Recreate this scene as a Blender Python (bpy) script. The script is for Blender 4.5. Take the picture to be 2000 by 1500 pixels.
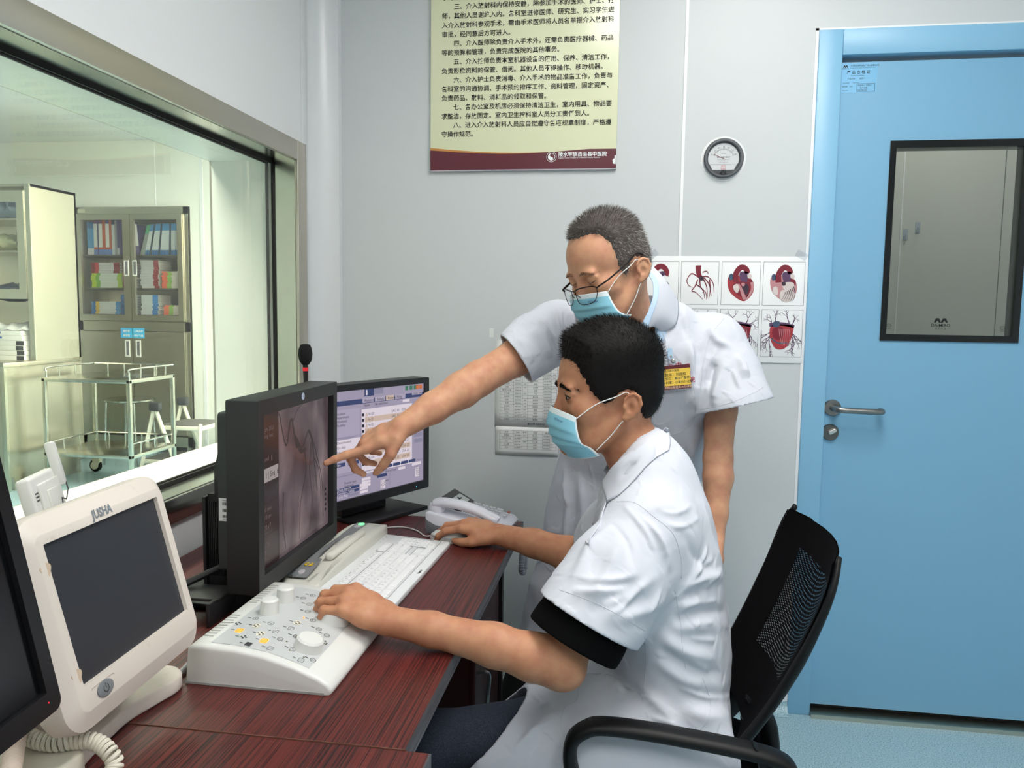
import bpy, bmesh, math, random
import numpy as np
from mathutils import Matrix, Vector
from mathutils.bvhtree import BVHTree
from math import sin, cos, pi, radians as R, sqrt, atan2
random.seed(7); rng = np.random.default_rng(7)
S = bpy.context.scene
C = S.collection
for o in list(bpy.data.objects): bpy.data.objects.remove(o)

# ------------------------------------------------------------------ camera
YAW, PITCH, ROLL, EYE = 0.14731, 0.09218, 0.01349, 1.31
fw = Vector((-sin(YAW)*cos(PITCH), cos(YAW)*cos(PITCH), -sin(PITCH)))
rt = Vector((cos(YAW), sin(YAW), 0)); up = rt.cross(fw)
r2 = rt*cos(ROLL)+up*sin(ROLL); u2 = -rt*sin(ROLL)+up*cos(ROLL)
cd = bpy.data.cameras.new('camera'); cam = bpy.data.objects.new('camera', cd); C.objects.link(cam)
cam.matrix_world = Matrix(((r2.x,u2.x,-fw.x,0),(r2.y,u2.y,-fw.y,0),(r2.z,u2.z,-fw.z,EYE),(0,0,0,1)))
cd.sensor_width = 36; cd.sensor_fit = 'HORIZONTAL'; cd.lens = 1538.83/2000*36
cd.clip_start = 0.02
S.camera = cam
# ------------------------------------------------------------------ view, world
S.view_settings.view_transform = 'Standard'; S.view_settings.look = 'None'
S.view_settings.gamma = 1; S.view_settings.use_curve_mapping = False
S.view_settings.exposure = 0.36
w = bpy.data.worlds.new('world'); S.world = w; w.use_nodes = True
w.node_tree.nodes['Background'].inputs[0].default_value = (.8,.85,.9,1)
w.node_tree.nodes['Background'].inputs[1].default_value = 0.3
LAMP_CONTROL = 9.5      # ceiling panels of the control room
LAMP_THEATRE = 34.0     # unseen ceiling panels of the room beyond the glass
LAMP_CORRIDOR = 9.0
# ------------------------------------------------------------------ helpers
def lin(c):
    return tuple(((x/255/12.92) if x/255 <= .04045 else ((x/255+.055)/1.055)**2.4) for x in c)
MATS = {}
def mat(name, col, rough=.5, metal=0, spec=.5, bump=None, emis=None, coat=0, sss=0, mottle=None, aniso=None, alpha=None):
    if name in MATS: return MATS[name]
    m = bpy.data.materials.new(name); m.use_nodes = True; MATS[name] = m
    nt = m.node_tree; b = nt.nodes['Principled BSDF']
    b.inputs['Base Color'].default_value = (*lin(col), 1); b.inputs['Roughness'].default_value = rough
    b.inputs['Metallic'].default_value = metal; b.inputs['Specular IOR Level'].default_value = spec
    b.inputs['Coat Weight'].default_value = coat
    if sss:
        b.inputs['Subsurface Weight'].default_value = sss; b.inputs['Subsurface Radius'].default_value = (.012,.005,.003); b.inputs['Subsurface Scale'].default_value = 1
    if emis:
        b.inputs['Emission Color'].default_value = (*lin(emis[0]),1); b.inputs['Emission Strength'].default_value = emis[1]
    if bump or mottle:
        tc = nt.nodes.new('ShaderNodeTexCoord')
    if bump:   # (scale, strength)
        n = nt.nodes.new('ShaderNodeTexNoise'); n.inputs['Scale'].default_value = bump[0]; n.inputs['Detail'].default_value = 3
        bp = nt.nodes.new('ShaderNodeBump'); bp.inputs['Strength'].default_value = bump[1]; bp.inputs['Distance'].default_value = .001 if len(bump) < 3 else bump[2]
        nt.links.new(tc.outputs['Object'], n.inputs['Vector']); nt.links.new(n.outputs['Fac'], bp.inputs['Height']); nt.links.new(bp.outputs['Normal'], b.inputs['Normal'])
    if mottle:  # (scale, colour2, lo, hi)
        n = nt.nodes.new('ShaderNodeTexNoise'); n.inputs['Scale'].default_value = mottle[0]; n.inputs['Detail'].default_value = 4
        r = nt.nodes.new('ShaderNodeMapRange'); r.inputs[1].default_value = mottle[2]; r.inputs[2].default_value = mottle[3]
        x = nt.nodes.new('ShaderNodeMix'); x.data_type = 'RGBA'; x.inputs[6].default_value = (*lin(col),1); x.inputs[7].default_value = (*lin(mottle[1]),1)
        nt.links.new(tc.outputs['Object'], n.inputs['Vector']); nt.links.new(n.outputs['Fac'], r.inputs[0]); nt.links.new(r.outputs[0], x.inputs[0]); nt.links.new(x.outputs[2], b.inputs['Base Color'])
    return m
def glass_mat(name, tint, refl=1.0, rough=0.0):
    if name in MATS: return MATS[name]
    m = bpy.data.materials.new(name); m.use_nodes = True; MATS[name] = m; nt = m.node_tree; nt.nodes.clear()
    o = nt.nodes.new('ShaderNodeOutputMaterial'); t = nt.nodes.new('ShaderNodeBsdfTransparent'); g = nt.nodes.new('ShaderNodeBsdfGlossy')
    t.inputs[0].default_value = (*tint,1); g.inputs['Roughness'].default_value = rough; g.inputs[0].default_value = (refl,refl,refl,1)
    f = nt.nodes.new('ShaderNodeFresnel'); ge=nt.nodes.new('ShaderNodeNewGeometry'); mr=nt.nodes.new('ShaderNodeMapRange'); mr.inputs[3].default_value=1.5; mr.inputs[4].default_value=1/1.5
    nt.links.new(ge.outputs['Backfacing'],mr.inputs[0]); nt.links.new(mr.outputs[0],f.inputs[0])
    x = nt.nodes.new('ShaderNodeMixShader'); nt.links.new(f.outputs[0], x.inputs[0]); nt.links.new(t.outputs[0], x.inputs[1]); nt.links.new(g.outputs[0], x.inputs[2]); nt.links.new(x.outputs[0], o.inputs[0])
    return m
def glow(name, col, st):
    return mat(name, (0,0,0), .6, emis=(col, st))

class G:                                        # a bag of geometry for ONE mesh
    def __init__(s): s.v=[]; s.f=[]; s.mi=[]; s.n=0
    def add(s, v, f, m=0, M=None):
        v = np.asarray(v, float).reshape(-1,3)
        if M is not None:
            M = np.array(M); v = v@M[:3,:3].T+M[:3,3]
        s.v.append(v); k=s.n; s.f += [[i+k for i in q] for q in f]; s.mi += [m]*len(f); s.n += len(v); return s
    def box(s, a, b, m=0, M=None):              # axis box between two corners
        x0,y0,z0 = [min(p,q) for p,q in zip(a,b)]; x1,y1,z1 = [max(p,q) for p,q in zip(a,b)]
        v=[(x0,y0,z0),(x1,y0,z0),(x1,y1,z0),(x0,y1,z0),(x0,y0,z1),(x1,y0,z1),(x1,y1,z1),(x0,y1,z1)]
        return s.add(v,[(3,2,1,0),(4,5,6,7),(0,1,5,4),(1,2,6,5),(2,3,7,6),(3,0,4,7)],m,M)
    def rbox(s, a, b, r=.003, seg=2, m=0, M=None):
        a,b = np.minimum(a,b),np.maximum(a,b); d=b-a; r=min(r,.49*min(d))
        bm=bmesh.new(); bmesh.ops.create_cube(bm,size=1); bmesh.ops.scale(bm,vec=Vector(d),verts=bm.verts)
        bmesh.ops.bevel(bm,geom=bm.edges[:]+bm.verts[:],offset=r,segments=seg,profile=.5,affect='EDGES',clamp_overlap=True)
        bmesh.ops.translate(bm,vec=Vector((a+b)/2),verts=bm.verts); s.bm(bm,m,M); return s
    def bm(s, bm, m=0, M=None):
        bm.verts.index_update(); s.add([tuple(v.co) for v in bm.verts],[[v.index for v in f.verts] for f in bm.faces],m,M); bm.free(); return s
    def prism(s, poly, z0, z1, m=0, M=None, bev=0, seg=2):    # polygon in XY swept along z
        bm=bmesh.new(); vs=[bm.verts.new((x,y,z0)) for x,y in poly]; f=bm.faces.new(vs)
        ret=bmesh.ops.extrude_face_region(bm,geom=[f]); nv=[e for e in ret['geom'] if isinstance(e,bmesh.types.BMVert)]
        bmesh.ops.translate(bm,vec=(0,0,z1-z0),verts=nv); bmesh.ops.recalc_face_normals(bm,faces=bm.faces)
        if bev:
            es=[e for e in bm.edges if abs(e.verts[0].co.z-e.verts[1].co.z)<1e-7]
            bmesh.ops.bevel(bm,geom=es,offset=bev,segments=seg,profile=.5,affect='EDGES',clamp_overlap=True)
        return s.bm(bm,m,M)
    def tube(s, pts, r, n=8, m=0, M=None, caps=True, closed=False, flat=None):
        P=np.asarray(pts,float); k=len(P); rr=np.broadcast_to(np.asarray(r,float),(k,)) if np.ndim(r) else np.full(k,r)
        T=np.gradient(P,axis=0) if not closed else np.roll(P,-1,0)-np.roll(P,1,0)
        T/=np.linalg.norm(T,axis=1)[:,None]+1e-12
        a=np.array([0,0,1.]) if abs(T[0][2])<.9 else np.array([1.,0,0]); u=np.cross(T[0],a); u/=np.linalg.norm(u); V=[]
        ang=np.arange(n)*2*pi/n; fx,fy=flat or (1,1)
        for i in range(k):
            u=u-T[i]*(u@T[i]); u/=np.linalg.norm(u)+1e-12; w_=np.cross(T[i],u)
            V.append(P[i]+rr[i]*(fx*np.cos(ang)[:,None]*u+fy*np.sin(ang)[:,None]*w_))
        F=[]; K=k if closed else k-1
        for i in range(K):
            j=(i+1)%k
            for q in range(n): F.append((i*n+q,i*n+(q+1)%n,j*n+(q+1)%n,j*n+q))
        if caps and not closed: F.append(list(range(n))[::-1]); F.append([(k-1)*n+q for q in range(n)])
        return s.add(np.concatenate(V),F,m,M)
    def lathe(s, prof, n=24, m=0, M=None):      # prof: (r,z) bottom to top about z
        V=[];F=[];ids=[]
        for r,z in prof:
            if r<1e-6: ids.append([len(V)]); V.append((0,0,z))
            else: ids.append(list(range(len(V),len(V)+n))); V += [(r*cos(2*pi*i/n),r*sin(2*pi*i/n),z) for i in range(n)]
        for a,b in zip(ids,ids[1:]):
            for i in range(n):
                j=(i+1)%n
                if len(a)==1 and len(b)==1: continue
                if len(a)==1: F.append((a[0],b[j],b[i]))
                elif len(b)==1: F.append((a[i],a[j],b[0]))
                else: F.append((a[i],a[j],b[j],b[i]))
        if len(ids[0])>1: F.append(ids[0][::-1])
        if len(ids[-1])>1: F.append(ids[-1])
        return s.add(V,F,m,M)
    def cyl(s, p, q, r, n=16, m=0, M=None, r2=None): return s.tube([p,q],[r,r if r2 is None else r2],n,m,M)
    def quad(s, a,b,c,d, m=0, M=None): return s.add([a,b,c,d],[(0,1,2,3)],m,M)
    def grid(s, P, m=0, M=None, wrap=False):    # P[i][j] points
        P=np.asarray(P,float); a,b=P.shape[:2]; F=[]
        for i in range(a-1):
            for j in range(b if wrap else b-1): F.append((i*b+j,i*b+(j+1)%b,(i+1)*b+(j+1)%b,(i+1)*b+j))
        return s.add(P.reshape(-1,3),F,m,M)
    def text(s, txt, size, M=None, m=0, align='LEFT', xs=1, bold=0, ay='TOP_BASELINE', spacing=1):
        v,f=text_geo(txt,align,ay,bold,spacing); 
        return s.add(v*np.array([size*xs,size,1]),f,m,M)
TXT={}
def text_geo(txt, align='LEFT', ay='TOP_BASELINE', bold=0, spacing=1):
    k=(txt,align,ay,bold,spacing)
    if k not in TXT:
        cu=bpy.data.curves.new('t','FONT'); cu.body=txt; cu.size=1; cu.align_x=align; cu.align_y=ay; cu.resolution_u=2; cu.offset=bold; cu.space_character=spacing
        o=bpy.data.objects.new('t',cu); C.objects.link(o); dg=bpy.context.evaluated_depsgraph_get(); dg.update(); me=o.evaluated_get(dg).to_mesh()
        TXT[k]=(np.array([tuple(v.co) for v in me.vertices]).reshape(-1,3),[list(p.vertices) for p in me.polygons])
        o.evaluated_get(dg).to_mesh_clear(); bpy.data.objects.remove(o); bpy.data.curves.remove(cu)
    return TXT[k]
def frame(o, x, y):                             # matrix with origin o, x axis, y axis (z = x cross y)
    x=Vector(x).normalized(); z=x.cross(Vector(y)).normalized(); y=z.cross(x)
    return Matrix(((x.x,y.x,z.x,o[0]),(x.y,y.y,z.y,o[1]),(x.z,y.z,z.z,o[2]),(0,0,0,1)))
def TR(x=0,y=0,z=0,rz=0,rx=0,ry=0): return Matrix.Translation((x,y,z))@Matrix.Rotation(rz,4,'Z')@Matrix.Rotation(ry,4,'Y')@Matrix.Rotation(rx,4,'X')
def mesh_of(g, name, mats, smooth=35):
    me=bpy.data.meshes.new(name); V=np.concatenate(g.v) if g.v else np.zeros((0,3))
    me.from_pydata(V.tolist(),[],g.f); 
    for m_ in (mats if isinstance(mats,(list,tuple)) else [mats]): me.materials.append(m_)
    if any(g.mi): me.polygons.foreach_set('material_index',g.mi)
    if smooth:
        me.polygons.foreach_set('use_smooth',[True]*len(me.polygons))
        if smooth<180: me.set_sharp_from_angle(angle=R(smooth))
    me.update(); return me
def obj(name, g, mats, parent=None, world=False, smooth=35, label=None, kind=None):
    if world and parent is not None:
        q=parent
        while q.name not in WM: q=q.parent
        Mi=np.linalg.inv(np.array(WM[q.name]))
        g2=G(); g2.f=g.f; g2.mi=g.mi; g2.n=g.n; V=np.concatenate(g.v); g2.v=[V@Mi[:3,:3].T+Mi[:3,3]]; g=g2
    o=bpy.data.objects.new(name, mesh_of(g,name,mats,smooth)); C.objects.link(o)
    if parent is not None: o.parent=parent
    if label: o['label']=label
    if kind: o['kind']=kind
    return o
def tag(o, label, cat, group=None, kind=None):
    o['label']=label; o['category']=cat
    if group: o['group']=group
    if kind: o['kind']=kind
    return o
WM={}
def thing(name, label, cat, M=None, group=None):
    o=bpy.data.objects.new(name,None); C.objects.link(o); o.empty_display_size=.05
    M=M or Matrix(); o.matrix_world=M; WM[o.name]=M
    return tag(o,label,cat,group)
def copy_tree(o, M, label=None, group=None):
    c=o.copy(); C.objects.link(c); c.matrix_world=M; WM[c.name]=M
    if label: c['label']=label
    if group: c['group']=group
    for ch in o.children:
        d=ch.copy(); C.objects.link(d); d.parent=c
        for gc in ch.children:
            e=gc.copy(); C.objects.link(e); e.parent=d
    return c
def struct(name, g, mats, label, cat, smooth=35, parent=None):
    o=obj(name,g,mats,parent,smooth=smooth)
    if parent is None: tag(o,label,cat,kind='structure')
    return o
def sthing(name, label, cat, M=None):
    o=thing(name,label,cat,M); o['kind']='structure'; return o
def arc(cx,cy,r,a0,a1,n): return [(cx+r*cos(a0+(a1-a0)*i/n),cy+r*sin(a0+(a1-a0)*i/n)) for i in range(n+1)]
def rrect(w,h,r,n=5,cx=0,cy=0):
    P=[]
    for sx,sy,a in((1,1,0),(-1,1,pi/2),(-1,-1,pi),(1,-1,1.5*pi)): P+=arc(cx+sx*(w/2-r),cy+sy*(h/2-r),r,a,a+pi/2,n)
    return P
def catmull(P, n=8, closed=False):
    P=np.asarray(P,float); k=len(P); out=[]
    for i in range(k if closed else k-1):
        p=[P[(i+j-1)%k] if closed else P[min(max(i+j-1,0),k-1)] for j in range(4)]
        for q in range(n):
            t=q/n; out.append(.5*((2*p[1])+(-p[0]+p[2])*t+(2*p[0]-5*p[1]+4*p[2]-p[3])*t*t+(-p[0]+3*p[1]-3*p[2]+p[3])*t**3))
    if not closed: out.append(P[-1])
    return np.array(out)
def ring_prism(g, outer, inner, z0, z1, m=0, M=None):   # frame between two loops of equal count
    n=len(outer); V=[(x,y,z0) for x,y in outer]+[(x,y,z0) for x,y in inner]+[(x,y,z1) for x,y in outer]+[(x,y,z1) for x,y in inner]; F=[]
    for i in range(n):
        j=(i+1)%n; F+=[(i,n+i,n+j,j),(2*n+i,2*n+j,3*n+j,3*n+i),(i,j,2*n+j,2*n+i),(n+j,n+i,3*n+i,3*n+j)]
    return g.add(V,F,m,M)
# shared materials
WHITE_PANEL=mat('white wall panel',(226,228,230),.38,spec=.4)
GREY_PANEL=mat('grey white wall panel',(205,209,211),.4,spec=.4)
TRIM=mat('aluminium trim white',(225,228,230),.3,spec=.5)
STEEL=mat('brushed stainless steel',(198,192,180),.36,metal=1)
STEEL2=mat('cabinet stainless steel',(205,200,184),.30,metal=1)
CHROME=mat('polished steel tube',(205,205,200),.15,metal=1)
BLACK=mat('black plastic',(24,24,26),.42)
BLACKR=mat('black rubber',(14,14,15),.7)
WHITEP=mat('white plastic',(222,222,218),.38)
CREAM=mat('cream plastic',(226,221,206),.4)
INK=mat('black print',(22,22,24),.7)
# ------------------------------------------------------------------ room shell
XW, YB, XR, YF, ZC = -1.06, 2.611, 2.3, -2.0, 2.75     # window wall, back wall, right wall, wall behind the camera, ceiling
XF = -1.335                                             # far face of the window wall
DX0, DX1, DZ = .618, 1.52, 2.10                         # door opening
WY0, WY1, WZ0, WZ1 = .25, 2.405, .862, 1.775            # window opening
FLOORM = mat('speckled blue vinyl floor',(150,183,196),.33,spec=.5)
def _floor():
    nt=FLOORM.node_tree; b=nt.nodes['Principled BSDF']; tc=nt.nodes.new('ShaderNodeTexCoord')
    v=nt.nodes.new('ShaderNodeTexVoronoi'); v.inputs['Scale'].default_value=150; nt.links.new(tc.outputs['Object'],v.inputs['Vector'])
    n=nt.nodes.new('ShaderNodeTexNoise'); n.inputs['Scale'].default_value=260; n.inputs['Detail'].default_value=2; nt.links.new(tc.outputs['Object'],n.inputs['Vector'])
    cr=nt.nodes.new('ShaderNodeValToRGB'); e=cr.color_ramp; e.interpolation='LINEAR'
    e.elements[0].position=.30; e.elements[0].color=(*lin((96,132,152)),1); e.elements[1].position=.62; e.elements[1].color=(*lin((176,204,212)),1)
    q=e.elements.new(.45); q.color=(*lin((150,184,197)),1)
    nt.links.new(n.outputs['Fac'],cr.inputs[0]); nt.links.new(cr.outputs[0],b.inputs['Base Color'])
_floor()
g=G().box((XW-.0,YF,-.06),(XR,YB,0)); struct('floor',g,FLOORM,'pale blue speckled vinyl floor of the control room','floor')
g=G().box((XF,YF,ZC),(XR+.1,YB+.1,ZC+.06)); struct('ceiling',g,WHITE_PANEL,'white panel ceiling of the control room','ceiling')
g=G(); g.box((XF,YB,0),(DX0-.07,YB+.1,ZC)); g.box((DX0-.07,YB,DZ+.077),(DX1+.07,YB+.1,ZC)); g.box((DX1+.07,YB,0),(XR+.1,YB+.1,ZC))
struct('wall_back',g,GREY_PANEL,'light grey panel wall carrying the notice board and gauge','wall')
g=G(); g.box((XW,YF,0),(XF,YB,WZ0)); g.box((XW,YF,WZ1),(XF,YB,ZC)); g.box((XW,YF,WZ0),(XF,WY0,WZ1)); g.box((XW,WY1,WZ0),(XF,YB,WZ1))
struct('wall_left',g,WHITE_PANEL,'white panel wall around the observation window','wall')
g=G().box((XR,YF,0),(XR+.1,YB,ZC)); struct('wall_right',g,GREY_PANEL,'light grey panel wall right of the blue door','wall')
g=G().box((XF,YF-.1,0),(XR+.1,YF,ZC)); struct('wall_front',g,GREY_PANEL,'light grey panel wall behind the camera','wall')
# rounded corner strip between the window wall and the back wall, with aluminium clip edges
g=G()
P=[(XW+.0005,YB-.150),(XW+.006,YB-.150),(XW+.006,YB-.115),(XW+.004,YB-.112),(XW+.004,YB-.100)]
P+=[(XW+.076-.072*cos(a),YB-.1+.072*sin(a)) for a in np.linspace(0,pi/2,12)][1:]+[(XW+.080,YB-.028),(XW+.080,YB-.0005),(XW+.0005,YB-.0005)]
g.prism(P,0.0,ZC); struct('trim_1',g,TRIM,'rounded white corner strip left of the notice board','trim',smooth=60)
for i,(y,r) in enumerate(((YB-.150,.0018),(YB-.113,.0016),(YB-.139,.0012),(YB-.126,.0012))): pass
# panel joints of the back wall, the vinyl upstand and its white edge
g=G().box((.147,YB-.003,.04),(.156,YB,ZC)); struct('trim_2',g,mat('white joint sealant',(240,241,242),.4),'white joint line between the back wall panels','trim')
g=G().box((DX0-.079,YB-.003,.036),(DX0-.07,YB,DZ+.084)); g.box((DX0-.079,YB-.003,DZ+.077),(XR,YB,DZ+.084)); struct('trim_3',g,MATS['white joint sealant'],'white sealant line around the blue door frame','trim')
def cove(x0,x1):
    g=G(); Pp=[(0,0)]+[(-.045+.045*sin(a),.045-.045*cos(a)) for a in np.linspace(pi/2,0,7)]
    g.prism([(y,z) for y,z in Pp],x0,x1,M=frame((0,YB,0),(0,1,0),(0,0,1))); return g
g=G(); Pp=[(0,0),(0,.038)]+[(-.003-.04*(1-cos(a)),.038-.037*sin(a)) for a in np.linspace(0,pi/2,7)]
V=[]
for (x0,x1) in ((XW+.08,DX0-.07),):
    n=len(Pp); v=[(x0,YB+y,z) for y,z in Pp]+[(x1,YB+y,z) for y,z in Pp]
    g.add(v,[tuple(range(n))[::-1],tuple(range(n,2*n))]+[(i,(i+1)%n,n+(i+1)%n,n+i) for i in range(n)])
struct('baseboard_back',g,FLOORM,'blue vinyl upstand curving up the back wall','baseboard',smooth=60)
g=G().box((XW+.08,YB-.004,.036),(DX0-.079,YB,.041)); struct('trim_4',g,MATS['white joint sealant'],'thin white edge strip above the vinyl upstand','trim')
# ceiling lamps (edge lit panels let into the ceiling)
def lamp(x,y,wx,wy,st,label,col=(255,253,248)):
    t=thing('ceiling_panel_lamp',label,'ceiling lamp',TR(x,y,ZC))
    f=G(); ring_prism(f,rrect(wx+.05,wy+.05,.004,1),rrect(wx,wy,.002,1),-.012,-.0002); obj('frame',f,TRIM,t)
    d=G().box((-wx/2,-wy/2,-.008),(wx/2,wy/2,-.003)); obj('diffuser',d,glow('lit panel %g'%st,col,st),t)
lamp(.45,1.25,.6,1.2,LAMP_CONTROL*1.35,'lit ceiling panel above the office chair')
lamp(1.2,-.5,.6,1.2,LAMP_CONTROL*.75,'lit ceiling panel behind the camera on the door side')
lamp(-.35,-.5,.6,1.2,LAMP_CONTROL*.75,'lit ceiling panel behind the camera on the window side')
# ------------------------------------------------------------------ observation window
t=sthing('window_1','stainless steel framed lead glass observation window','window',TR(XW,WY0,WZ0))
STEEL_REFL_DARK=mat('steel darkened for reflection',(150,147,142),.16,metal=1)  # bottom strip steel coloured darker for the dark surroundings it mirrors
def fb(name,a,b,m,r=.0025):
    g=G().rbox(a,b,r,2); return obj(name,g,m,t,world=True)
fo,fi=.013,.062
fb('frame',(XW+.0005,WY0-fi,WZ1),(XW+fo,WY1-.001,WZ1+.0605),STEEL)
fb('frame',(XW+.0005,WY1,WZ0-.06),(XW+fo,WY1+.067,WZ1+.0605),STEEL)
fb('frame',(XW+.0005,WY0-fi,WZ0-.06),(XW+fo,WY1-.001,WZ0),STEEL_REFL_DARK)
fb('frame',(XW+.0005,WY0-fi,WZ0+.001),(XW+fo,WY0,WZ1-.001),STEEL)
J=mat('steel reveal lining',(205,205,195),.2,metal=1)
e=.0012
for nm,x0,x1,mt in (('reveal',XW+.001,-1.1285,J),('far_reveal',-1.1515,XF-.004,mat('pale reveal lining',(222,226,220),.3))):
    g=G(); g.box((x0,WY0,WZ1-e),(x1,WY1,WZ1)); g.box((x0,WY0,WZ0),(x1,WY1,WZ0+e)); g.box((x0,WY1-e,WZ0),(x1,WY1,WZ1)); g.box((x0,WY0,WZ0),(x1,WY0+e,WZ1)); obj(nm,g,mt,t,world=True)
g=G(); b=.012
for x0,x1 in ((-1.128,-1.133),(-1.147,-1.152)):
    g.box((x0,WY0,WZ1-b),(x1,WY1,WZ1)); g.box((x0,WY0,WZ0),(x1,WY1,WZ0+b)); g.box((x0,WY1-b,WZ0),(x1,WY1,WZ1)); g.box((x0,WY0,WZ0),(x1,WY0+b,WZ1))
obj('gasket',g,BLACKR,t,world=True)
g=G().box((-1.1335,WY0+.002,WZ0+.002),(-1.1465,WY1-.002,WZ1-.002)); obj('glass_pane',g,glass_mat('lead glass',(.968,.968,.925)),t,world=True)
g=G()
for a,b_ in (((WY0-.05,WZ1),(WY1+.05,WZ1+.05)),((WY0-.05,WZ0-.05),(WY1+.05,WZ0)),((WY0-.05,WZ0),(WY0,WZ1)),((WY1,WZ0),(WY1+.05,WZ1))):
    g.box((XF-.004,a[0],a[1]),(XF-.012,b_[0],b_[1]))
obj('far_frame',g,STEEL,t,world=True)
# ------------------------------------------------------------------ blue door
BLUE=mat('sky blue steel door',(126,178,210),.36,spec=.45)
BLUE2=mat('sky blue door frame',(136,188,220),.36,spec=.45)
t=sthing('door_1','sky blue steel door with a black rimmed viewing window','door',TR(DX0,YB,0))
g=G(); g.rbox((DX0-.07,YB-.012,0),(DX0,YB+.1,DZ+.077),.003); g.rbox((DX1,YB-.012,0),(DX1+.07,YB+.1,DZ+.077),.003); g.rbox((DX0,YB-.012,DZ),(DX1,YB+.1,DZ+.077),.003)
obj('frame',g,BLUE2,t,world=True)
LY=YB+.012; VX0,VX1,VZ0,VZ1=.776,1.178,1.234,1.846
g=G()
for a,b_ in (((DX0+.003,.03),(VX0+.01,DZ-.016)),((VX1-.01,.03),(DX1-.003,DZ-.016)),((VX0+.01,.03),(VX1-.01,VZ0+.01)),((VX0+.01,VZ1-.01),(VX1-.01,DZ-.016))):
    g.box((a[0],LY,a[1]),(b_[0],LY+.045,b_[1]))
obj('leaf',g,BLUE,t,world=True)
g=G(); ring_prism(g,[(VX0,VZ0),(VX1,VZ0),(VX1,VZ1),(VX0,VZ1)],[(VX0+.018,VZ0+.02),(VX1-.018,VZ0+.02),(VX1-.018,VZ1-.022),(VX0+.018,VZ1-.022)],-.005,.05,M=frame((0,LY+.045,0),(1,0,0),(0,0,1)))
wf=obj('window_frame',g,mat('black glossy rim',(10,11,13),.18),t,world=True)
def pane(nm,a,b,m,parent):
    return obj(nm,G().box(a,b),m,parent)
gp=G().box((VX0+.012,LY+.004,VZ0+.012),(VX1-.012,LY+.009,VZ1-.012)); gl=obj('glass_pane',gp,glass_mat('door glass',(.93,.94,.91)),t,world=True)
# marks on the door glass
g=G(); zf=frame((0,LY+.0035,0),(1,0,0),(0,0,1)); cx,cz=.955,1.292
for s in(-1,1):
    pts=[(cx+s*.010+dx,cz+dz) for dx,dz in((-.0105,0),(-.0045,.014),(.0045,.014),(.0105,0),(.005,0),(.0,.007),(-.005,0))]
    g.prism(pts,0,.0003,M=zf)
g.text('DAIMIAO',.0135,zf@TR(cx,cz-.0125,0),align='CENTER',bold=.01); g.text('明 苑 门 窗',.0065,zf@TR(cx,cz-.0205,0),align='CENTER')
for x,z in ((.803,1.281),(1.133,1.279)):
    ring_prism(g,[(x+.0075*cos(a),z+.0055*sin(a)) for a in np.linspace(0,2*pi,17)[:-1]],[(x+.0065*cos(a),z+.0046*sin(a)) for a in np.linspace(0,2*pi,17)[:-1]],0,.0003,M=zf)
    g.text('CC',.006,zf@TR(x,z-.002,0),align='CENTER'); g.text('G00054',.0042,zf@TR(x,z-.011,0),align='CENTER')
obj('glass_mark',g,INK,t,world=True)
# lever handle and lock
SATIN=mat('satin nickel',(150,148,145),.3,metal=1)
hx,hz=.645,1.017; HM=frame((hx,LY,hz),(1,0,0),(0,0,1))
g=G(); g.lathe([(0,0),(.0265,0),(.0265,.006),(.0245,.009),(0,.009)],28,M=HM); 
pl=catmull([(0,0,.009),(0,0,.035),(.006,0,.050),(.022,-.001,.056),(.06,-.002,.057),(.115,-.003,.057),(.134,-.003,.052),(.139,-.003,.038),(.139,-.003,.022)],6); g.tube(pl,.0098,14,M=HM)
obj('lever_handle',g,SATIN,t,world=True)
KM=frame((.642,LY,.938),(1,0,0),(0,0,1)); g=G(); g.lathe([(0,0),(.0265,0),(.0265,.006),(.0245,.009),(0,.009)],28,M=KM); lo=obj('lock',g,mat('dark nickel',(120,118,115),.3,metal=1),t,world=True)
g=G(); g.prism(rrect(.026,.012,.0058,5),.009,.02,M=KM@TR(.004,.004,0,rz=.5),bev=.0015); obj('thumb_turn',g,mat('light nickel',(225,222,218),.3,metal=1),t,world=True)
g=G(); g.box((DX0,YB-.03,0),(DX1,YB+.06,.012)); g.box((DX0,YB-.032,.0),(DX1,YB-.03,.014)); obj('threshold',g,STEEL2,t,world=True)
g=G().box((DX0+.003,LY+.02,.012),(DX1-.003,LY+.04,.03)); obj('gap_shade_strip',g,BLACKR,t,world=True)  # dark strip standing for the shade in the gap under the leaf
g=G().box((DX0,LY+.046,.012),(DX1,LY+.05,DZ)); 
# certificate sticker (a thing stuck on the leaf)
STK=mat('pale blue label film',(122,186,226),.25)
st=thing('certificate_sticker','pale blue product certificate sticker at the top corner of the door','sticker',TR(.623,LY,1.99))
obj('film',G().box((.623,LY-.0006,1.993),(.727,LY,2.082)),STK,st,world=True)
g=G(); F=frame((0,LY-.0009,0),(1,0,0),(0,0,1))
for s in(-1,1): g.prism([(.6335+s*.003+dx,2.068+dz) for dx,dz in((-.0042,0),(-.0015,.0075),(.0015,.0075),(.0042,0),(.0018,0),(0,.004),(-.0018,0))],0,.0002,M=F)
g.text('DAIMIAO',.005,F@TR(.6335,2.0635,0),align='CENTER'); g.text('大明云净科技(广东)有限公司',.0066,F@TR(.648,2.071,0)); g.text('GUANGDONG CLEAN TECHNOLOGY CO.,LTD',.0034,F@TR(.648,2.0655,0))
g.text('产 品 合 格 证',.0112,F@TR(.638,2.050,0),bold=.008); g.text('Product Certificate',.005,F@TR(.65,2.0425,0)); g.text('产品名称:        钢质门',.0054,F@TR(.641,2.033,0))
g.text('P.art name        Steel door',.0044,F@TR(.628,2.0215,0)); g.text('检验员: ϕ003',.0054,F@TR(.626,2.010,0)); g.text('Inspector',.0046,F@TR(.627,1.9985,0))
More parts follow.
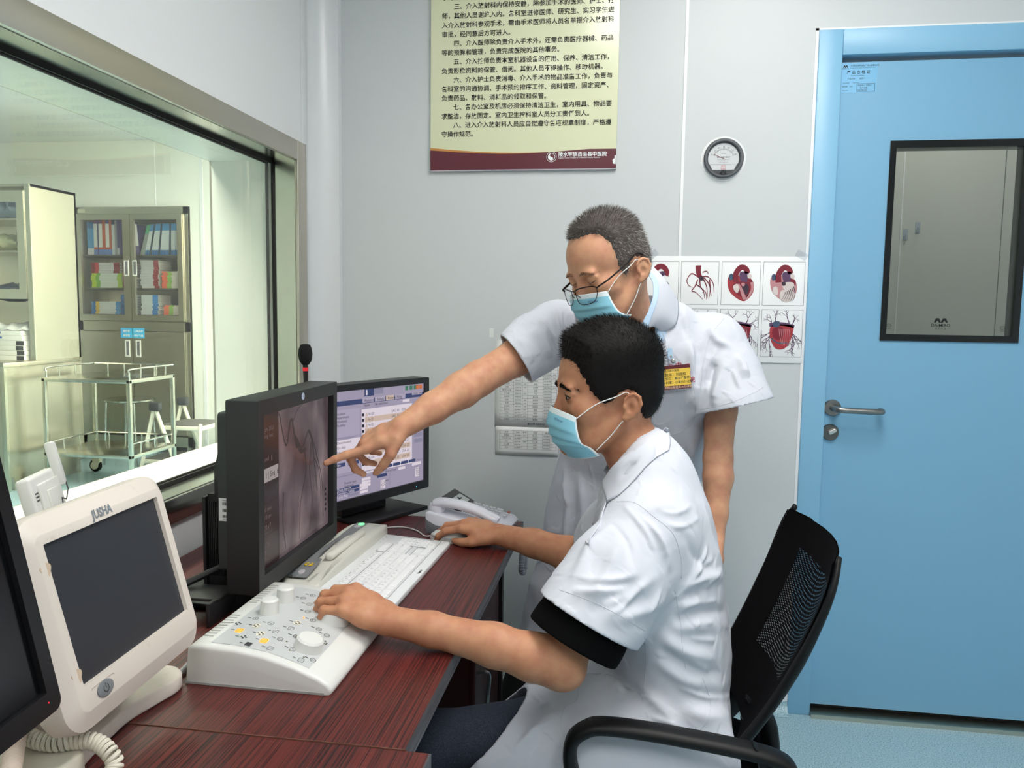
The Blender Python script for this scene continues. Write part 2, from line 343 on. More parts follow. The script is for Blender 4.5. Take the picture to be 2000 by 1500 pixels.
ring_prism(g,[(.669,1.996),(.722,1.996),(.722,2.020),(.669,2.020)],[(.6698,1.9968),(.7212,1.9968),(.7212,2.0192),(.6698,2.0192)],0,.0002,M=F)
g.text('检验地:广州佛山',.0056,F@TR(.672,2.0125,0)); g.text('生产日期',.0056,F@TR(.678,2.005,0)); g.text('2022年10月',.0056,F@TR(.672,1.9980,0))
obj('lettering',g,INK,st,world=True)
# corridor behind the door
g=G(); g.box((-.3,YB+.1,-.06),(2.6,4.0,0)); struct('floor_corridor',g,FLOORM,'vinyl floor of the space behind the door','floor')
CW=mat('corridor wall',(206,208,200),.5)
g=G(); g.box((-.3,4.0,0),(2.6,4.1,ZC)); g.box((-.4,YB+.1,0),(-.3,4.1,ZC)); g.box((2.6,YB+.1,0),(2.7,4.1,ZC)); struct('wall_corridor',g,CW,'pale wall seen through the viewing window of the door','wall')
g=G().box((-.4,YB+.1,ZC),(2.7,4.1,ZC+.06)); struct('ceiling_corridor',g,WHITE_PANEL,'white ceiling behind the door','ceiling')
g=G(); g.box((1.249,3.997,0),(1.254,4.0,ZC)); struct('trim_5',g,MATS['white joint sealant'],'white joint line on the wall behind the door, left','trim')
g=G(); g.box((1.690,3.997,0),(1.693,4.0,ZC)); struct('trim_6',g,mat('grey joint',(120,122,118),.5),'dark joint line on the wall behind the door, right','trim')
lamp(1.3,3.35,.5,.5,LAMP_CORRIDOR,'lit ceiling panel in the space behind the door')
HK=mat('clear hook film',(170,180,192),.25)
for i,(x,z,l) in enumerate(((1.273,1.690,'clear adhesive wall hook seen through the door glass, lower left one'),(1.326,1.722,'clear adhesive wall hook seen through the door glass, upper right one'))):
    h=thing('wall_hook',l,'hook',TR(x,4.0,z),'hooks behind the door')
    obj('pad',G().rbox((-.011,-.002,-.022),(.011,0,.03),.001),HK,h); obj('hook',G().tube(catmull([(0,-.002,.005),(0,-.004,-.01),(-.004,-.012,-.018),(-.009,-.018,-.012),(-.012,-.018,-.004)],5),.0018,8),CHROME,h)
# ------------------------------------------------------------------ examination room beyond the glass
OX0, OY0, OY1 = -7.4, -1.2, 6.475
TW=mat('theatre wall panel',(232,234,226),.4)
g=G().box((OX0,OY0,-.06),(XF,OY1+.5,0)); struct('floor_theatre',g,FLOORM,'blue vinyl floor of the room beyond the window','floor')
g=G(); g.box((OX0,OY1,0),(-4.905,OY1+.5,ZC)); g.box((-3.817,OY1,0),(XF+.1,OY1+.5,ZC)); g.box((-4.905,OY1,2.18),(-3.817,OY1+.5,ZC)); g.box((-4.905,OY1+.40,0),(-3.817,OY1+.5,2.18)); struct('wall_far',g,TW,'white wall behind the steel book cabinet beyond the window','wall')
g=G(); g.box((OX0-.1,OY0,0),(OX0,OY1+.5,ZC)); g.box((OX0-.1,OY0-.1,0),(XF,OY0,ZC)); g.box((XF,YB+.1,0),(XF+.1,OY1,ZC)); struct('wall_theatre',g,TW,'white walls enclosing the room beyond the window','wall')
g=G().box((OX0-.1,OY0-.1,ZC),(XF,OY1+.5,ZC+.06)); struct('ceiling_theatre',g,WHITE_PANEL,'white ceiling of the room beyond the window','ceiling')
g=G(); g.box((-4.14,OY1-.003,2.19),(-4.132,OY1,ZC)); struct('trim_7',g,MATS['white joint sealant'],'white wall joint above the steel book cabinet','trim')
g=G(); g.box((-3.72,OY1-.005,.04),(-3.69,OY1,ZC)); struct('trim_8',g,TRIM,'white wall strip right of the steel book cabinet','trim')
g=G(); g.box((-3.52,OY1-.003,.04),(-3.514,OY1,ZC)); struct('trim_9',g,mat('grey joint',(120,122,118),.5),'thin grey wall joint right of the steel book cabinet','trim')
g=G(); g.box((-6.9,OY1-.003,.04),(-6.892,OY1,ZC)); struct('trim_10',g,MATS['white joint sealant'],'white wall joint above the glass fronted steel cabinet','trim')
for x,y,l in ((-1.85,5.6,'unseen lit ceiling panel at the far end of the window wall in the examination room'),(-1.8,3.9,'unseen lit ceiling panel halfway along the window wall in the examination room'),(-1.75,2.2,'unseen lit ceiling panel right behind the observation window in the examination room')):  # unseen panels, placed to light the cabinets without spilling onto the desk
    lamp(x,y,.6,1.2,LAMP_THEATRE,l,(255,254,240))
PANE=glass_mat('cabinet glass',(.95,.955,.95))
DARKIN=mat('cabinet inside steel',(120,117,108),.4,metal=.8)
# --- steel book cabinet
bx0,bx1,by0,by1,bz0,bz1=-4.90,-3.822,6.45,6.855,.06,2.175
cab=thing('book_cabinet','tall stainless steel cabinet with books behind two glazed upper doors','cabinet',TR((bx0+bx1)/2,by0,0))
W_=lambda name,g,m,p=cab: obj(name,g,m,p,world=True)
g=G(); th=.02
g.box((bx0,by0,bz0),(bx0+th,by1,bz1)); g.box((bx1-th,by0,bz0),(bx1,by1,bz1)); g.box((bx0,by0,bz1-th),(bx1,by1,bz1)); g.box((bx0,by0,bz0),(bx1,by1,bz0+th)); g.box((bx0,by1-.01,bz0),(bx1,by1,bz1)); g.box((bx0,by0+.02,1.13),(bx1,by1,1.15))
g.box((bx0,by0-.004,bz0),(bx0+.045,by0+.02,bz1)); g.box((bx1-.045,by0-.004,bz0),(bx1,by0+.02,bz1)); g.box((bx0,by0-.004,bz1-.06),(bx1,by0+.02,bz1)); g.box((bx0,by0-.004,1.09),(bx1,by0+.02,1.175)); g.box((bx0,by0-.004,bz0),(bx1,by0+.02,bz0+.09))
W_('carcass',g,STEEL2)
for x in (bx0+.03,bx1-.07):
    for y in (by0+.02,by1-.06): W_('foot',G().box((x,y,0),(x+.04,y+.04,bz0)),STEEL2)
for z in (1.235,1.470,1.762): W_('shelf',G().box((bx0+.02,by0+.035,z-.014),(bx1-.02,by1-.01,z)),DARKIN)
xm=(bx0+bx1)/2
def ldoor(x0,x1,hx):
    d=W_('lower_door',G().box((x0,by0-.024,.165),(x1,by0-.006,1.085)),STEEL2)
    h=G(); ring_prism(h,[(hx-.023,.86),(hx+.023,.86),(hx+.023,1.01),(hx-.023,1.01)],[(hx-.014,.872),(hx+.014,.872),(hx+.014,.998),(hx-.014,.998)],0,.005,M=frame((0,by0-.0245,0),(1,0,0),(0,0,1)))
    h.box((hx-.014,by0-.0242,.872),(hx+.014,by0-.0255,.998),1); W_('handle',h,[MATS['white recess handle'],MATS['handle recess']],d)
for a,b_,ga,gb,hx in ((bx0+.047,xm-.002,-4.838,-4.432,xm-.04),(xm+.002,bx1-.047,-4.324,-3.916,xm+.04)):
    g=G(); ring_prism(g,[(a,1.18),(b_,1.18),(b_,2.11),(a,2.11)],[(ga,1.231),(gb,1.231),(gb,2.063),(ga,2.063)],-.006,.018,M=frame((0,by0-.006,0),(1,0,0),(0,0,1)))
    d=W_('door',g,STEEL2); W_('glass_pane',G().box((ga-.003,by0-.004,1.228),(gb+.003,by0+.001,2.066)),PANE,d)
    h=G(); F=frame((0,by0-.0245,0),(1,0,0),(0,0,1)); ring_prism(h,[(hx-.021,1.575),(hx+.021,1.575),(hx+.021,1.71),(hx-.021,1.71)],[(hx-.014,1.585),(hx+.014,1.585),(hx+.014,1.70),(hx-.014,1.70)],0,.004,M=F); h.box((hx-.014,by0-.0243,1.585),(hx+.014,by0-.0253,1.70),1)
    W_('handle',h,[mat('white recess handle',(225,226,224),.35),mat('handle recess',(110,110,112),.5)],d)
ldoor(bx0+.047,xm-.002,xm-.052); ldoor(xm+.002,bx1-.047,xm+.052)
def plaque(x0,x1,z0,z1,lines,label):
    s=thing('cabinet_label',label,'label',TR((x0+x1)/2,by0-.0245,z0))
    obj('film',G().box((x0,by0-.0255,z0),(x1,by0-.0245,z1)),mat('cyan label',(60,178,232),.4),s,world=True)
    g=G(); F=frame((0,by0-.0258,0),(1,0,0),(0,0,1))
    for i,l in enumerate(lines): g.text(l,.022,F@TR((x0+x1)/2,z1-.034-.040*i,0),align='CENTER',bold=.02)
    obj('lettering',g,mat('white print',(240,244,246),.6),s,world=True)
plaque(xm-.114,xm-.003,1.028,1.115,['监护室','抢救室'],'cyan paper label on the left lower door of the book cabinet')
plaque(xm+.003,xm+.114,1.028,1.115,['心电监护','呼吸气囊'],'cyan paper label on the right lower door of the book cabinet')
g=G(); g.box((bx0+.03,by0-.006,2.125),(bx0+.10,by0-.004,2.158)); W_('name_plate',g,mat('plate',(214,214,190),.4))
# books: upright on the top shelf, lying in piles on the lower ones
PAPER=mat('paper block',(222,222,214),.7)
def bookmat(c): return mat('book cover %d %d %d'%c,c,.5)
def book(x0,x1,z0,z1,cols,label,group,tilt=0,y0=None,depth=.24,band='v'):
    """cols: list of (fraction, colour) along the spine"""
    y0=by0+.05 if y0 is None else y0
    o=thing('book',label,'book',TR((x0+x1)/2,y0,z0),group); TM=np.array(Matrix.Rotation(tilt,4,'Y'))
    ms=[bookmat(c) for _,c in cols]; g=G(); wv,h=x1-x0,z1-z0; a=0
    tot=sum(f for f,_ in cols)
    for i,(f,_) in enumerate(cols):
        b_=a+f/tot
        if band=='v': g.box((-wv/2,0,h*a),(wv/2,.004,h*b_),i)
        else: g.box((-wv/2+wv*a,0,0),(-wv/2+wv*b_,.004,h),i)
        a=b_
    for s in (((-wv/2,.004,0),(-wv/2+.001,depth,h)),((wv/2-.001,.004,0),(wv/2,depth,h))) if band=='v' else (((-wv/2,.004,0),(wv/2,depth,.001)),((-wv/2,.004,h-.001),(wv/2,depth,h))): g.box(s[0],s[1],0)
    g.v=[v@TM[:3,:3].T for v in g.v]; obj('cover',g,ms,o); q=.0012
    obj('pages',G().box((-wv/2+q,.0042,q),(wv/2-q,depth-.004,h-q),M=TM),PAPER,o); return o
blu,wh,red,pur,org,nav,lb=(50,110,170),(226,228,226),(150,30,42),(84,70,132),(196,86,40),(38,44,92),(74,150,206)
Z=1.7625; x=bx0+.075
L=[(.021,[(.2,(214,218,222)),(.6,lb),(.2,blu)],'slim pale and blue book'),(.021,[(.2,(214,218,222)),(.6,lb),(.2,blu)],'slim pale and blue book'),(.021,[(.2,(214,218,222)),(.6,lb),(.2,blu)],'slim pale and blue book'),
 (.036,[(.16,(96,130,196)),(.06,org),(.68,wh),(.1,(120,60,110))],'white spined book'),(.014,[(1,pur)],'purple book'),(.036,[(.16,(96,130,196)),(.06,org),(.68,wh),(.1,(120,60,110))],'white spined book'),(.03,[(.16,(96,130,196)),(.84,org)],'orange book'),(.036,[(.16,(96,130,196)),(.06,org),(.68,wh),(.1,pur)],'white spined book'),(.024,[(.16,(96,130,196)),(.84,org)],'orange book'),(.03,[(.16,(196,202,212)),(.7,(206,208,212)),(.14,nav)],'grey white book'),(.022,[(1,(150,154,160))],'grey book'),(.022,[(.2,(190,190,196)),(.8,pur)],'purple book'),(.026,[(1,pur)],'purple book')]
H={}
for wd,c,k in L:
    h=.31 if 'grey' in k or 'purple' in k else (.29 if 'slim' in k else .305)
    ts=[q for q in L if q[2]==k]
    book(x,x+wd-.0015,Z,Z+h,c,k+' standing in the left half of the top cabinet shelf','upright books on the left of the top shelf'); x+=wd
for i in range(3): book(-4.405+i*.0285,-4.379+i*.0285,Z,Z+.27,[(.3,pur),(.7,wh)],'white and purple book leaning by the door post on the top cabinet shelf','leaning purple white books',tilt=-.08)
x=-4.315
for i in range(19):
    dk=i in(4,8,13)
    c=[(.16,blu),(.62,(206,214,216)),(.22,(66,146,206))] if not dk else [(1,(46,62,84))]
    if i in(0,1): c=[(.7,(140,150,146)),(.3,(66,170,120))]
    kind='dark blue' if dk else ('grey green topped' if i in(0,1) else 'white and blue')
    ti=.26*max(0,1-i/15)+.015*(1-i/19)
    book(x,x+.0185,Z,Z+.275,c,kind+' journal in the row leaning on the right of the top shelf','leaning journals on the right of the top shelf',tilt=ti); x+=.0212
def pile(x0,x1,z0,n,h,cols,what,where,grp,jit=.008):
    for i in range(n):
        d=rng.uniform(-jit,jit); c=cols(i) if callable(cols) else cols
        book(x0+d,x1+d,z0+i*h,z0+(i+1)*h-.001,c,'%s lying in the %s'%(what(i) if callable(what) else what,where),grp,band='h',depth=.21)
cr_=[(.14,(130,28,42)),(.14,(196,60,70)),(.5,(206,206,208)),(.2,(150,30,44))]; gr_=[(.14,(190,214,60)),(.12,(120,180,60)),(.52,(214,222,216)),(.14,(176,206,70))]
pile(-4.80,-4.50,1.471,6,.0215,gr_,'green and white book','left middle pile, lower half','green books in the left pile of the middle shelf')
pile(-4.80,-4.52,1.471+6*.0215,4,.0235,cr_,'crimson and white book','left middle pile, upper half','crimson books in the left pile of the middle shelf',.004)
pile(-4.49,-4.40,1.471,9,.025,[(1,(160,34,52))],'crimson book','middle shelf pile behind the door post','crimson books behind the post of the middle shelf',.003)
pile(-4.315,-4.145,1.471,12,.0205,[(.72,(196,200,202)),(.28,(150,34,48))],'grey white book with crimson spine end','second middle shelf pile from right','grey and crimson books of the middle shelf')
pile(-4.11,-3.90,1.471,9,.0165,[(.25,(240,112,84)),(.2,(150,196,90)),(.55,(226,216,206))],'coral and green book','rightmost middle shelf pile','coral books of the middle shelf')
pile(-4.81,-4.525,1.236,6,.0185,[(.14,(54,120,190)),(.13,(228,186,40)),(.55,(214,218,220)),(.16,(64,140,204))],'blue book with a yellow band','left pile on the bottom shelf','blue yellow books of the bottom shelf')
pile(-4.515,-4.41,1.236,8,.022,[(1,(50,112,190))],'solid blue book','bottom shelf pile behind the door post','blue books behind the post of the bottom shelf',.003)
pile(-4.32,-4.16,1.236,9,.0195,[(.68,(200,206,210)),(.32,(60,130,200))],'grey white book with blue spine end','second bottom shelf pile from right','grey and blue books of the bottom shelf')
pile(-4.10,-3.90,1.236,6,.0145,[(.25,(240,112,84)),(.2,(150,196,90)),(.55,(226,216,206))],'coral and green book','rightmost bottom shelf pile','coral books of the bottom shelf')
# --- glass fronted steel cabinet on a deep base (left edge of the view)
lx1=-4.26; lx0=-5.36
lc=thing('medicine_cabinet','stainless steel cabinet with glazed upper part at the left edge of the window','cabinet',TR((lx0+lx1)/2,4.84,0))
W2=lambda name,g,m,p=lc: obj(name,g,m,p,world=True)
g=G(); g.box((lx0,4.86,.10),(lx1-.002,5.62,.872)); W2('base',g,STEEL2)
g=G(); g.rbox((lx0-.01,4.835,.872),(lx1,5.62,.905),.004); W2('worktop',g,STEEL2)
for x0,x1 in ((lx0+.01,(lx0+lx1)/2-.003),((lx0+lx1)/2+.003,lx1-.035)): W2('lower_door',G().box((x0,4.842,.13),(x1,4.859,.86)),STEEL2)
g=G(); g.box((lx0,4.90,.0),(lx1-.01,5.58,.10)); W2('plinth',g,STEEL2); g=G(); g.box((lx1-.03,4.838,0.0),(lx1,4.862,.872)); W2('corner_post',g,mat('bright steel edge',(214,212,196),.25,metal=1))
hz0,hz1=1.33,2.17; hy0=5.15
g=G(); g.box((lx1-.02,hy0,.905),(lx1,5.62,hz1)); g.box((lx0,hy0,.905),(lx0+.02,5.62,hz1)); g.box((lx0,hy0,hz1-.02),(lx1,5.62,hz1)); g.box((lx0,hy0+.0,hz0-.03),(lx1-.02,5.62,hz0)); g.box((lx0,5.6,.905),(lx1,5.62,hz1)); W2('upper_carcass',g,STEEL2)
g=G(); g.box((lx1-.04,hy0-.012,.905),(lx1+.001,hy0-.0005,hz1)); W2('front_edge',g,MATS['bright steel edge'])
g=G(); ring_prism(g,[(lx0+.55,hz0+.02),(lx1-.042,hz0+.02),(lx1-.042,hz1-.05),(lx0+.55,hz1-.05)],[(lx0+.62,hz0+.09),(lx1-.10,hz0+.09),(lx1-.10,hz1-.13),(lx0+.62,hz1-.13)],-.004,.02,M=frame((0,hy0,0),(1,0,0),(0,0,1))); d=W2('glazed_door',g,mat('bright steel edge',(214,212,196),.25,metal=1)); W2('glass_pane',G().box((lx0+.61,hy0-.002,hz0+.08),(lx1-.095,hy0+.002,hz1-.12)),PANE,d)
for z in (1.70,1.93): W2('shelf',G().box((lx0+.02,hy0+.03,z-.012),(lx1-.02,5.6,z)),STEEL2)
def bag(x,y,z,w_,d_,h_,m,label,grp=None,name='plastic_bag',cat='bag'):
    n=12; P=[]
    for i in range(n+1):
        v=i/n; row=[]
        for j in range(20):
            a=2*pi*j/20; rr=(sin(pi*min(v*.96+.03,1)))**.45*(1+.13*sin(5*a+7*v)+.08*sin(9*a-5*v)); row.append((x+w_/2*rr*cos(a),y+d_/2*rr*sin(a),z+h_*v*(1+.05*sin(3*a))))
        P.append(row)
    g=G().grid(P,wrap=True); o=obj(name,g,m); tag(o,label,cat,grp); return o
PB=mat('clear blue wrap',(176,200,226),.22,spec=.6); PY=mat('pale yellow wrap',(222,222,176),.3); PD=mat('dark blue wrap',(60,74,104),.3)
bag(lx1-.25,5.36,1.931,.2,.22,.18,PB,'blue wrapped dressing pack on the top shelf of the glazed cabinet',name='dressing_pack',cat='pack')
bag(lx1-.42,5.36,1.931,.17,.22,.16,PB,'blue wrapped dressing pack left of another on the top cabinet shelf',name='dressing_pack',cat='pack')
bag(lx1-.38,5.36,1.701,.26,.22,.13,PY,'pale yellow wrapped tubing pack on the middle shelf of the glazed cabinet',name='tubing_pack',cat='pack')
bag(lx1-.215,5.36,1.701,.1,.16,.19,PD,'dark wrapped pack with a white emblem on the middle shelf',name='dressing_pack',cat='pack')
bag(lx1-.33,5.36,1.331,.3,.22,.14,PD,'dark blue wrapped pack on the lowest shelf of the glazed cabinet',name='dressing_pack',cat='pack')
# boxes and folded cloth on its worktop
CB=mat('white carton',(232,232,224),.55)
for i in range(6):
    z=.9055+i*.036; dx=[0,.004,-.003,.002,-.012,-.02][i]
    o=thing('carton','flat white carton, %s of the stack on the steel worktop'%['bottom one','second from bottom','third from bottom','third from top','second from top','topmost'][i],'box',TR(lx1-.23+dx,5.24,z),'flat cartons on the steel worktop')
    obj('box',G().rbox((-.2,-.13,0),(.16,.15,.035),.002),CB,o)
    if i>=4:
        g=G(); g.box((-.10,-.1306,.014),(.0,-.13,.028)); obj('blue_band',g,mat('blue carton print',(50,96,170),.5),o)
        g=G().text('Biosensors',.010,frame((-.095,-.131,.018),(1,0,0),(0,0,1)),bold=.01); obj('lettering',g,mat('white print',(240,244,246),.6),o)
    else:
        obj('end_label',G().box((.1005,-.1306,.002),(.1605,-.13,.033)),mat('dark carton end',(58,58,60),.5),o)
n=26; P=[]
for i in range(n):
    row=[]
    for j in range(n):
        u,v=i/(n-1),j/(n-1); e=min(u,1-u,v,1-v); h=.9055+6*.036+.055*min(1,e*7)**.5*(.75+.3*sin(5*u+1)*cos(4*v))+.008*sin(22*u+6*v); row.append((lx1-.44+.37*u+.01*sin(9*v),5.13+.24*v+.01*sin(8*u),max(h,.9055+6*.036+.001)))
    P.append(row)
g=G().grid(P); 
n2=len(g.v[0]); o=obj('folded_cloth',g,mat('white cotton',(232,232,226),.8,bump=(300,.2)),smooth=180); md=o.modifiers.new('s','SOLIDIFY'); md.thickness=.002; tag(o,'crumpled white cloth on top of the stacked flat cartons','cloth')
# --- steel trolley
tx0,tx1,ty0,ty1=-4.16,-3.47,5.06,5.62
tr=thing('instrument_trolley','two tier stainless steel trolley with rails and castors behind the window','trolley',TR((tx0+tx1)/2,(ty0+ty1)/2,0))
W3=lambda name,g,m,p=tr: obj(name,g,m,p,world=True)
STB=mat('trolley steel',(196,196,184),.22,metal=1)
for x in (tx0,tx1-.028):
    for y in (ty0,ty1-.028):
        W3('leg',G().rbox((x,y,.13),(x+.028,y+.028,.79),.004),STB)
        c=G(); cx,cy=x+.014,y+.014
        c.prism([(-.028,.045),(.012,.045),(.03,.075),(.03,.13),(-.022,.13),(-.03,.10)],-.02,.02,M=TR(cx,cy,0)@frame((0,0,0),(1,0,0),(0,0,1)),bev=.004)
        w_=W3('castor',c,mat('castor cream',(224,220,196),.4)); k=G(); k.lathe([(.018,-.013),(.046,-.013),(.05,-.008),(.05,.008),(.046,.013),(.018,.013)],24,M=TR(cx-.012,cy,.05)@frame((0,0,0),(1,0,0),(0,0,1))); k.lathe([(0,-.022),(.03,-.022),(.03,.022),(0,.022)],20,m=1,M=TR(cx-.012,cy,.05)@frame((0,0,0),(1,0,0),(0,0,1)))
        W3('wheel',k,[BLACKR,mat('castor cream',(224,220,196),.4)],w_)
for z in (.235,.775):
    g=G(); g.rbox((tx0,ty0,z-.012),(tx1,ty1,z+.016),.004); W3('tray',g,STB)
    zr=z+.088; ins=.035 if z<.5 else .02
    a=(tx0+ins+.02,ty0+ins,z+.016); 
    path=catmull([(tx0+ins,ty0+.03,z+.016),(tx0+ins,ty0+.03,zr-.03),(tx0+ins,ty0+.06,zr),(tx0+ins,ty1-.05,zr),(tx0+ins+.05,ty1-ins,zr),(tx1-ins-.05,ty1-ins,zr),(tx1-ins,ty1-.05,zr),(tx1-ins,ty0+.06,zr),(tx1-ins,ty0+.03,zr-.03),(tx1-ins,ty0+.03,z+.016)],6)
    W3('rail',G().tube(path,.0065,8),CHROME)
    for x,y in [(tx0+ins,ty0+.16),(tx0+ins,ty0+.33),(tx1-ins,ty0+.16),(tx1-ins,ty0+.33),(tx1-ins,ty1-.09),(tx0+.14,ty1-ins),(tx0+.28,ty1-ins),(tx0+.42,ty1-ins),(tx0+.55,ty1-ins)]: W3('rail_post',G().cyl((x,y,z+.016),(x,y,zr),.005,8),CHROME)
# --- round steel stool behind it
so=thing('round_stool','low round wire legged steel stool behind the trolley','stool',TR(-4.12,6.0,0))
obj('seat',G().lathe([(0,.52),(.19,.52),(.2,.526),(.2,.536),(.19,.542),(0,.542)],32),STB,so); obj('foot_ring',G().tube([(.19*cos(a),.19*sin(a),.1) for a in np.linspace(0,2*pi,33)[:-1]],.007,8,closed=True),CHROME,so)
for k in range(4):
    a=pi/4+k*pi/2; obj('leg',G().cyl((.175*cos(a),.175*sin(a),.521),(.205*cos(a),.205*sin(a),0),.008,8),CHROME,so)
# --- step ladder
ld=thing('step_ladder','white folding step ladder with dark treads beside the book cabinet','ladder',TR(-3.7,6.0,0))
WL=mat('ladder white enamel',(228,226,212),.4); GT=mat('grey tread',(98,98,96),.7)
for y in (5.85,6.25):
    W=lambda n,g,m: obj(n,g,m,ld,world=True)
    W('front_rail',G().tube([(-3.93,y,0),(-3.80,y,.50)],.019,8,flat=(1.2,.7)),WL); W('rear_rail',G().tube([(-3.42,y,0),(-3.40,y,.37)],.015,8),WL); W('top_joint',G().rbox((-3.835,y-.028,.465),(-3.745,y+.028,.535),.012),mat('dark joint',(58,60,64),.5)); W('brace_rail',G().tube([(-3.79,y,.48),(-3.62,y,.02)],.017,8),WL)
for x0,x1,z in ((-3.77,-3.40,.345),(-3.92,-3.66,.06)):
    g=G().rbox((x0,5.86,z-.035),(x1,6.24,z),.008); s=obj('step',g,WL,ld,world=True); obj('tread',G().rbox((x0+.012,5.87,z),(x1-.012,6.23,z+.008),.003),GT,s,world=False) if False else obj('tread',G().rbox((x0+.012,5.87,z),(x1-.012,6.23,z+.008),.003),GT,ld,world=True)
# ------------------------------------------------------------------ things on the back wall
FB=lambda y=0: frame((0,YB-y,0),(1,0,0),(0,0,1))        # x right, y up, z towards the room
sg=thing('notice_board','pale yellow notice board of department rules with a maroon foot','sign',TR(-.364,YB,1.77))
W=lambda n,g,m,p: obj(n,g,m,p,world=True)
SX0,SX1,SZ0,SZ1=-.669,-.058,1.771,2.64
YEL=mat('pale yellow board',(230,231,196),.22,spec=.5); MAR=mat('maroon print',(92,22,38),.25); GOLD=mat('gold print',(196,132,62),.3)
W('board',G().rbox((SX0,YB-.014,SZ0),(SX1,YB-.001,SZ1),.0015),YEL,sg)
W('board_edge',G().box((SX0,YB-.0135,SZ0-.003),(SX1,YB-.001,SZ0)),mat('board edge',(196,190,200),.4),sg)
def wave(o): return [(x,1.836+o-.013*sin(pi*min(1,(x-SX0)/.52))-.004*(x-SX0)/.6) for x in np.linspace(SX0,SX1,30)]
W('maroon_band',G().prism([(SX0,SZ0),(SX1,SZ0)]+wave(0)[::-1],.014,.0146,M=FB()),MAR,sg)
gp=[p for p in wave(0) if p[0]<-.25]; W('gold_line',G().prism(gp+[(x,z+.008*(1-(x-SX0)/.42)) for x,z in gp[::-1]],.014,.0145,M=FB()),GOLD,sg)
LN=['小时进入介入放射科，有变动者应事前请假报备。','　　三、介入放射科内保持安静，除参加手术的医师、护士、技','师，其他人员谢绝入内。各科室进修医师、研究生、实习学生进','入介入放射科参观手术，需由手术医师将人员名单报介入放射科','审批，经同意后方可进入。','　　四、介入医师除负责介入手术外，还需负责医疗器械、药品','等的预算和管理，负责完成医院的其他事务。','　　五、介入技师负责本室机器设备的使用、保养、清洁工作，','负责影像资料的保管、借阅。其他人员不得操作、移动机器。','　　六、介入护士负责消毒、介入手术的物品准备工作，负责与','各科室的沟通协调、手术预约排序工作、资料管理，固定资产、','负责药品、敷料、消耗品的领取和保管。','　　七、各办公室及机房必须保持清洁卫生，室内用具、物品要','求整洁，存放固定。室内卫生按科室人员分工责任到人。','　　八、进入介入放射科人员应自觉遵守各项规章制度，严格遵','守操作规范。']
cw=(lambda v: v[:,0].max()-v[:,0].min())(text_geo('国国国国国国国国国国国')[0])/10.93
g=G()
for i,l in enumerate(LN):
    g.text(l.replace('　　',''),.0197/cw*1.0,FB()@TR(-.632+(.0394 if l[0]=='　' else 0),1.8795+.0288*(15-i),.0148),bold=.012)
W('lettering',g,INK,sg)
WP=mat('white print',(240,244,246),.6)
g=G(); F=FB()@TR(0,0,.0150); g.text('陵水黎族自治县中医院',.0155/cw,F@TR(-.2445,1.8105,0),bold=.015); g.text('Lingshui County Hospital of Traditional Chinese Medicine',.0062,F@TR(-.2445,1.8035,0),xs=.93)
ex,ez=-.266,1.809; c_=lambda r,a0,a1,n=24,cx=ex,cz=ez:[(cx+r*cos(a),cz+r*sin(a)) for a in np.linspace(a0,a1,n)]
ring_prism(g,c_(.0165,0,2*pi,33)[:-1],c_(.0155,0,2*pi,33)[:-1],0,.0002,M=F)
q=.0105; g.prism(c_(q,pi/2,1.5*pi,18)+c_(q/2,-pi/2,pi/2,10,ex,ez-q/2)+c_(q/2,-pi/2,-1.5*pi,10,ex,ez+q/2)[1:-1],0,.0002,M=F@TR(0,0,0)); ring_prism(g,c_(q+.0012,0,2*pi,33)[:-1],c_(q,0,2*pi,33)[:-1],0,.0002,M=F)
W('emblem_lettering',g,WP,sg)
W('torn_patch',G().prism([(SX1-.010,1.785),(SX1-.0015,1.783),(SX1-.0015,1.812),(SX1-.006,1.810),(SX1-.005,1.803),(SX1-.012,1.797)],.0146,.015,M=FB()),WP,sg)
# pressure gauge
GM=frame((.277,YB,1.7975),(1,0,0),(0,0,1))
ga=thing('pressure_gauge','round grey rimmed differential pressure gauge on the back wall','gauge',GM)
obj('wall_plate',G().lathe([(0,.0),(.069,0),(.069,.0015),(0,.0015)],48),mat('white filler',(236,237,238),.5),ga)
obj('rim',G().lathe([(.0505,.002),(.0605,.002),(.0615,.012),(.058,.018),(.053,.018),(.051,.012),(.0505,.002)],48),mat('grey metal rim',(92,94,98),.35,metal=.6),ga)
obj('back_plate',G().lathe([(0,.002),(.051,.002),(.051,.004),(0,.004)],40),mat('dial dark',(66,68,72),.4),ga)
g=G(); g.prism([(-.044,-.017),(.044,-.017)]+[(.0475*cos(a),.0475*sin(a)) for a in np.linspace(-.3,pi+.3,26)],.0042,.006); g.prism([(-.033,-.035),(.033,-.035),(.042,-.0175),(-.042,-.0175)],.0042,.0055)
obj('dial',g,mat('dial white',(232,234,236),.4),ga)
g=G()
for i in range(31):
    a=pi*.86-(pi*.72)*i/30; r0=.029 if i%5==0 else .0315; g.box((-.0004,r0,0),(.0004,.035,.0003),M=TR(0,-.004,.0062)@Matrix.Rotation(a-pi/2,4,'Z'))
for i,tx in enumerate(('0','5','10','15','20','25','30')):
    a=pi*.86-(pi*.72)*i/6; g.text(tx,.0075,TR(.0395*cos(a),-.004+.0395*sin(a)-.0028,.0062),align='CENTER')
g.text('MAGNEHELIC',.0065,TR(0,.002,.0062),align='CENTER',bold=.012); g.text('DIFFERENTIAL PRESSURE GAUGE',.0026,TR(0,-.004,.0062),align='CENTER'); g.text('MAX. PRESSURE 15 PSIG',.0028,TR(0,-.0085,.0062),align='CENTER'); g.text('DWYER INSTRUMENTS INC.',.0024,TR(0,-.0125,.0062),align='CENTER'); g.text('PASCALS',.0035,TR(0,.014,.0062),align='CENTER')
obj('scale_print',g,INK,ga)
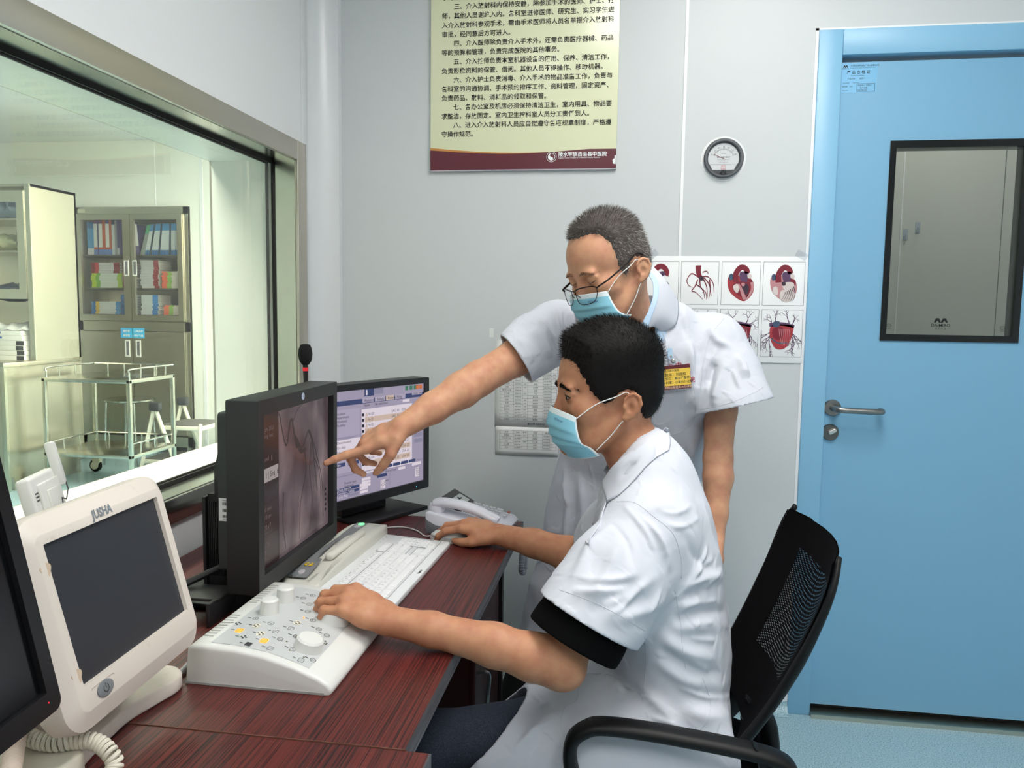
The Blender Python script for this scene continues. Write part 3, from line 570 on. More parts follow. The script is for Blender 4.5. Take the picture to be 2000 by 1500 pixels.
g=G(); g.box((-.0005,-.006,.0066),(.0005,.032,.0072),M=Matrix.Rotation(1.15,4,'Z')); obj('needle',g,mat('needle red',(150,30,30),.4),ga)
g=G(); ring_prism(g,rrect(.014,.013,.001,1,0,-.0275),rrect(.0125,.0115,.001,1,0,-.0275),.0056,.006); g.text('合格',.0048,TR(0,-.0265,.0058),align='CENTER'); g.text('校验',.0048,TR(0,-.0325,.0058),align='CENTER'); obj('inspection_mark',g,mat('red print',(214,96,110),.5),ga)
obj('zero_screw',G().lathe([(0,.004),(.012,.004),(.010,.013),(.005,.017),(0,.017)],20,M=TR(0,-.047,0)),mat('dark screw',(40,41,44),.3),ga)
obj('cover_glass',G().lathe([(0,.0145),(.0505,.0135),(.0505,.015),(0,.016)],40),glass_mat('thin clear glass',(.97,.97,.97)),ga)
# printed heart chart
hx0,hx1,hz0,hz1=.016,.549,1.157,1.493
hc=thing('heart_chart','white printed chart of heart and vessel pictures taped to the back wall','poster',TR((hx0+hx1)/2,YB,hz0))
W('sheet',G().prism(rrect(hx1-hx0,hz1-hz0,.012,4,(hx0+hx1)/2,(hz0+hz1)/2),.001,.004,M=FB(),bev=.0006),mat('glossy white card',(238,239,240),.3),hc)
ART=[mat('art dark red',(126,26,46),.4),mat('art red',(168,54,62),.4),mat('art pink',(196,140,144),.4),mat('art pale',(218,204,200),.4),mat('art blue grey',(66,84,110),.4),mat('art dark',(62,42,58),.4),mat('art purple',(92,62,96),.4)]
cols_=[(.030,.1505),(.158,.276),(.285,.405),(.413,.5395)]; rows_=[(1.339,1.4765),(1.176,1.326)]
g=G()
for (a,b_) in cols_:
    for (z0,z1) in rows_: ring_prism(g,[(a,z0),(b_,z0),(b_,z1),(a,z1)],[(a+.0009,z0+.0009),(b_-.0009,z0+.0009),(b_-.0009,z1-.0009),(a+.0009,z1-.0009)],.004,.0043,M=FB())
W('picture_borders',g,INK,hc)
def blob(g,cx,cz,pts,m,zz,s=1): g.prism([tuple(p) for p in catmull([(cx+x*s,cz+z*s) for x,z in pts],5,closed=True)],zz,zz+.0002,m,FB())
CELL=[0,0,0,0]
def vessel(g,cx,cz,pts,r0,r1,m,zz,s=1):
    P=catmull([(cx+x*s,cz+z*s,0) for x,z in pts],5); P[:,0]=np.clip(P[:,0],CELL[0]+.002,CELL[1]-.002); P[:,1]=np.clip(P[:,1],CELL[2]+.002,CELL[3]-.002); r=np.linspace(r0,r1,len(P)); T=np.gradient(P,axis=0); N=np.stack([-T[:,1],T[:,0]],1); N/=np.linalg.norm(N,axis=1)[:,None]+1e-9
    A=P[:,:2]+N*r[:,None]; B=P[:,:2]-N*r[:,None]; V=[(x,z,zz) for x,z in A]+[(x,z,zz) for x,z in B]; n=len(A); g.add(V,[(i,n+i,n+i+1,i+1) for i in range(n-1)],m,FB())
def tree(g,cx,cz,x,z,a,l,r,d,m,zz,rg):
    P=[(x,z)]
    for k in range(4): a+=rg.uniform(-.35,.35); x+=l/4*cos(a); z+=l/4*sin(a); P.append((x,z))
    vessel(g,cx,cz,P,r,r*.7,m,zz)
    if d>0:
        for s in (-1,1): tree(g,cx,cz,x,z,a+s*rg.uniform(.3,.7),l*.75,r*.66,d-1,m,zz,rg)
def heart(cx,cz,kind,rg):
    g=G(); z=.0044
    if kind in('cut','clear'):
        blob(g,cx,cz,[(-.036,.022),(-.041,0),(-.032,-.028),(-.006,-.05),(.016,-.055),(.038,-.03),(.04,-.004),(.028,.018),(0,.024)],2 if kind=='clear' else 1,z)
        blob(g,cx,cz,[(-.037,.026),(-.027,.030),(-.024,.014),(-.035,.010)],4,z+.0003); blob(g,cx,cz,[(-.004,.034),(.020,.036),(.027,.018),(.020,.004),(.0,.006)],6,z+.0003); blob(g,cx,cz,[(.020,.030),(.032,.027),(.030,.016),(.021,.018)],3,z+.0004)
        vessel(g,cx,cz,[(-.016,.004),(-.016,.03),(-.002,.05),(.014,.046),(.02,.032)],.009,.008,0,z+.0005)
        for k in(-.006,.002,.009): vessel(g,cx,cz,[(k,.048),(k+.002,.058)],.0022,.002,0,z+.0006)
        blob(g,cx,cz,[(.022,.016),(.036,.008),(.034,-.008),(.02,-.002)],0,z+.0004)
    if kind=='cut':
        blob(g,cx,cz,[(-.024,-.004),(-.006,.006),(.02,.002),(.03,-.016),(.02,-.044),(-.002,-.044),(-.02,-.028)],0,z+.0007); blob(g,cx,cz,[(-.023,-.008),(-.010,-.002),(-.004,-.018),(-.010,-.030),(-.020,-.022)],3,z+.0009); blob(g,cx,cz,[(.004,-.004),(.020,-.002),(.026,-.018),(.018,-.036),(.008,-.022)],5,z+.0009); blob(g,cx,cz,[(.002,.001),(.012,.001),(.011,-.008),(.004,-.008)],2,z+.00095); vessel(g,cx,cz,[(.034,.004),(.036,-.02),(.016,-.052)],.005,.003,2,z+.0009); vessel(g,cx,cz,[(-.008,-.002),(.002,-.02),(.014,-.05)],.003,.006,2,z+.001); vessel(g,cx,cz,[(-.03,.006),(-.026,-.024),(.006,-.05)],.004,.003,1,z+.001)
    if kind=='clear':
        blob(g,cx,cz,[(-.032,-.014),(-.020,-.010),(-.016,-.034),(-.028,-.034)],3,z+.0007); blob(g,cx,cz,[(-.002,.002),(.028,.004),(.032,-.016),(.016,-.026),(.0,-.016)],3,z+.0007); blob(g,cx,cz,[(-.006,.004),(.004,.006),(.006,-.004),(-.003,-.006)],5,z+.0009); blob(g,cx,cz,[(-.004,-.02),(.03,-.024),(.036,-.044),(.01,-.058),(-.01,-.044)],3,z+.0008)
        for k in range(6): vessel(g,cx,cz,[(.03-.005*k,-.008-.004*k),(.036-.006*k,-.03),(.03-.007*k,-.054)],.0012,.0006,5,z+.001)
    if kind=='coronary':
        vessel(g,cx,cz,[(-.006,.056),(-.004,.03),(.004,.016)],.009,.006,0,z+.0003); blob(g,cx,cz,[(-.002,.02),(.01,.02),(.012,.01),(.002,.008)],5,z+.0004)
        for P in ([(-.006,.02),(-.026,.03),(-.04,.01),(-.034,-.008),(-.02,-.014)],[(.006,.02),(.026,.02),(.042,.0),(.046,-.03)],[(.012,.018),(.03,-.004),(.038,-.04)],[(-.006,.012),(-.014,-.01),(-.024,-.026),(-.01,-.03),(.012,-.052)],[(.0,.012),(.004,-.014),(.02,-.03),(.024,-.054)],[(.01,.014),(.022,-.01),(.026,-.046)],[(-.012,-.004),(.01,-.02),(.018,-.05)],[(.008,.034),(.02,.038),(.026,.03)],[(.03,.012),(.034,-.02),(.03,-.05)]): vessel(g,cx,cz,P,.0019,.0007,0,z+.0006)
    if kind=='arch':
        vessel(g,cx,cz,[(-.02,.03),(-.006,.05),(.012,.05),(.022,.034),(.018,.024)],.009,.008,0,z+.0003); vessel(g,cx,cz,[(.0,.024),(.008,.03),(.014,.024)],.008,.007,6,z+.0005)
        for k in(-.006,.002,.009): vessel(g,cx,cz,[(k,.052),(k+.001,.06)],.0022,.002,0,z+.0004)
        vessel(g,cx,cz,[(.006,.014),(.02,.006),(.03,-.004)],.001,.001,5,z); vessel(g,cx,cz,[(.02,.03),(.03,.02)],.002,.001,5,z)
    if kind in('veins','back'):
        for s in (-1,1):
            for k in range(6): tree(g,cx,cz,s*(.022+.003*k),.030-.010*k,(pi/2-s*(.2+.38*k)) if k<2 else -pi/2+s*(.85-.18*k),.017 if k<2 else .021,.0016,3,6,z,rg)
        b=[(-.03,.024),(.03,.026),(.034,0),(.022,-.036),(.004,-.05),(-.018,-.046),(-.034,-.014)]
        blob(g,cx,cz,b,0 if kind=='veins' else 1,z+.0006); blob(g,cx,cz,[(-.026,.014),(.0,.02),(.008,.0),(-.008,-.02),(-.026,-.01)],1 if kind=='veins' else 0,z+.0008)
        vessel(g,cx,cz,[(-.038,.026),(.0,.03),(.038,.022)],.006,.005,6,z+.0008); vessel(g,cx,cz,[(-.03,-.016),(-.01,-.03),(.018,-.03),(.022,-.04)],.0022,.0014,4,z+.0009); blob(g,cx,cz,[(-.026,.036),(-.008,.038),(-.008,.022),(-.024,.02)],0 if kind=='veins' else 4,z+.001)
        for k in range(6): vessel(g,cx,cz,[(-.008+.006*k,.014),(-.004+.006*k,-.012),(.004+.004*k,-.038)],.0008,.0005,2,z+.0011)
    return g
rg=np.random.default_rng(3)
for (i,r,k) in ((0,0,'arch'),(1,0,'coronary'),(2,0,'cut'),(3,0,'clear'),(1,1,'veins'),(2,1,'veins'),(3,1,'back')):
    a,b_=cols_[i]; z0,z1=rows_[r]; CELL[:]=[a,b_,z0,z1]; W('heart_picture',heart((a+b_)/2,(z0+z1)/2,k,rg),ART,hc)
TAPE=glass_mat('clear tape',(.93,.94,.95))
for x,z,r,l in ((.066,1.497,-.7,'clear tape strip at the top left of the heart chart beside the grey haired head'),(.527,1.497,.5,'clear tape strip at the top right corner of the heart chart')):
    o=obj('clear_tape',G().box((-.018,-.0045,-.011),(.018,-.0041,.011),M=TR(x,YB,z)@Matrix.Rotation(r,4,'Y')),TAPE); tag(o,l,'tape','tape strips of the heart chart')
# telephone lists
PAP=mat('office paper',(228,229,228),.8)
def sheet(nm,x0,x1,z0,z1,y,rot,label):
    M=TR(x0,YB-y,z0)@Matrix.Rotation(rot,4,'Y'); s=thing(nm,label,'paper',M); n=8
    P=[[( (x1-x0)*i/n,-.002*sin(pi*i/n)-.0006*(j%2),(z1-z0)*j/6) for i in range(n+1)] for j in range(7)]
    o=obj('sheet',G().grid(P),PAP,s,smooth=180); md=o.modifiers.new('s','SOLIDIFY'); md.thickness=.0004; return s
def table(s,x0,z1,cw_,rh,n,seed,hd=None,skip=()):
    rg=np.random.default_rng(seed); g=G(); t=.0005; X=np.concatenate([[0],np.cumsum(cw_)])+x0; F=frame((0,-.0032,0),(1,0,0),(0,0,1))
    for i in range(n+1): g.box((X[0],z1-i*rh-t/2,0),(X[-1],z1-i*rh+t/2,.0002),M=F)
    for x in X: g.box((x-t/2,z1-n*rh,0),(x+t/2,z1,.0002),M=F)
    words=['介入室','护士站','医生办公室','心内科','药房','检验科','放射科','总值班','急诊科','手术室','内科护士站','门诊','收费处','后勤']
    for i in range(n):
        for j in range(len(cw_)):
            tx=(hd[j] if (hd and i==0) else (words[rg.integers(len(words))] if j%3==0 else (str(rg.integers(8326000,8329999)) if j%3==1 else (str(rg.integers(600,699)) if rg.random()<.6 else ''))))
            if tx: g.text(tx,.0062,F@TR((X[j]+X[j+1])/2,z1-(i+.72)*rh,0),align='CENTER')
    return g
p=sheet('telephone_list',-.445,-.229,.918,1.215,.0005,0,'printed telephone list on the back wall, larger upper sheet'); obj('printed_table',table(p,.018,.285,(.046,.03,.018,.052,.028,.018),.01085,24,5),mat('grey print',(70,70,74),.7),p)
g=G().text('屋主格  8326760',.0085,frame((.112,-.0032,.012),(1,0,.02),(0,0,1))); obj('handwriting',g,mat('pen ink',(40,46,60),.7),p)
p=sheet('telephone_list',-.441,-.228,.826,.922,.0030,0,'printed telephone list on the back wall, smaller lower sheet'); obj('printed_table',table(p,.015,.083,(.046,.03,.018,.052,.028,.018),.0105,6,9,['科室','电话','短号','科室','电话','短号']),MATS['grey print'],p)
o=obj('paper_corner',G().box((-.466,YB-.0012,1.222),(-.452,YB-.0006,1.252)),PAP); tag(o,'small white paper scrap above the telephone list','paper')
# ------------------------------------------------------------------ desks
WOOD=mat('red mahogany laminate',(92,32,28),.40,spec=.5)
def _wood():
    nt=WOOD.node_tree; b=nt.nodes['Principled BSDF']; tc=nt.nodes.new('ShaderNodeTexCoord'); mp=nt.nodes.new('ShaderNodeMapping'); mp.inputs['Scale'].default_value=(400,2.6,400); mp.inputs['Rotation'].default_value=(0,0,.02)
    n=nt.nodes.new('ShaderNodeTexNoise'); n.inputs['Scale'].default_value=1; n.inputs['Detail'].default_value=3; n.inputs['Distortion'].default_value=.35
    mp2=nt.nodes.new('ShaderNodeMapping'); mp2.inputs['Scale'].default_value=(45,1.2,45); n2=nt.nodes.new('ShaderNodeTexNoise'); n2.inputs['Scale'].default_value=1
    cr=nt.nodes.new('ShaderNodeValToRGB'); e=cr.color_ramp; e.elements[0].position=.38; e.elements[0].color=(*lin((34,14,15)),1); e.elements[1].position=.62; e.elements[1].color=(*lin((102,38,33)),1); q=e.elements.new(.47); q.color=(*lin((80,28,27)),1)
    ad=nt.nodes.new('ShaderNodeMath'); ad.operation='MULTIPLY_ADD'; ad.inputs[1].default_value=.14
    sb=nt.nodes.new('ShaderNodeMath'); sb.operation='SUBTRACT'; sb.inputs[1].default_value=.5
    nt.links.new(tc.outputs['Object'],mp.inputs[0]); nt.links.new(mp.outputs[0],n.inputs['Vector']); nt.links.new(tc.outputs['Object'],mp2.inputs[0]); nt.links.new(mp2.outputs[0],n2.inputs['Vector'])
    nt.links.new(n2.outputs['Fac'],sb.inputs[0]); nt.links.new(sb.outputs[0],ad.inputs[0]); nt.links.new(n.outputs['Fac'],ad.inputs[2]); nt.links.new(ad.outputs[0],cr.inputs[0]); nt.links.new(cr.outputs[0],b.inputs['Base Color'])
_wood()
DARKW=mat('dark mahogany side',(58,22,20),.4)
EDGE=mat('grey metal edging',(104,106,112),.35,metal=.7)
ZD=.715
dk=thing('computer_desk','dark red wood grain desk carrying the monitors and the keyboard','desk',TR(-.66,1.58,0))
W=lambda n,g,m,p: obj(n,g,m,p,world=True)
W('desktop',G().box((-1.045,.988,.690),(-.2872,2.173,ZD)),WOOD,dk)
g=G(); F=frame((-.2872,.988,0),(1,0,0),(0,0,1)); g.prism([(0,.688),(.003,.688),(.003,.693),(.0015,.695),(.0015,.701),(.003,.703),(.003,.710),(0,.7148)],-1.185,0,M=F); W('front_edging',g,EDGE,dk)
W('end_edging',G().box((-1.045,2.173,.689),(-.2845,2.176,.7148)),EDGE,dk)
g=G(); P=[(-1.045+i*.0095,.9865+rng.uniform(-.0008,.0010)) for i in range(81)]; g.prism([(-1.045,.988)]+P+[(-.285,.988)],.693,.7158); W('worn_end_edging',g,mat('worn edge band',(112,74,60),.7,bump=(120,.6)),dk)
W('side_panel',G().box((-1.0,2.125,0),(-.335,2.150,.690)),mat('shade blackened side panel',(26,18,20),.45),dk); W('side_panel',G().box((-1.0,1.0,0),(-.335,1.022,.690)),DARKW,dk); W('back_panel',G().box((-1.02,1.022,.25),(-1.0,2.125,.690)),DARKW,dk)  # far end panel coloured near black to stand for its unlit side
pd=W('pedestal',G().box((-.98,1.78,.03),(-.36,2.12,.685)),DARKW,dk); W('pedestal_door',G().rbox((-.36,1.785,.04),(-.343,2.115,.68),.002),DARKW,dk)
W('door_handle',G().tube(catmull([(-.343,1.80,.44),(-.315,1.80,.44),(-.315,1.80,.40),(-.325,1.80,.30),(-.343,1.80,.29)],4),.005,8),SATIN,dk)
nd=thing('side_desk','dark red wood grain desk end in the foreground carrying the white monitor','desk',TR(-.65,.5,0))
W('desktop',G().box((-1.045,-.22,.690),(-.2525,.9855,ZD-.0005)),WOOD,nd)
W('front_edging',G().box((-.2525,-.22,.689),(-.2495,.9855,.7142)),EDGE,nd)
W('side_panel',G().box((-1.0,.93,0),(-.32,.955,.690)),DARKW,nd); W('side_panel',G().box((-1.0,-.2,0),(-.32,-.175,.690)),DARKW,nd); W('back_panel',G().box((-1.02,-.175,.25),(-1.0,.93,.690)),DARKW,nd)
# ------------------------------------------------------------------ monitors
MB_=mat('charcoal monitor plastic',(31,32,34),.45,bump=(900,.15)); MB2=mat('grey monitor shell',(50,54,54),.5); SCRB=mat('black screen border',(8,8,9),.25)
def mon_frame(p):   # p=(x,y,z,yaw,tilt): local x right, y up, z out of the screen
    x,y,z,a,t=p; n0=Vector((cos(a),sin(a),0)); w_=Vector((-sin(a),cos(a),0)); u=Vector((0,0,cos(t)))-n0*sin(t)
    return frame((x,y,z),w_,u)
GEP=(-.694,1.572,.954,.0236,-.0095); GM_=mon_frame(GEP)
ge=thing('angiography_monitor','black framed monitor showing a grey angiogram, nearest to the seated man','monitor',GM_)
w0,h0=.376,.309
g=G(); o=rrect(.424,.372,.004,2,0,-.002); i_=rrect(w0,h0,.001,2)
ring_prism(g,o,i_,-.006,.012); ring_prism(g,o,rrect(.40,.34,.002,2,0,-.002),-.052,-.006); g.prism(rrect(.418,.366,.004,2,0,-.002),-.05,-.012); obj('bezel',g,MB_,ge)
g=G(); g.prism(rrect(.36,.31,.008,3,0,.0),-.085,-.05); obj('rear_shell',g,MB2,ge)
XM=mat('x ray picture',(0,0,0),.25)
def _xray():
    nt=XM.node_tree; b=nt.nodes['Principled BSDF']; tc=nt.nodes.new('ShaderNodeTexCoord'); mp=nt.nodes.new('ShaderNodeMapping'); mp.inputs['Scale'].default_value=(11,6,1)
    n=nt.nodes.new('ShaderNodeTexNoise'); n.inputs['Scale'].default_value=1; n.inputs['Detail'].default_value=6; n.inputs['Distortion'].default_value=.6
    cr=nt.nodes.new('ShaderNodeValToRGB'); e=cr.color_ramp; e.elements[0].position=.30; e.elements[0].color=(*lin((40,34,36)),1); e.elements[1].position=.72; e.elements[1].color=(*lin((132,116,118)),1); q=e.elements.new(.47); q.color=(*lin((80,70,74)),1)
    mp2=nt.nodes.new('ShaderNodeMapping'); mp2.inputs['Scale'].default_value=(1,1.7,1); mp2.inputs['Location'].default_value=(-.02,-.12,0)
    gr=nt.nodes.new('ShaderNodeTexGradient'); gr.gradient_type='SPHERICAL'; mp2.inputs['Scale'].default_value=(3.2,2.6,1)
    mx=nt.nodes.new('ShaderNodeMix'); mx.data_type='RGBA'; mx.inputs[7].default_value=(*lin((60,36,42)),1)
    mm=nt.nodes.new('ShaderNodeMath'); mm.operation='MULTIPLY'; mm.inputs[1].default_value=.55
    L=nt.links.new; L(tc.outputs['Object'],mp.inputs[0]); L(mp.outputs[0],n.inputs['Vector']); L(n.outputs['Fac'],cr.inputs[0]); L(tc.outputs['Object'],mp2.inputs[0]); L(mp2.outputs[0],gr.inputs[0]); L(gr.outputs['Fac'],mm.inputs[0]); L(mm.outputs[0],mx.inputs[0]); L(cr.outputs[0],mx.inputs[6]); L(mx.outputs[2],b.inputs['Emission Color']); b.inputs['Emission Strength'].default_value=.9
_xray()
scr=obj('screen',G().box((-w0/2,-h0/2,-.004),(w0/2,h0/2,-.001)),mat('dark lit screen',(16,12,13),.22,emis=((40,24,26),.6)),ge)
obj('x_ray_image',G().box((-.093,-h0/2+.001,-.0012),(w0/2-.002,h0/2-.001,-.0006)),XM,scr)
g=G()
def ribbon(g,pts,r,z,M=None,m=0):
    P=catmull([(x,y,0) for x,y in pts],8); rr=np.linspace(r[0],r[1],len(P)); T=np.gradient(P,axis=0); N=np.stack([-T[:,1],T[:,0]],1); N/=np.linalg.norm(N,axis=1)[:,None]+1e-9
    A=P[:,:2]+N*rr[:,None]; B=P[:,:2]-N*rr[:,None]; n=len(A); g.add([(x,y,z) for x,y in A]+[(x,y,z) for x,y in B],[(i,n+i,n+i+1,i+1) for i in range(n-1)],m,M)
for P,r in (([(-.09,.145),(-.065,.085),(-.052,.078),(-.04,.11),(-.028,.125),(-.012,.085),(.0,.06)],(.0022,.0035)),([(.0,.08),(.03,.055),(.065,.088),(.09,.05),(.1,.0),(.118,-.06)],(.003,.0015)),([(.065,.085),(.082,.07),(.11,.03),(.145,-.04),(.155,-.13)],(.0022,.001)),([(-.01,.085),(.02,.05),(.05,.05)],(.006,.003)),([(.04,.05),(.05,0),(.02,-.06),(.01,-.14)],(.002,.0008)),([(.08,.06),(.07,0),(.085,-.07),(.07,-.14)],(.0018,.0007)),([(.1,.02),(.13,-.02),(.14,-.09)],(.0014,.0006)),([(-.02,.12),(.0,.14),(.03,.15)],(.001,.0006)),([(-.07,-.02),(-.075,-.08),(-.06,-.14)],(.002,.0008))): ribbon(g,P,r,-.0004)
obj('vessel_shadows',g,mat('vessel shadow',(0,0,0),.4,emis=((46,38,40),.9)),scr)
g=G(); g.box((-.186,.018,-.0009),(-.096,.045,-.0006)); g.text('arr  1 | Seq  6',.016,TR(-.184,.026,-.0004),m=1); 
for y,tx in ((.118,'26 Jan 2023'),(.105,'eeping hua'),(.06,'Paused  ▮'),(-.04,'   30 mm'),(-.055,'  118 cm'),(-.075,'  120 kV'),(-.11,'  A  3.2'),(-.125,'    8 :'),(-.135,'    6 :')): g.text(tx,.0125,TR(-.175,y,-.0004),m=2)
for y in (.088,-.025,-.088,-.142): g.box((-.184,y,-.0009),(-.098,y+.0006,-.0006),3)
for k in range(5): g.box((.165,-.07-.012*k,-.0009),(.172,-.064-.012*k,-.0004),1)
obj('screen_text',g,[glow('label grey',(150,140,140),.8),mat('ink on screen',(12,10,10),.5),glow('dim text',(110,92,92),.7),glow('dim line',(70,44,46),.7)],scr)
g=G(); c2=lambda r,n=25:[(r*cos(a),r*sin(a)) for a in np.linspace(0,2*pi,n)[:-1]]; LM=TR(.002,.171,.0122)
g.prism(c2(.0078,33),0,.0003,M=LM); ring_prism(g,c2(.0070),c2(.0064),.0003,.0005,1,M=LM)
for s in (-1,1): ribbon(g,[(s*.001-.003,.0035),(-.0045+s*.001,.0),(-.002+s*.002,-.0035),(.001+s*.002,-.001),(-.001+s*.002,.0015),(.003+s*.001,.0035),(.004,-.002)],(.0005,.0005),.0005,LM,1)
for a in range(8): ribbon(g,[(.006*cos(a*pi/4),.006*sin(a*pi/4)),(.005*cos(a*pi/4+.5),.005*sin(a*pi/4+.5)),(.0058*cos(a*pi/4+.6),.0058*sin(a*pi/4+.6))],(.0004,.0003),.0005,LM,1)
obj('maker_emblem',g,[mat('emblem blue',(96,132,196),.3),WP],ge)
g=G()
for k in range(5): g.add(*text_geo(')','CENTER'),0,TR(.12+k*.014,-.176,.0125)@Matrix.Scale(.02,4)); 
obj('button_marks',g,mat('dark bezel marks',(18,18,20),.3),ge)
g=G(); g.box((-.1805,-.055,-.0835),(-.1803,-.02+.01,-.0535)); obj('serial_label',g,mat('white sticker',(226,226,228),.5),ge)
g=G(); F=frame((-.1808,-.03,-.066),(0,0,1),(0,1,0)); rgx=np.random.default_rng(5)
for y,h in ((.006,.006),(-.007,.006),(-.018,.005)):
    x=-.010
    while x<.0095: wv=rgx.choice([.0004,.0007,.001]); g.box((x,y,0),(x+wv,y+h,.0001),M=F); x+=wv+rgx.choice([.0004,.0008])
g.text('MADE IN CHINA',.0035,F@TR(-.010,.0145,0)); g.text('S/N 29004',.0035,F@TR(-.010,-.0225,0)); obj('barcode',g,INK,ge)
g=G()
for k in range(16): g.box((-.05-.0,-.09-.16,-.0),(0,0,0)) if False else None
Mi=GM_.inverted()
st=G(); st.box((-.845,1.475,ZD+.012),(-.775,1.67,.93)); obj('column',st,MAT_COL:=mat('black ribbed column',(22,22,24),.5),ge,world=True)
g=G()
for k in range(17): x=-.842+k*.004; g.box((x,1.4715,.76),(x+.002,1.475,.915))
obj('column_ribs',g,MAT_COL,ge,world=True)
g=G(); g.rbox((-.853,1.465,ZD+.012),(-.845,1.68,.925),.002); obj('column_back',g,BLACK,ge,world=True)
g=G(); g.box((-.80,1.50,.90),(-.77,1.64,1.03)); g.prism([(1.475,.98),(1.475,.93),(1.62,.93),(1.62,1.03),(1.50,1.03)],-.83,-.785,M=frame((0,0,0),(0,1,0),(0,0,1))); obj('tilt_head',g,BLACK,ge,world=True)
g=G(); g.rbox((-.90,1.40,ZD+.001),(-.60,1.76,ZD+.013),.003); obj('base_plate',g,BLACK,ge,world=True)
g=G(); g.rbox((-.86,1.345,ZD+.04),(-.755,1.42,ZD+.046),.001); g.rbox((-.765,1.32,ZD+.001),(-.757,1.42,ZD+.046),.001); g.rbox((-.862,1.345,ZD+.001),(-.856,1.42,ZD+.046),.001); o=obj('cable_bracket',g,mat('black bracket',(30,30,32),.5)); tag(o,'small black bracket on the desk under the angiogram monitor','bracket')
for pts,r,m,l in (([(-.77,1.463,.80),(-.80,1.44,.79),(-.88,1.36,.755),(-.93,1.30,.735),(-.955,1.22,.727),(-.96,1.12,.722)],.007,BLACK,'thick black cable curving from the angiogram monitor behind the white monitor'),
    ([(-.72,1.235,.724),(-.705,1.15,.722),(-.71,1.12,.721),(-.75,1.10,.721)],.0045,mat('grey cable',(176,176,178),.5),'grey cable between the white monitor and the control panel')):
    o=obj('cable',G().tube(catmull(pts,8),r,10),m); tag(o,l,'cable')
# second monitor, worklist on its screen
M2P=(-.7046,2.1666,.9336,-.455,0); M2=mon_frame(M2P); m2=thing('worklist_monitor','black framed monitor with a lilac patient list at the far end of the desk','monitor',M2)
w0,h0=.374,.300
g=G(); ring_prism(g,rrect(.41,.343,.004,2),rrect(w0,h0,.001,2,0,.004),-.002,.010); g.prism(rrect(.41,.343,.004,2),-.05,-.0021); obj('bezel',g,MB_,m2)
scr=obj('screen',G().box((-w0/2,.004-h0/2,-.002),(w0/2,.004+h0/2,.003)),mat('lilac screen',(40,38,44),.25,emis=((146,138,158),.85)),m2)
UI={}
def ui(): return G()
LIL,NAV,BEI,WHI,GRY,DRK,GRN,ORG=0,1,2,3,4,5,6,7
UIM=[glow('ui %d'%i,c,.85) for i,c in enumerate(((158,150,170),(52,62,100),(190,168,156),(206,196,206),(128,124,146),(30,30,44),(56,110,86),(190,104,60)))]
g=G(); X0,Y0=-w0/2,.004-h0/2; zz=[.0032]
def r_(x0,y0,x1,y1,m,lv=0): g.box((X0+x0*w0,Y0+(1-y1)*h0,.003),(X0+x1*w0,Y0+(1-y0)*h0,.0031+.0001*lv),m)
def t_(x,y,s,tx,m=DRK,al='LEFT'): g.text(tx,s,TR(X0+x*w0,Y0+(1-y)*h0,.0038),m,align=al)
r_(0,.09,1,.135,NAV); r_(.33,.0,.43,.07,NAV,1); r_(.43,.0,.53,.06,GRY,1); r_(.345,.01,.36,.06,WHI,2)
for k,(a,b_) in enumerate(((.31,.43),(.44,.55),(.56,.65),(.66,.78))): r_(a,.085,b_,.13,LIL if k!=2 else BEI,1); t_(a+.02,.122,.011,('Patients','Exams','Review','Filing')[k])
for a,c in ((.78,GRN),(.83,GRN),(.88,GRN),(.905,ORG),(.945,ORG)): r_(a,.012,a+.035,.055,c,1)
r_(.86,.08,.98,.11,LIL,1); t_(.87,.105,.009,'Tools   Archive')
t_(.32,.165,.010,'Name       No selection'); r_(.75,.145,.83,.17,WHI,1)
r_(.30,.19,.86,.80,WHI,1)
for k in range(10):
    y=.215+k*.052; r_(.335,y,.84,y+.05,(NAV if k==4 else (BEI if k%2 else WHI)),2)
    g.prism([(X0+.335*w0+dx,Y0+(1-y-.045)*h0+dy) for dx,dy in((0,0),(.012,0),(.006,.012))],.0033,.0034,BEI); r_(.303,y+.012,.325,y+.04,DRK,2); t_(.36,y+.036,.010,'PA%03d'%(120+k),WHI if k==4 else DRK)
    t_(.62,y+.036,.010,'LAO 3%d    CRA 2%d'%(k%7,k%5),WHI if k==4 else DRK); 
r_(.02,.17,.28,.75,LIL,1)
for k in range(4): t_(.04,.215+.035*k,.010,('Location','Department','Scheduled','Modality')[k]); r_(.02,.20+.035*k,.032,.22+.035*k,WHI,2)
r_(.02,.42,.29,.445,GRY,1); r_(.02,.445,.29,.63,WHI,2)
for k in range(4): t_(.05,.48+.045*k,.010,('Downloaded','On disk','Film','Series')[k])
for a in (.02,.16): r_(a,.655,a+.11,.69,NAV,2); t_(a+.02,.683,.010,'Film' if a<.1 else 'Print',WHI)
for y in (.3,.36,.42,.5,.56): r_(.885,y,.985,y+.04,GRY,1)
r_(.0,.775,1,.785,GRY,1)
for k in range(4): r_(.55+.09*k,.76,.63+.09*k,.79,NAV,2)
t_(.55,.835,.010,'Fluoro rate'); r_(.70,.815,.78,.84,WHI,1); r_(.86,.80,.97,.83,WHI,1)
for k,(a,y) in enumerate(((.3,.84),(.3,.87),(.3,.90))): t_(.12,y+.02,.010,('Frame rate','Segment','Default')[k]); r_(a,y,a+.09,y+.025,WHI,1)
r_(.46,.84,.57,.87,NAV,2); r_(.60,.84,.605,.97,GRY,1)
r_(.90,.855,.945,.95,WHI,1); r_(.50,.90,.55,.985,WHI,1)
for k in range(4): t_(.905,.875+.022*k,.008,('Bolus','Auto','DSA','Cine')[k]); t_(.505,.92+.020*k,.008,('Coronary','LCA','RCA','LV')[k])
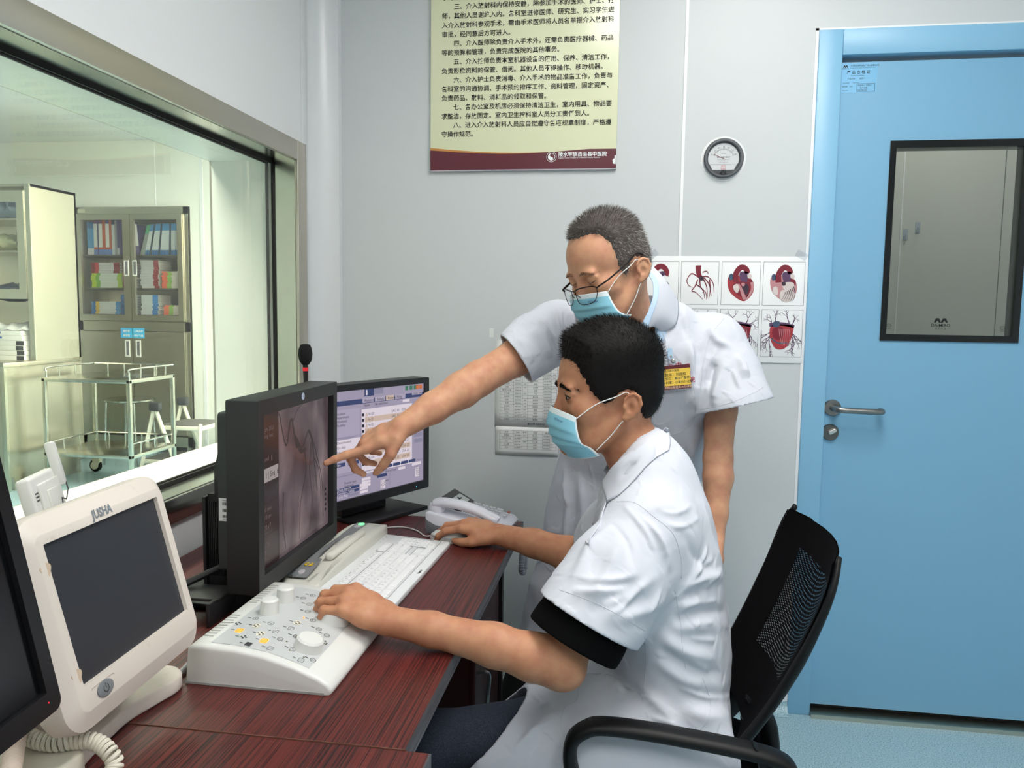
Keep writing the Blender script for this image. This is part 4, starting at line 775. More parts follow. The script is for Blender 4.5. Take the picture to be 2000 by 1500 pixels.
for k in range(3): r_(.02,.89+.034*k,.27,.915+.034*k,NAV if k<2 else GRY,1); t_(.05,.911+.034*k,.010,('Dose report','Exposure Setup','Loop Play')[k],WHI); r_(.28,.89+.034*k,.36,.915+.034*k,WHI,1)
obj('screen_layout',g,UIM,scr)
g=G(); 
for k in range(7): g.text('◦',.010,TR(-.02+.025*k,-.163,.0102))
obj('button_marks',g,mat('dark bezel marks',(18,18,20),.3),m2); obj('power_led',G().lathe([(0,0),(.0012,0),(.001,.001),(0,.001)],8,M=TR(.148,-.160,.010)),glow('blue led',(120,220,255),3),m2)
g=G(); g.box((-.12,-.205,-.09),(.055,-.10,-.03)); obj('neck',g,BLACK,m2)
g=G(); g.prism([(-.13,-.16),(.13,-.16),(.13,.07),(-.13,.07)],0,.012,M=M2@TR(0,-.9336+ZD+.0005,0)@Matrix.Rotation(-pi/2,4,'X')@Matrix.Scale(-1,4,(0,1,0)),bev=.001); obj('base_plate',g,BLACK,m2,world=True)
# gooseneck microphone
mc=thing('gooseneck_microphone','black gooseneck microphone with a red ring standing behind the monitors','microphone',TR(-.83,1.9,ZD+.0005))
obj('base',G().prism(rrect(.10,.13,.015,4),0,.03,bev=.004),BLACK,mc)
obj('gooseneck',G().tube(catmull([(0,0,.028),(.002,0,.15),(.005,-.005,.30),(.0165,0,.405)],6),.0045,10),BLACK,mc)
HM_=TR(.0165,0,.40); 
obj('windscreen',G().lathe([(0,.052),(.0085,.052),(.0155,.062),(.0178,.078),(.0165,.092),(.0118,.103),(.006,.1045),(0,.1045)],24,M=HM_),mat('black foam',(12,12,13),.95,bump=(500,.6)),mc)
obj('red_ring',G().lathe([(0,.036),(.0072,.036),(.0074,.045),(0,.045)],20,M=HM_),mat('red ring',(214,34,48),.35,emis=((214,34,48),.25)),mc)
obj('capsule_body',G().lathe([(0,-.02),(.0045,-.02),(.0066,.036),(.0066,.053),(0,.053)],20,M=HM_),BLACK,mc)
# white monitor
JP=(-.6748,.945,.9376,.0504,.2556); JM=mon_frame(JP); ju=thing('white_monitor','cream white monitor with a dark blank screen on a low foot, in the foreground','monitor',JM)
WM_=mat('warm white casing',(224,214,204),.42,mottle=(40,(214,202,190),.62,.75))
w0,h0=.245,.177
oy=-.010; N=6
def loop(w_,h_,r,z,cy): return [(x,y,z) for x,y in rrect(w_,h_,r,N,0,cy)]
g=G(); g.grid([loop(.255,.212,.03,-.052,oy),loop(.290,.247,.034,-.045,oy),loop(.3115,.268,.036,-.030,oy),loop(.3125,.269,.036,-.008,oy),loop(.309,.2655,.034,-.001,oy),loop(.276,.222,.014,.010,oy+.001),loop(.272,.219,.012,.0105,oy+.001),loop(.2465,.1785,.0015,.010,0),loop(.245,.177,.001,.004,0)],wrap=True)
g.add([(x,y,-.052) for x,y in rrect(.255,.212,.03,N,0,oy)],[list(range(4*(N+1)))[::-1]]); obj('casing',g,WM_,ju,smooth=40)
obj('screen',G().box((-w0/2,-h0/2,.002),(w0/2,h0/2,.0045)),mat('blank grey screen',(50,52,58),.30,spec=.5,bump=(700,.05)),ju)
g=G().text('JUSHA',.0165,TR(-.006,.0945,.0108),align='CENTER',bold=.035,xs=.9); obj('lettering',g,mat('grey logo print',(126,134,142),.4),ju)
g=G(); bx,by=-.091,-.1065; g.prism([(bx+.0155*cos(a),by+.0098*sin(a)) for a in np.linspace(0,2*pi,33)[:-1]],.010,.0125,bev=.0008); pb=obj('power_button',g,mat('grey button',(122,126,130),.35),ju)
g=G(); ribbon(g,[(bx+.0048*cos(a),by+.0048*sin(a)) for a in np.linspace(pi/2+.6,pi/2+2*pi-.6,14)],(.0006,.0006),.0127); ribbon(g,[(bx,by+.0065),(bx,by+.002),(bx,by)],(.0006,.0006),.0127); obj('power_symbol',g,mat('symbol dark',(40,44,48),.4),pb)
g=G(); 
for (x,y) in ((-.13,.060),(-.1295,-.073)): g.prism([(x+.0085*cos(a)*(1+.2*sin(3*a)),y+.009*sin(a)) for a in np.linspace(0,2*pi,21)[:-1]],.0093,.0102)
obj('glue_stain',g,mat('tan stain',(206,184,160),.6),ju)
g=G(); g.prism([(-.114,-.099),(-.112,-.0965),(-.07,-.0965),(-.068,-.099),(-.07,-.0975),(-.112,-.0975)],.0098,.0108); obj('button_recess_line',g,mat('casing shade line',(188,178,168),.5),ju)
neck=G(); neck.rbox((-.79,.86,ZD+.02),(-.72,1.03,.90),.015); obj('neck',neck,WM_,ju,world=True)
fp=[(-.676,1.083),(-.684,1.04),(-.694,.99),(-.692,.95),(-.686,.90),(-.676,.845),(-.672,.815),(-.70,.80),(-.86,.82),(-.88,.945),(-.86,1.10),(-.73,1.122),(-.69,1.112)]
g=G(); g.prism([tuple(p[:2]) for p in catmull([(x,y,0) for x,y in fp],4,closed=True)],ZD+.0005,ZD+.024,bev=.004); obj('foot',g,WM_,ju,world=True,smooth=50)
# black monitor at the left edge
BM=mon_frame((-.6,.5002,1.0617,.0922,.2104))
bm_=thing('black_monitor','black switched off monitor cut by the left edge of the view','monitor',BM)
w0,h0=.376,.301
BLS=mat('glossy black bezel',(20,20,22),.25)
g=G(); ring_prism(g,rrect(.412,.345,.012,5),rrect(w0,h0,.001,5),0,.010); g.prism(rrect(.412,.345,.012,5),-.04,-.0001); obj('bezel',g,BLS,bm_)
obj('screen',G().box((-w0/2,-h0/2,0),(w0/2,h0/2,.004)),mat('off screen',(6,7,9),.18),bm_); obj('standby_led',G().lathe([(0,0),(.001,0),(.0008,.0006),(0,.0006)],8,M=TR(.187,-.160,.010)),glow('red led',(200,30,50),1.2),bm_)
st=G(); st.rbox((-.76,.42,ZD+.01),(-.68,.56,1.03),.01); obj('neck',st,BLACK,bm_,world=True); st=G(); st.prism(rrect(.2,.26,.03,5,-.72,.44),ZD+.0003,ZD+.012,bev=.003); obj('foot',st,BLACK,bm_,world=True)
# handheld controller standing behind the white monitor
RM=frame((-.93,1.215,ZD+.0005),(-.30,.95,0),(-.22,-.07,.97))
rc=thing('wall_box_controller','white plastic controller box leaning by the window behind the white monitor','controller',TR(-.95,1.23,ZD))
g=G(); g.rbox((-.055,.13,-.012),(.055,.315,.012),.006,3,M=RM); W('casing',g,WHITEP,rc)
g=G(); g.rbox((-.038,.16,.011),(.042,.30,.018),.004,2,M=RM); g.rbox((-.02,.205,.017),(.026,.285,.022),.003,2,M=RM); W('raised_back',g,mat('white plastic relief',(224,224,218),.4),rc)
g=G(); 
for k in range(3): g.box((-.048,.285-.006*k,.0122),(-.036,.2875-.006*k,.0126),M=RM); g.box((-.048,.165-.006*k,.0122),(-.036,.1675-.006*k,.0126),M=RM)
W('vent_slots',g,mat('slot dark',(70,70,70),.6),rc)
W('clip_lever',G().rbox((.038,.28,.008),(.052,.36,.026),.005,2,M=RM),WHITEP,rc)
W('hook_wire',G().tube([RM@Vector(p) for p in ((.045,.30,.024),(.043,.272,.026),(.03,.256,.024),(.018,.262,.023),(.014,.25,.023))],.0012,6),mat('steel wire',(90,90,92),.35,metal=1),rc)
g=G(); g.rbox((-.05,-.0005,-.04),(.05,.02,.05),.004,2,M=frame((-.93,1.215,ZD+.0008),(-.30,.95,0),(0,0,1))); g.rbox((-.02,.015,-.008),(.02,.15,.008),.004,2,M=RM); W('stand',g,WHITEP,rc)
# cream telephone base with coiled cord at the lower left
def coil(path,r,rw,pitch,n=10,res=7):
    P=catmull(path,40); d=np.concatenate([[0],np.cumsum(np.linalg.norm(np.diff(P,axis=0),axis=1))]); L=d[-1]; k=int(L/pitch*n); s=np.linspace(0,L,k); Q=np.stack([np.interp(s,d,P[:,i]) for i in range(3)],1); T=np.gradient(Q,axis=0); T/=np.linalg.norm(T,axis=1)[:,None]
    u=np.cross(T[0],(0,0,1.) if abs(T[0][2])<.9 else (1.,0,0)); out=[]
    for i in range(k):
        u=u-T[i]*(u@T[i]); u/=np.linalg.norm(u); v=np.cross(T[i],u); a=2*pi*i/n; out.append(Q[i]+r*(cos(a)*u+sin(a)*v))
    return G().tube(out,rw,res)
ph=thing('intercom_base','cream intercom telephone base at the lower left corner on the desk','telephone',TR(-.72,.75,ZD))
g=G(); g.rbox((-.795,.60,ZD+.0005),(-.652,.842,ZD+.047),.004,2); W('base',g,CREAM,ph)
W('coiled_cord',coil([(-.768,.885,.752),(-.753,.858,.775),(-.720,.836,.774),(-.689,.834,.772),(-.665,.844,.772),(-.643,.848,.770),(-.619,.842,.761),(-.6105,.836,.745),(-.612,.80,.728),(-.618,.75,.727)],.0082,.0030,.0060,12),CREAM,ph)
W('coiled_cord',coil([(-.758,.862,.794),(-.7347,.8305,.786),(-.711,.797,.784),(-.684,.759,.780),(-.66,.72,.778)],.0090,.0028,.0062,12),mat('warm cream cord',(222,205,190),.4),ph)
# ------------------------------------------------------------------ control panel with knobs
cp=thing('control_panel','white wedge control panel with grey key field and four knobs under the hand','control panel',TR(-.56,1.26,ZD))
cy0,cy1=1.113,1.415
prof=[(-.684,.0005),(-.442,.0005),(-.440,.004),(-.4405,.010),(-.447,.0175),(-.462,.026),(-.50,.0405),(-.55,.0545),(-.60,.0615),(-.65,.0635),(-.672,.063),(-.679,.058)]
def ptop(x): 
    q=sorted([(a,b_) for a,b_ in prof[4:11]]); return ZD+np.interp(x,[a for a,_ in q],[b_ for _,b_ in q])
bm=bmesh.new(); vs=[bm.verts.new((x,cy0,ZD+z)) for x,z in prof]; f=bm.faces.new(vs); r=bmesh.ops.extrude_face_region(bm,geom=[f]); bmesh.ops.translate(bm,vec=(0,cy1-cy0,0),verts=[e for e in r['geom'] if isinstance(e,bmesh.types.BMVert)]); bmesh.ops.recalc_face_normals(bm,faces=bm.faces)
es=[e for e in bm.edges if abs(e.verts[0].co.y-e.verts[1].co.y)<1e-6 and max(v.co.z for v in e.verts)>ZD+.0006]
bmesh.ops.bevel(bm,geom=es,offset=.006,segments=3,profile=.5,affect='EDGES',clamp_overlap=True)
W('housing',G().bm(bm),WHITEP,cp)
W('foot_line',G().box((-.682,cy0-.001,ZD+.0003),(-.452,cy1+.001,ZD+.004)),mat('grey base line',(168,168,166),.5),cp)
xs=np.linspace(-.646,-.482,14); y0,y1=1.128,1.392
g=G().grid([[(x,y,ptop(x)+.0006) for y in (y0,y1)] for x in xs]); W('key_field',g,mat('grey key overlay',(198,200,201),.4),cp)
g=G()
for k in range(9): 
    for (ya,n_) in ((1.15,0),(1.30,0)): g.box((-.671,ya+.011*k,ptop(-.66)+.0002),(-.655,ya+.011*k+.004,ptop(-.66)+.0006))
W('vent_slots',g,mat('slot grey',(176,176,172),.5),cp)
def knob(x,y,r,h,lab,nm='knob',taper=.93):
    sl=atan2(ptop(x+.02)-ptop(x-.02),.04); M=TR(x,y,ptop(x)+.0004)@Matrix.Rotation(-sl,4,'Y')
    W(nm,G().lathe([(0,0),(r*1.02,0),(r,.002),(r*taper,h-.003),(r*taper-.003,h),(0,h)],32,M=M),WHITEP,cp)
knob(-.612,1.262,.0162,.027,''); knob(-.610,1.322,.0162,.027,''); knob(-.507,1.182,.0235,.018,'',taper=.95); knob(-.507,1.300,.0260,.018,'',taper=.95)
KP=mat('key print',(62,62,66),.5); YL=mat('lit amber key',(244,186,84),.4,emis=((250,176,60),.5)); CK=mat('cream key',(226,222,204),.4)
def field_frame(x,y):
    sl=atan2(ptop(x+.012)-ptop(x-.012),.024); return TR(x,y,ptop(x)+.0012)@Matrix.Rotation(-sl,4,'Y')@Matrix.Rotation(pi/2,4,'Z')   # x along +Y, y towards -X
def key(x,y,kind,lit=None):
    M=field_frame(x,y); g=G()
    if lit: W('key_cap',G().prism(rrect(.015,.012,.002,2),-.0006,.0,M=M),lit,cp)
    if kind!='n':
        if kind=='c': ribbon(g,[(.0052*cos(a),.0045*sin(a)) for a in np.linspace(0,2*pi,17)],(.0004,.0004),.0002,M)
        else: ring_prism(g,rrect(.0115,.0095,.0028,3),rrect(.0105,.0085,.0024,3),0,.0002,M=M)
    if kind=='x': g.box((-.006,-.005,0),(.006,.005,.0002),M=M)
    if kind in('c','r'):
        a=rgx.uniform(0,3); ribbon(g,[(-.003*cos(a),-.003*sin(a)),(0,.001),(.003*cos(a),.003*sin(a))],(.0004,.0004),.0002,M)
    if kind=='h': ribbon(g,[(-.006,-.001),(-.003,-.001),(-.003,.003),(0,.005),(.003,.003),(.003,-.001),(.006,-.001)],(.0004,.0004),.0002,M)
    if kind=='n':
        for d in ((-.004,0),(.004,0),(0,.004),(0,-.004)): g.prism([(d[0]+.0018*cos(a),d[1]+.0018*sin(a)) for a in np.linspace(0,2*pi,7)[:-1]],0,.0002,M=M)
    g.box((-.0005,.0085,0),(.0008,.0145,.0002),M=M); W('key_mark',g,KP,cp)
for x,y,k,l in ((-.640,1.205,'n',None),(-.625,1.180,'r',YL),(-.606,1.158,'n',None),(-.588,1.138,'x',None),(-.622,1.232,'c',None),(-.607,1.205,'n',CK),(-.588,1.180,'n',CK),(-.572,1.160,'r',YL),(-.590,1.222,'r',None),(-.570,1.197,'r',None),(-.552,1.176,'c',None),(-.553,1.220,'r',None),(-.535,1.200,'h',None),(-.553,1.245,'n',CK),(-.552,1.140,'r',None),(-.523,1.160,'r',None),(-.5,1.138,'r',None),(-.486,1.152,'c',None),
    (-.585,1.345,'c',None),(-.565,1.325,'r',None),(-.575,1.365,'c',None),(-.555,1.295,'c',None),(-.535,1.270,'c',None),(-.515,1.248,'c',None),(-.497,1.238,'c',None),(-.492,1.215,'n',None)): key(x,y,k,l)
g=G()
for k in range(8):
    a=k*pi/4+.2; x,y=-.507+.034*cos(a),1.182+.034*sin(a)
    if -.484>x>-.64: g.prism([(.0025*cos(q+a),.0025*sin(q+a)) for q in (0,2.1,4.2)],0,.0002,M=field_frame(x,y))
W('knob_arrows',g,mat('olive print',(128,126,96),.5),cp); W('indicator_led',G().lathe([(0,0),(.0016,0),(.001,.001),(0,.0012)],10,M=field_frame(-.551,1.268)),glow('orange led',(255,150,60),2.5),cp)
# ------------------------------------------------------------------ hand held exposure unit
XM_=frame((-.664,1.490,ZD+.0005),(.035,1,0),(-1,.035,0)); xu=thing('exposure_control','long cream exposure control unit with grey label and green light beside the keyboard','control unit',XM_)
g=G(); pl=[(0,-.040),(.05,-.046),(.25,-.048),(.42,-.046),(.435,-.03),(.44,0),(.432,.03),(.40,.047),(.25,.047),(.06,.046),(.012,.035),(0,.02)]
pl=[tuple(p[:2]) for p in catmull([(x,y,0) for x,y in pl],4,closed=True)]
g.prism(pl,0,.018); obj('lower_shell',g,mat('slate grey shell',(96,102,116),.45),xu)
def sh(s,cx,z): return [((x-cx)*s+cx,y*s,z(x)) for x,y in pl]
zt=lambda x:.030+.014*min(1,max(0,(x-.0)/.10)); g=G(); g.grid([sh(1.0,.22,lambda x:.018),sh(1.0,.22,lambda x:zt(x)-.008),sh(.985,.22,lambda x:zt(x)-.003),sh(.95,.22,zt),sh(.6,.22,lambda x:zt(x)+.001)],wrap=True); g.add(sh(.6,.22,lambda x:zt(x)+.001),[list(range(len(pl)))]); obj('upper_shell',g,mat('cream grey shell',(214,213,203),.4),xu,smooth=50)
LB=mat('grey label',(128,130,132),.45)
g=G(); A=[(.030,-.004,.030),(.036,-.010,.034),(.120,-.004,.034),(.140,.012,.033),(.29,.014,.030),(.32,.006,.032),(.415,.004,.034),(.422,.008,.028)]
A2=catmull(A,5); g.grid([[(x,y0,zt(x)+.0014),(x,y1,zt(x)+.0014)] for x,y0,y1 in A2]); obj('label_field',g,LB,xu)
g=G(); g.rbox((.13,-.026,.040),(.33,-.004,.056),.009,4); obj('grip_ridge',g,MATS['cream grey shell'],xu)
g=G(); 
for k in range(4): 
    a=pi/4+k*pi/2; g.prism([(.085+.004*cos(a),.010+.004*sin(a)),(.085+.011*cos(a-.5),.010+.011*sin(a-.5)),(.085+.011*cos(a+.5),.010+.011*sin(a+.5))],.0445,.0458)
obj('radiation_sign',g,mat('yellow sign',(236,196,40),.4),xu)
for x,y,rx,ry,m,nm in ((.052,.012,.010,.007,mat('pale button',(196,190,196),.35),'button'),(.040,.020,.012,.006,mat('grey button',(122,126,130),.35),'button'),(.385,.019,.010,.008,mat('pale button',(196,190,196),.35),'button'),(.408,.017,.010,.008,mat('green lit button',(120,230,150),.3,emis=((110,235,150),1.0)),'power_button')):
    g=G(); g.prism([(x+rx*cos(a),y+ry*sin(a)) for a in np.linspace(0,2*pi,25)[:-1]],zt(x)-.002,zt(x)+.0035,bev=.0006); obj(nm,g,m,xu)
g=G(); g.text('X-Ray Disabled',.009,TR(.16,.012,.0462)); g.text('Emergency Stop',.006,TR(.225,.016,.0462)); g.text('Table Stop',.006,TR(.225,.009,.0462)); g.text('GE Healthcare',.0085,TR(.012,-.022,.0345)); g.text('Hold',.006,TR(.105,.024,.0456)); g.text('Reset',.006,TR(.105,.0,.0456)); obj('lettering',g,KP,xu)
# ------------------------------------------------------------------ keyboard and mouse
KM_=frame((-.5305,1.690,ZD+.004),(.0335,1,0),(-1,.0335,0)); kb=thing('keyboard','white computer keyboard with flat keys in front of the monitors','keyboard',KM_@Matrix.Rotation(.055,4,'X'))
KW=mat('white keyboard shell',(226,228,230),.35); KC=mat('white keycap',(240,241,242),.4)
obj('shell',G().prism(rrect(.436,.180,.010,4),.0,.013,bev=.003),KW,kb)
g=G()
for x0,x1,yy0,yy1 in ((-.205,.075,-.066,.030),(-.205,.075,.038,.058),(.080,.142,-.066,-.026),(.080,.142,-.012,.030),(.080,.142,.038,.058),(.146,.208,-.066,.030)): ring_prism(g,[(x0-.001,yy0-.001),(x1+.001,yy0-.001),(x1+.001,yy1+.001),(x0-.001,yy1+.001)],[(x0,yy0),(x1,yy0),(x1,yy1),(x0,yy1)],.013,.0134)
obj('well_lines',g,mat('well line',(96,98,104),.5),kb)
KME={}
def kcap(cx,cy,wv,h_=.0172):
    k=(round(wv,4),round(h_,4))
    if k not in KME:
        g=G(); a,b_=wv/2,h_/2; lo=[(-a,-b_,0),(a,-b_,0),(a,b_,0),(-a,b_,0)]; hi=[(x*.86,y*.84,.0042) for x,y,_ in lo]; g.grid([lo,[(x*.98,y*.97,.002) for x,y,_ in lo],hi],wrap=True); g.add(hi,[(0,1,2,3)]); KME[k]=mesh_of(g,'key',KC)
    o=bpy.data.objects.new('key',KME[k]); C.objects.link(o); o.parent=kb; o.location=(cx,cy,.0128)
    return o
u=.0187; LG=G()
rows=[('1','2','3','4','5','6','7','8','9','0','-','='),('Q','W','E','R','T','Y','U','I','O','P','[',']'),('A','S','D','F','G','H','J','K','L',';',"'"),('Z','X','C','V','B','N','M',',','.','/')]
yk=[.0205,.0015,-.0175,-.0365,-.0560]; xL=-.2045
def put(cx,cy,wv,lab=''):
    kcap(cx,cy,wv-.0012)
    if lab: LG.text(lab,.0075,TR(cx-.005,cy-.001,.0172))
for r,(off,labs,pre,post) in enumerate(((u,rows[0],(u,'`'),(2*u,'')),(1.5*u,rows[1],(1.5*u,''),(1.5*u,'\\')),(1.75*u,rows[2],(1.75*u,''),(2.25*u,'')),(2.25*u,rows[3],(2.25*u,''),(2.75*u,'')))):
    put(xL+pre[0]/2,yk[r],pre[0],pre[1]); 
    for i,l in enumerate(labs): put(xL+off+u*(i+.5),yk[r],u,l)
    x=xL+off+u*len(labs); put(x+post[0]/2,yk[r],post[0],post[1])
x=xL
for wv in (1.25,1.25,1.25,6.25,1.25,1.25,1.25,1.25): put(x+wv*u/2,yk[4],wv*u); x+=wv*u
for i in range(12): put(xL+u*(2+i+(i//4)*.45-.0)*.985+u*.3,.048,u*.93,'F%d'%(i+1))
put(xL+u/2,.048,u*.93,'Esc')
for i in range(3): put(.0815+u*(i+.5)*1.05,.048,u); put(.0815+u*(i+.5)*1.05,yk[0],u); put(.0815+u*(i+.5)*1.05,yk[1],u)
for i in range(3): put(.0815+u*(i+.5)*1.05,yk[4],u)
put(.0815+u*1.5*1.05,yk[3],u)
NP=[('','/','*',''),('7','8','9',''),('4','5','6',''),('1','2','3','')]
for r in range(4):
    for i in range(3): put(.1485+u*.8*(i+.5),yk[r],u*.8,NP[r][i])
put(.1485+u*.8,yk[4],u*1.6,'0'); 
obj('key_legends',LG,mat('grey legend',(120,122,126),.6),kb)
obj('lettering',G().text('Rapoo',.010,TR(-.035,-.0835,.0133),bold=.02),INK,kb)
g=G()
for k in range(3): g.lathe([(0,0),(.0012,0),(.0012,.0006),(0,.0006)],8,M=TR(.15+.02*k,.073,.0130))
obj('indicator_lights',g,mat('indicator grey',(150,152,156),.4),kb)
MM=TR(-.447,1.955,ZD+.0005)@Matrix.Rotation(-.26,4,'Z')   # long axis along local x; cable end at -x
ms=thing('computer_mouse','white computer mouse under the seated man\'s far hand','mouse',MM)
P=[]
for i in range(13):
    t=i/12; x=-.054+.108*t; wv=.029*(sin(pi*min(.999,max(.001,t*.94+.03))))**.42*(1-.12*(1-t)); h_=.034*(sin(pi*(t*.86+.09)))**.75
    P.append([(x,wv*cos(a),max(0,h_*sin(a))) for a in np.linspace(0,pi,17)])
g=G().grid(P); g.add(P[0],[list(range(17))]); g.add(P[-1],[list(range(17))[::-1]]); g.add([p for r in P for p in (r[0],r[-1])],[(2*i,2*i+1,2*i+3,2*i+2) for i in range(12)]); obj('shell',g,WHITEP,ms,smooth=60)
g=G(); g.grid([[(x,(.0302*(sin(pi*min(.999,max(.001,((x+.054)/.108)*.94+.03))))**.42*(1-.12*(1-(x+.054)/.108)))*s_,z) for z in (.009,.0115,.014)] for s_ in (-1,) for x in np.linspace(-.05,.04,14)]); obj('side_band',g,mat('mouse grey band',(196,200,206),.3),ms,smooth=60)
g=G(); g.lathe([(0,-.003),(.007,-.003),(.008,0),(.007,.003),(0,.003)],16,M=TR(-.030,0,.0265)@Matrix.Rotation(pi/2,4,'X')); obj('wheel',g,mat('wheel grey',(120,122,126),.5),ms)
Mm=MM.inverted(); obj('cord',G().tube([tuple(Mm@Vector(p)) for p in catmull([(-.497,1.968,.722),(-.52,1.975,.7175),(-.555,2.02,.7175),(-.60,2.045,.7175),(-.645,2.03,.7175),(-.68,2.0,.7175),(-.74,1.99,.7175)],8)],.0019,8),mat('mouse cord',(216,216,214),.45),ms)
# ------------------------------------------------------------------ desk telephone
PM=frame((-.505,2.085,ZD+.0005),(1,-.12,0),(.12,1,0)); tp=thing('desk_telephone','white desk telephone with large keys and handset near the back of the desk','telephone',PM)
TW_=mat('telephone white',(226,227,238),.25)
pr=[(-.010,.018),(-.005,.004),(.02,0),(.19,0),(.200,.006),(.203,.016),(.19,.028),(.0,.062),(-.010,.058)]
g=G(); g.prism(pr,-.085,.09,M=frame((0,0,0),(1,0,0),(0,0,1)),bev=.006,seg=3); obj('body',g,TW_,tp,smooth=50)
g=G(); g.prism([(-.008,.016),(-.004,.004),(.02,.0005),(.13,.0005),(.13,.012),(.02,.030),(-.0105,.045)],-.0845,.0905,M=frame((0,0,0),(1,0,0),(0,0,1)),bev=.004,seg=2); obj('grey_base',g,mat('telephone grey',(112,116,122),.4),tp)
ang=-atan2(.034,.19); TM_=TR(0,0,.0625)@Matrix.Rotation(-ang,4,'Y')
g=G(); g.tube(catmull([(.005,-.060,.016),(.03,-.061,.026),(.08,-.062,.031),(.13,-.062,.027),(.185,-.061,.014)],6),[.016]+[.0175]*4+[.0165]*16+[.0175]*3+[.015],14,M=TM_,flat=(1.25,.8)); hs=obj('handset',g,TW_,tp,smooth=60)
obj('earpiece',G().lathe([(0,-.004),(.021,-.004),(.023,.006),(.020,.016),(0,.018)],24,M=TM_@TR(.012,-.061,.0)),TW_,hs); obj('mouthpiece',G().lathe([(0,-.004),(.020,-.004),(.022,.004),(.018,.012),(0,.013)],24,M=TM_@TR(.178,-.061,.0)),TW_,hs)
TM_=TM_@TR(.004,0,.004)@Matrix.Rotation(.0,4,'Y'); DM=TM_@TR(.066,0,.0)@Matrix.Rotation(.30,4,'Y')@TR(-.066,0,0); g=G(); g.box((.0,-.02,-.01),(.066,.082,.004),M=DM); dp=obj('display_panel',g,mat('display dark',(40,42,48),.25),tp); g=G(); g.box((.022,.012,.004),(.056,.070,.0046),M=DM); obj('display_glass',g,mat('display pale',(206,212,212),.2),dp)
g=G(); g.prism([(.028,.030),(.034,.030),(.034,.024),(.038,.024),(.038,.050),(.034,.050),(.034,.038),(.028,.038)],.0046,.005,M=DM); g.text('AM 10:23',.008,DM@TR(.046,.018,.0047)@Matrix.Rotation(-pi/2,4,'Z')) ; obj('display_symbol',g,INK,dp)
KG=mat('grey phone key',(206,208,214),.35); K2=G()
for i in range(4):
    for j in range(3):
        M=TM_@TR(.085+.022*i,.064-.022*j,.001); k=obj('phone_key',G().prism([(.0095*cos(a),.0075*sin(a)) for a in np.linspace(0,2*pi,21)[:-1]],0,.004,M=M,bev=.001),KG,tp); K2.text('123456789*0#'[i*3+j],.009,M@TR(-.0028,-.003,.0043)@Matrix.Rotation(0,4,'Z'),bold=.02)
for j in range(3): obj('function_key',G().prism(rrect(.008,.014,.002,2),0,.003,M=TM_@TR(.176,.064-.020*j,.001)),KG if j else mat('red phone key',(176,96,76),.4),tp)
g=G()
for k in range(7): g.box((.075+.006*k,-.034,.001),(.0765+.006*k,-.018,.0016),M=TM_)
K2.add(np.concatenate(g.v),g.f); obj('key_print',K2,mat('phone print',(58,60,72),.5),tp)
PT=lambda *p: tuple(PM.inverted()@Vector(p))
obj('cord',G().tube([PT(*p) for p in catmull([(-.315,2.0,.735),(-.295,1.985,.722),(-.280,1.985,.718),(-.262,1.99,.705),(-.258,1.99,.66)],6)],.002,8),TW_,tp)
g=coil([PT(-.262,1.99,.700),PT(-.262,1.985,.672),PT(-.262,1.975,.640),PT(-.258,1.99,.632),PT(-.256,2.0,.655),PT(-.258,1.995,.69)],.006,.0018,.004,10); obj('coiled_cord',g,mat('grey coil cord',(140,146,158),.45),tp)
